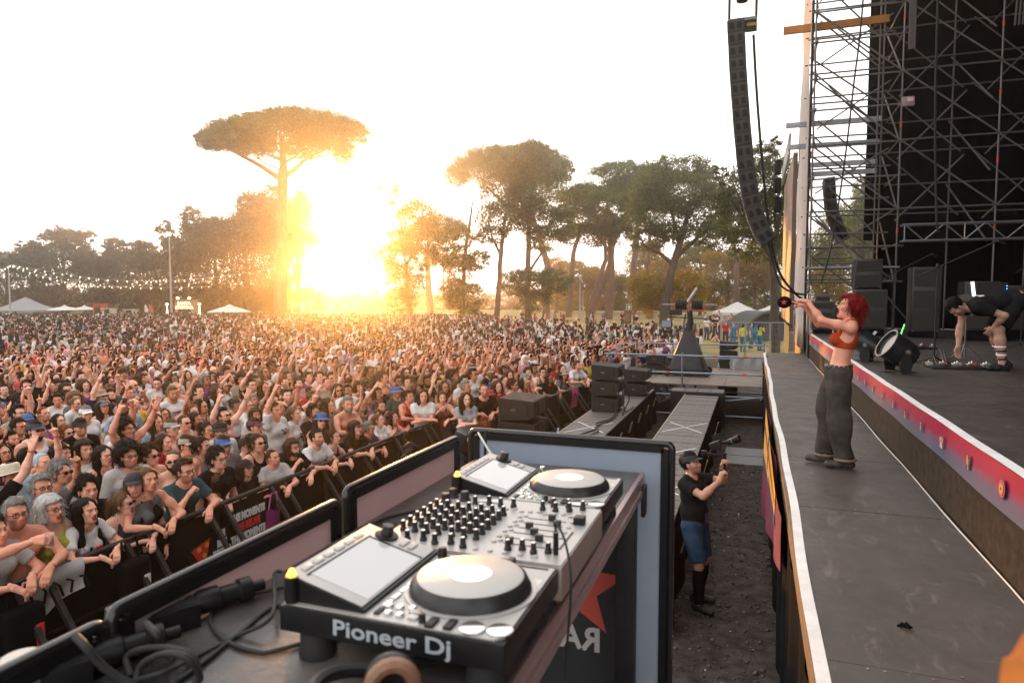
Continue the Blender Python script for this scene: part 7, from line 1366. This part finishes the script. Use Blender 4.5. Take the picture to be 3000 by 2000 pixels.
mh = hpt(sg_, PS, 'L', (.09, 0, -.03)); md = Vector((-.97, -.22, .02)).normalized(); mic = thing('microphone', 'black hand microphone with large foam head and red star held by the singer', 'microphone', mh)
MB().tube([-md*.13, md*.08], [.012, .018], 12).build('handle', m_gear, mic, 60); q = md.to_track_quat('Z', 'Y').to_matrix().to_4x4(); MB().lathe([(.0, .06), (.035, .065), (.056, .10), (.06, .13), (.05, .165), (.028, .185), (.0, .19)], q, 20).build('foam_head', m_black, mic, 60)
c0 = md*.13+Vector((0, -.061, 0)); MB().prism([((.03 if k % 2 == 0 else .012)*math.sin(k*PI/5), (.03 if k % 2 == 0 else .012)*math.cos(k*PI/5)) for k in range(10)], 0, .003, basis(c0, (1, 0, 0), (0, 0, 1), (0, -1, 0))).build('star', m_red, mic)
# --- technician bending over the pedals
PT = Pose('m', lean=104, head=(0, 36, 0), pelvis=(-.12, 0, .90), L=arm((.16, .12, .52), 'relaxed', (-.6, .7, .3), ab=True), Rr=arm((.45, -.12, .20), 'relaxed', (.3, -.5, 0), hd=(.1, 0, -1), ab=True), legs=dict(L=dict(to=(.05, .17, .085), hint=(1, .1, 0)), R=dict(to=(-.12, -.16, .085), hint=(1, -.1, 0))), fat=1.06)
tp_ = onz(2928, 1082, ZS); tc_ = figure('technician in black T-shirt and shorts bending down over pedals on the stage', (tp_.x, tp_.y), PI+.15, PT, ZS+.004, 1.07, [('shirt', PT.shirt(h=.014, kind='tee'), m_cloth, (.012, .012, .013), False), ('shorts', PT.trousers(h=.014, kind='shorts', flare=.015), m_denim, (.014, .014, .016), False), ('shoes', PT.shoes(), m_shoe, (.012, .012, .012), False), ('hair', hair_mesh('short'), m_hair, HAIRC['black'], True)], h=.014, stub=1.0, skin=(.40, .22, .16))
for nm in 'LR':
    hp_, K_, an_, to_ = PT.legs[nm]
    for i, f in enumerate((.5, .62, .74, .86)): c_ = K_.lerp(an_, f); r_ = [.056, .052, .046, .043][i]; MB().tube([(c_.x+r_*math.cos(a), c_.y+r_*math.sin(a), c_.z) for a in [2*PI*k/14 for k in range(14)]], .011, 6, close=True).build('sock_stripe', [m_white, m_gear][i % 2], tc_, 60)
sp_ = MB(); [sp_.prism([(-.11+.032*i, -.02), (-.088+.032*i, -.018), (-.09+.032*i, .02), (-.108+.032*i, .018)], -.012, .002, PT.T @ basis((-.142, 0, 1.32), (0, -1, 0), (0, 0, 1), (-1, 0, 0))) for i in range(7)]; sp_.build('shirt_print', m_white, tc_)
# --- cameraman on the gravel with his rig
PC = Pose('m', lean=-5, head=(0, -20, 0), pelvis=(0, 0, .955), L=arm((.34, -.10, .20), 'grip', (.1, .8, -.8), hd=(.25, -.1, 1), back=(-.5, .6, 0)), Rr=arm((.38, .08, .10), 'grip', (.1, -.9, -.8), hd=(.25, .1, 1), back=(-.5, -.6, 0)), legs=dict(L=dict(to=(.0, .12, .085)), R=dict(to=(.12, -.12, .085))), fat=1.05)
cpos = onz(2045, 1772, 0); cm = figure('cameraman in black cap, black T-shirt and denim shorts aiming up from the gravel', (cpos.x-.05, cpos.y), -.35, PC, .006, 1.0, [('shirt', PC.shirt(h=.013, kind='tee', loose=.03), m_cloth, (.016, .016, .017), False), ('shorts', PC.trousers(h=.013, kind='shorts', flare=.012), m_denim, (.035, .075, .14), False), ('shoes', PC.shoes(), m_shoe, (.012, .012, .012), False), ('hair', hair_mesh('short'), m_hair, HAIRC['black'], True), ('cap', cap_mesh().mesh('cap', m_hat, 50), m_hat, (.03, .032, .03), True)], h=.013, stub=1.0, skin=(.50, .27, .19))
for nm in 'LR': hp_, K_, an_, to_ = PC.legs[nm]; MB().tube([K_.lerp(an_, f) for f in (.1, .35, .7, 1.0)], [.066, .076, .062, .052], 14).build('long_sock', m_black, cm, 60)
MB().box((.135, -.04, .98), (.14, .04, 1.1), bev=.003).build('pass_card', mat('pass_print', (.35, .06, .08), .5, noise=.8, nscale=30, col2=(.1, .12, .3)), cm); MB().tube([(.13, .0, 1.1), (.135, .01, 1.3), (.08, .06, 1.47)], .006, 6).tube([(.13, .0, 1.1), (.135, -.01, 1.3), (.08, -.06, 1.47)], .006, 6).build('lanyard', m_gear, cm)
MB().tube([PC.arm['L'][2]+Vector((.034*math.cos(a), .034*math.sin(a), -.02)) for a in [2*PI*k/14 for k in range(14)]], .009, 6, close=True).build('wrist_watch', m_gear, cm)
bpy.context.view_layer.update(); rp = hpt(cm, PC, 'L', (.08, 0, 0)); rig = thing('video_camera', 'black video camera on a hand gimbal held up by the cameraman', 'camera', rp, -.2)
MB().tube([(0, 0, -.16), (0, 0, .1)], .02, 10).build('grip_handle', m_gear, rig); MB().tube([(.0, 0, .08), (-.06, .02, .12), (-.05, .02, .2), (.02, 0, .22)], .016, 8).build('gimbal_arm', m_gear, rig); MB().box((-.08, -.05, .15), (.05, .05, .24), TR(rot=(0, R(-25), 0)), bev=.008).build('camera_body', m_gear, rig)
MB().lathe([(.03, 0), (.036, .02), (.036, .08), (.042, .09), (.046, .14), (.04, .14), (.036, .1)], TR((.035, 0, .215), (0, R(62), 0)), 20).build('lens', m_gear, rig); MB().lathe([(.037, .045), (.039, .05), (.037, .055)], TR((.035, 0, .215), (0, R(62), 0)), 20).build('focus_ring', m_galvd, rig)
MB().box((-.2, -.06, .06), (-.02, -.045, .09), bev=.003).box((-.25, -.07, .05), (-.19, -.03, .11), bev=.006).build('viewfinder', m_gear, rig); MB().box((-.03, -.07, .25), (.08, -.06, .32), TR(rot=(0, R(-20), 0))).build('monitor', m_gear, rig)
# --- pit staff
EXTRA['bend'] = lambda g: Pose(g, lean=40, head=(-15, 32, 0), pelvis=(0, 0, .955), L=arm((.22, .05, -.5)), Rr=arm((.25, -.02, -.48)))
EXTRA['down'] = lambda g: Pose(g, head=(30, 28, 0), pelvis=(0, 0, .955), L=arm((.2, .02, -.45)), Rr=arm((.2, -.02, -.45)))
EXTRA['sit'] = lambda g: Pose(g, lean=14, head=(0, 0, 0), pelvis=(0, 0, .13), L=arm((.42, .1, .42), 'relaxed', (0, 1, -.5), ab=True), Rr=arm((.42, -.1, .42), 'relaxed', (0, -1, -.5), ab=True), legs=dict(L=dict(to=(.55, .18, .085), hint=(.3, .3, 1)), R=dict(to=(.5, -.2, .085), hint=(.3, -.3, 1))))
hero('pit worker in black tank top with reddish bun bending beside the large speakers', 1418, 1252, rz=-.25, g='f', pose='bend', shirt=('tank', BLK), hair=('bun', 'red'), skin=1, band=False, group='pit staff'); hero('man in black cap and crimson shirt looking down inside the pit', 1208, 1330, rz=2.6, g='m', pose='down', stub=1.0, shirt=('tee', (.42, .03, .10)), hair=('short', 'black'), hat=('cap', (.03, .026, .024)), skin=3, band=False, group='pit staff')
# --- people on the lawn
lr = random.Random(21)
def lawn(label, x_, yf, rz, **k): q = onz(x_, yf, 0); return person(label, (q.x, q.y), rz, group='people on the lawn', band=False, **k)
VEST = (.55, .60, .06); MED = (.05, .22, .34)
for i, (x_, y_, c_, lb) in enumerate([(2148, 1018, MED, 'medic in blue uniform standing left of the group, reading papers'), (2176, 1030, VEST, 'medic in yellow vest facing right in the group on the lawn'), (2225, 1026, VEST, 'medic in yellow vest at the right side of the group on the lawn'), (2198, 1020, MED, 'medic in blue uniform in the middle of the group'), (2125, 1010, (.5, .02, .03), 'person in red shirt standing left of the medics'), (2210, 1012, MED, 'medic in blue uniform behind the stretcher group'), (2290, 975, RED, 'person in red dress before the inflatable tent'), (2300, 990, RED, 'person in red shirt right of the close trunk'), (2082, 978, BLK, 'person in black shirt standing near the gazebo'), (2095, 985, BLK, 'second person in black shirt near the gazebo legs'), (2140, 968, BEI, 'person in beige shirt beside the white van'), (1935, 965, BLK, 'person in black shirt beside the oak trunk')]):
    lawn(lb, x_, y_, lr.uniform(-3, 3), pose=['stand', 'stand_turn', 'clap', 'stand'][i % 4], g='f' if i % 3 == 2 else 'm', shirt=('tee', c_), legs=('jeans', MED if c_ in (MED, VEST) else (.03, .03, .04)), hair=('short' if i % 3 != 2 else 'pony', 'dark'))
ORDL = ORD
for i in range(34):
    x_ = lr.uniform(1500, 2110); y_ = lr.choice([lr.uniform(948, 975), lr.uniform(960, 1010)]); sit = lr.random() < .4 and x_ > 1650; k = rand_person(lr); k.pop('_c'); k.pop('band'); k.pop('_print', None); k['pose'] = 'sit' if sit else lr.choice(['stand', 'stand_turn']); c_ = k['shirt'][1] if k['shirt'] else None
    k['mir'] = False
    if sit: k['legs'] = None
    lawn('person %s %s on the lawn, %s of the lawn visitors' % (('in '+CN[c_]+' top') if c_ else 'shirtless', 'sitting' if sit else 'standing', ORDL[min(i+1, 30)]) if i < 30 else 'person %s far back on the lawn near %s' % (('in '+CN[c_]+' top') if c_ else 'shirtless', ['the slim lamp', 'the leaning trunk', 'the arrow sign', 'the oak trunk'][i-30]), x_, y_, lr.uniform(-1, 1), **k)
# ---- stage equipment
def on_stage(x_, y_): return onz(x_, y_, ZS+.003)
def z7(x_, y_): return on_stage(2200+x_*.3826, 800+y_*.3826)
m_drum = mat('lamp_black', (.02, .021, .024), .35, .3, noise=.2)
def blinder(label, pos, rz, sc):
    p = thing('stage_blinder', label, 'stage light', pos, rz, 'floor lights'); p.scale = (sc,)*3; T_ = TR((0, 0, .27), (0, R(58), 0))
    MB().lathe([(.03, -.2), (.13, -.19), (.17, -.12), (.18, .0), (.185, .16), (.2, .17), (.2, .19), (.175, .19), (.17, .15)], T_, 28).build('drum', m_drum, p, 40); MB().lathe([(.0, .15), (.17, .152)], T_, 24, False).build('lens_glass', mat('lens_dark', (.05, .05, .055), .1), p)
    for s_ in (-1, 1): MB().prism([(-.05, .0), (.06, .0), (.09, .1), (.03, .3), (-.03, .3), (-.07, .1)], 0, .012, basis((0, s_*.215-.006, 0), (1, 0, 0), (0, 0, 1), (0, -1, 0))).build('yoke', m_gear, p); MB().lathe([(.03, 0), (.03, .03), (0, .035)], TR((0, s_*.22, .27), (-s_*PI/2, 0, 0)), 10).build('clamp_knob', m_galvd, p)
    MB().box((-.06, -.22, 0), (.06, .22, .015)).box((-.2, -.04, .0), (.2, .04, .008)).build('base', m_gear, p); MB().box((-.1, -.04, .02), (.06, .05, .055), T_ @ TR((0, 0, 0), (0, 0, 0)) @ TR((-.12, -.2, 0))).build('label_plate', m_white, p); return p
blinder('black drum stage light nearer the runway edge, tipped left', z7(890, 672), PI-.3, .95); blinder('larger looking black drum stage light facing the crowd', z7(1130, 758), PI+.25, 1.05)
def mic_stand(label, base, H, boom, rz):
    p = thing('mic_stand', label, 'mic stand', base, rz, 'microphone stands'); MB().tube([(0, 0, .05), (0, 0, H)], [.013, .009], 8).build('pole', m_gear, p)
    for k in range(3): a = 2*PI*k/3+.4; MB().tube([(0, 0, .12), (.12*math.cos(a), .12*math.sin(a), .06), (.3*math.cos(a), .3*math.sin(a), .008)], .011, 6).build('leg', m_gear, p)
    MB().tube([(-boom*.35, 0, H-.16), (boom, 0, H+.34)], .009, 8).build('boom', m_gear, p); MB().tube([(boom, 0, H+.34), (boom+.1, 0, H+.3)], .02, 8).build('microphone', m_gear, p); MB().lathe([(.022, -.025), (.025, 0), (.022, .025)], TR((0, 0, H)), 10).build('clutch', m_gear, p); return p
b1 = z7(1400, 700); mic_stand('tall boom microphone stand left of the bending technician', b1, 1.45, .75, .1); b2 = z7(1075, 560); mic_stand('boom microphone stand farther back between the stage lights', b2, 1.5, .7, .25); b3 = on_stage(2990, 1020); mic_stand('tripod stand at the right picture edge behind the technician', b3, 1.6, .5, .4)
def pedalboard(label, pos, rz, n):
    p = thing('pedalboard', label, 'pedalboard', pos, rz); MB().box((-.4, -.18, 0), (.4, .18, .03), bev=.004).build('board', m_gear, p); r_ = random.Random(n)
    for k in range(n):
        x_ = -.36+.72*k/(n-1); y_ = -.08 if k % 2 else .08; b = MB().box((x_-.035, y_-.055, .03), (x_+.035, y_+.055, .075), bev=.005).build('pedal', mat('pedal%d' % (k % 4), [(.35, .34, .33), (.05, .05, .06), (.4, .08, .04), (.12, .13, .16)][k % 4], .4, .3), p); MB().lathe([(.011, 0), (.009, .02), (0, .02)], TR((x_, y_+.02, .075)), 8).build('switch', m_chrome, b)
    return p
pedalboard('pedalboard with chrome switches under the technician hand', z7(1600, 728), .1, 9); pedalboard('farther pedalboard with red and silver pedals', z7(1225, 578), .3, 8)
for i, (a, b, c_) in enumerate([((1400, 690), (1440, 640), (1480, 715)), ((1450, 720), (1470, 650), (1500, 730)), ((880, 480), (960, 510), (1040, 560)), ((1240, 660), (1320, 690), (1390, 700))]): cable(['black cable arc beside the near microphone stand', 'thin black cable looping onto the pedalboard', 'chain like cable trailing from the left stage light', 'black cable lying from stage light to microphone stand'][i], [z7(*a)+Vector((0, 0, .02)), z7(*b)+Vector((0, 0, .12 if i < 2 else .015)), z7(*c_)+Vector((0, 0, .05 if i < 2 else .015))], .012)
def cabinet(label, x0, x1, yt, yb, Yv, dpt=.5, name='amp_cabinet', cat_='amplifier', m=None, rows=2):
    a = ony(2200+x0*.3826, 400+yt*.3826, Yv); b = ony(2200+x1*.3826, 400+yb*.3826, Yv); p = thing(name, label, cat_, (a.x, Yv, ZS+.003)); w = b.x-a.x; H = a.z-ZS; z0 = max(b.z-ZS, 0)
    MB().box((0, 0, z0), (w, dpt, H), bev=.02).build('shell', m or m_drum, p)
    for k in range(rows): h_ = (H-z0)/rows; MB().box((.04, -.004, z0+k*h_+.05), (w-.04, -.0005, z0+(k+1)*h_-.05)).build('grille', mat('amp_grille', (.025, .022, .02), .8, noise=.3, nscale=60), p)
    for x_ in (.05, w-.05): MB().box((x_-.02, -.012, z0+.02), (x_+.02, -.004, z0+.04)).build('corner', m_galvd, p)
    if z0 > .1: MB().box((.05, .05, 0), (w-.05, dpt-.05, z0-.002)).build('plinth', m_black, p)
    return p
cabinet('tall black cabinet stack left in the backstage opening', 800, 1005, 940, 1160, 19.9, .6); cabinet('wide black cabinet standing before the scaffold foot', 800, 1040, 1170, 1480, 19.3, .6); cabinet('tall black amplifier stack behind the boom stand', 1240, 1450, 1000, 1500, 19.0, .6, rows=3); cabinet('dark rack case with lit screens behind the technician', 1640, 1900, 1110, 1490, 18.0, .6, 'rack_case', 'rack'); cabinet('dark case at the right edge of the stage', 1910, 2120, 1140, 1490, 18.6, .6, 'rack_case', 'rack')
for i, (a, b, yt) in enumerate([(470, 640, 1260), (490, 600, 1215), (640, 790, 1290)]): p = cabinet(['large flight case stacked below the scaffold tower', 'smaller flight case on top below the tower', 'flight case right of the stacked ones'][i], a, b, yt, 1480, 20.1+.2*i, .5, 'flight_case', 'case', mat('case_grey', (.035, .036, .04), .4, .2), 3)
q = ony(2200+1720*.3826, 400+1100*.3826, 17.95); p = thing('rack_screen', 'slanted lit screen with blue edge lights behind the technician', 'screen', (q.x, 17.95, q.z-.65)); MB().box((0, 0, 0), (.06, .03, .62), TR(rot=(0, R(-8), 0))).build('bright_edge', mat('cold_light', (.8, .85, .9), .4, emit=(.8, .9, 1), estr=.8), p); MB().box((.05, .0, .05), (.62, .03, .6)).build('panel', m_gear, p)
for k in range(8): MB().lathe([(.008, 0), (.008, .004), (0, .005)], basis((.6, -.002, .1+.06*k), (1, 0, 0), (0, 0, 1), (0, -1, 0)), 8).build('led', mat('led_blue', (.1, .2, 1), .4, emit=(.15, .35, 1), estr=3), p)
a = ony(2200+1132*.3826, 400+1508*.3826, 17.5); b = ony(2200+1178*.3826, 400+1382*.3826, 17.5); p = thing('light_tube', 'thin glowing green light tube leaning on the stage', 'light tube', (a.x, a.y, ZS+.004)); MB().tube([(0, 0, 0), (b.x-a.x, 0, b.z-a.z)], .009, 8).build('tube', mat('green_glow', (.1, 1, .1), .4, emit=(.1, 1, .12), estr=1.6), p); MB().lathe([(.02, 0), (.02, .02)], None, 8).build('foot', m_gear, p)
q = ony(2200+1655*.3826, 800+245*.3826, 12.6); p = thing('cymbal_stand', 'round silver cymbal on a stand behind the technician head', 'cymbal', (q.x, 12.6, ZS+.003)); MB().lathe([(.0, .02), (.03, .015), (.06, .005), (.19, .0), (.19, -.002), (.0, .0)], TR((0, 0, q.z-ZS), (R(62), 0, R(10))), 28).build('cymbal', mat('cymbal_grey', (.3, .29, .28), .35, .8), p, 60); MB().tube([(0, .02, .02), (0, .02, q.z-ZS)], .012, 8).build('pole', m_galvd, p)
for k in range(3): a = 2*PI*k/3; MB().tube([(0, .02, .25), (.25*math.cos(a), .02+.25*math.sin(a), .01)], .01, 6).build('leg', m_galvd, p)
# ---- things on and at the near barrier
XB_ = -5.695
bq = lambda x_, y_, X_=XB_: onx(x_, y_, X_)
p0, p1 = bq(70, 1690), bq(235, 1615); wb = thing('cloth_banner', 'white cloth with black painted strokes hung over the near barrier', 'banner', (0, 0, 0))
MB().grid(lambda u, v: (XB_+.02+.03*math.sin(u*8)*v+.02*math.sin(v*6), p0.y+(p1.y-p0.y)*u, 1.205-(.36-.06*u+.03*math.sin(u*5))*v), 16, 8).build('cloth', mat('cloth_white', (.62, .60, .58), .85, noise=.1), wb, 60)
for k in range(4): y_ = p0.y+.08+(p1.y-p0.y)*.24*k; MB().tube([(XB_+.065, y_, 1.12-.02*k), (XB_+.068, y_+.05, 1.05), (XB_+.07, y_+.03+.05*(k % 2), .95)], .011, 6).build('paint_stroke', m_gear, wb)
def placard(label, xc, yc_, w, hh_, lines, pizza=False):
    a = bq(xc, yc_, XB_+.05); yc = a.y; z0 = a.z-hh_/2; z1 = z0+hh_; p = thing('placard', label, 'placard', (XB_+.05, yc, z0)); h_ = z1-z0
    MB().box((-.006, -w/2, 0), (.0, w/2, h_)).build('board', m_gear, p); n = len(lines)
    for i, (tx, m) in enumerate(lines): text('lettering', tx, h_/n*.95, basis((.002, (.16*w if pizza else 0), h_*(1-(i+.5)/n)), (0, 1, 0), (0, 0, 1), (1, 0, 0)) @ TR(sc=((.62 if pizza else .72), 1, 1)), m, p, bold=.010)
    if pizza: MB().prism([(-w*.45, h_*.75), (-w*.08, h_*.9), (-w*.2, h_*.08)], 0, .003, basis((.001, 0, 0), (0, 1, 0), (0, 0, 1), (1, 0, 0))).build('pizza_slice', m_red, p); [MB().lathe([(.03, 0), (.03, .002), (0, .002)], basis((.004, w*a_, h_*b_), (0, 1, 0), (0, 0, 1), (1, 0, 0)), 10).build('topping', m_iy, p) for a_, b_ in ((-.3, .7), (-.2, .5), (-.15, .75))]
    return p
WP, RP = mat('white_print', (.75, .75, .75), .6), mat('red_print', (.75, .05, .04), .6)
placard('black placard with white and red hand lettering about moments below the black cap', 728, 1548, .66, .5, [('THE MOMENTS', WP), ('WE RELIVE', RP), ('THE MOMENTS', WP), ('THIS', RP)]); placard('black placard with painted pizza slice and waiting message on the barrier', 628, 1612, .74, .42, [("I'VE", WP), ('BEEN', WP), ('WAITING', WP), ('ALL MY', RP)], True)
tg = bq(800, 1530, XB_+.06); p = thing('tote_bag', 'pink and purple patterned bag hanging on the barrier below folded arms', 'bag', (tg.x, tg.y, tg.z-.22)); MB().grid(lambda u, v: (.05*math.sin(PI*u), -.13+.26*u, .4*v+.02*math.sin(u*9)), 12, 8).build('bag_front', mat('bag_pink', (.55, .04, .22), .8, noise=.5, nscale=6, col2=(.12, .02, .14)), p, 60); MB().tube([(.01, -.09, .4), (.02, -.05, .6), (.02, .05, .6), (.01, .09, .4)], .01, 6).build('strap', mat('bag_pink2', (.6, .1, .3), .7), p)
for i, (x_, y_) in enumerate(((65, 1850), (390, 1700))):
    tg = bq(x_, y_, XB_+.1); p = thing('backpack', ['dark backpack with red detail hung on the barrier at lower left', 'dark rucksack hanging on the barrier below the ponytail woman'][i], 'backpack', (tg.x, tg.y, tg.z-.2)); MB().box((-.07, -.16, 0), (.09, .16, .42), bev=.06).build('sack', m_black, p, 60); MB().tube([(0, -.1, .38), (-.04, -.08, .6), (-.04, .08, .6), (0, .1, .38)], .012, 6).build('strap', m_black, p); MB().box((.085, .05, .05), (.1, .12, .25), bev=.01).build('patch', m_band if i == 0 else m_white, p)
p = thing('pink_towel', 'bright pink towel hung over the far barrier', 'towel', (0, 0, 0)); ya = 16.8; xa = -4.85+1.95*(ya-12.7)/17.8; MB().grid(lambda u, v: (xa+.06+.11*.45*u+.02*math.sin(v*5), ya+.45*u, 1.2-.5*v), 6, 8).build('cloth', mat('towel_pink', (.75, .10, .28), .85), p, 60); MB().grid(lambda u, v: (xa-.05+.11*.45*u, ya+.45*u, 1.2-.3*v), 4, 4).build('rear_fold', MATS['towel_pink'], p, 60)
m_pet = mat('pet_plastic', (.75, .82, .88), .08, 0, .6, alpha=.45)
def bottle(label, pos): p = thing('water_bottle', label, 'bottle', pos); MB().lathe([(.03, 0), (.033, .01), (.031, .07), (.033, .09), (.033, .15), (.014, .2), (.013, .215)], None, 14).build('bottle_body', m_pet, p, 50); MB().lathe([(.015, .215), (.015, .235), (0, .236)], None, 10).build('cap', m_white, p); MB().lathe([(.0335, .08), (.0335, .13)], None, 14, False).build('label_wrap', mat('wrap_blue', (.2, .35, .55), .5), p); return p
bottle('clear water bottle standing at the near end of the slatted platform', (-3.32, 11.9, .925)); 
for i, (x_, y_) in enumerate(((-1.1, 24.3), (-.6, 24.4))): bottle(['left', 'right'][i]+' water bottle standing on the camera platform by the tarpaulin', (x_, y_, 1.053))
bottle('clear bottle lying in the dark pit behind the booth panel', (*onx(307, 1795, -5.2)[:2], .01))
for i in range(14): y_ = 13.2+i*.85; x_ = -4.85+1.95*(y_-12.7)/17.8+.35+.1*(i % 3); bottle(NTH[i]+' clear bottle dropped along the far barrier from the near end', (x_, y_, .01))['group'] = 'dropped bottles'
for o in bpy.data.objects:
    if o.name.startswith('water_bottle') and 'dropped' in o.get('label', ''): o['group'] = 'dropped bottles'
for i in range(2): o = MB().grid(lambda u, v: (-.55+.95*u, 15.1+.85*i+.8*v, .012+.006*math.sin(u*60)), 10, 4).build('cable_ramp', mat('ramp_grey', (.2, .21, .2), .6, .3, noise=.3, nscale=30), None, 30); tag(o, ['nearer', 'farther'][i]+' grey chequered ramp plate across the gravel lane', 'ramp')
# prints on shirts
wom = [o for o in bpy.data.objects if o.get('label', '').startswith('woman in white T-shirt printed')][0]; po = get_pose('lean', 'f')
text('shirt_print', 'I', .11, po.T @ basis((.152, -.045, 1.27), (0, 1, 0), (0, 0, 1), (1, 0, 0)), m_gear, wom, depth=.004, bold=.004)
MB().prism([(.045*math.sin(t)**3, .04*(.8125*math.cos(t)-.3125*math.cos(2*t)-.125*math.cos(3*t)-.0625*math.cos(4*t))) for t in [2*PI*k/24 for k in range(24)]], -.01, .006, po.T @ basis((.152, .05, 1.27), (0, 1, 0), (0, 0, 1), (1, 0, 0))).build('shirt_print', m_red, wom)
# ================================================================ evening haze; its scatter also shaped to imitate lens glare round the sun
hz = MB().box((-330, -40, -1.0), (120, 300, 45)).build('haze', None, None, None) if False else None
me = MB().box((-330, -40, -1.0), (120, 300, 45)).mesh('haze', []); hz = obj('haze', me); mh_ = bpy.data.materials.new('haze'); mh_.use_nodes = True; n = mh_.node_tree; n.nodes.clear()
vo = n.nodes.new('ShaderNodeVolumePrincipled'); vo.inputs['Color'].default_value = (.95, .90, .84, 1); vo.inputs['Density'].default_value = .0013; vo.inputs['Anisotropy'].default_value = .88
ou = n.nodes.new('ShaderNodeOutputMaterial'); n.links.new(vo.outputs[0], ou.inputs['Volume']); me.materials.append(mh_); tag(hz, 'thin golden evening haze over the field', 'haze', kind='stuff')
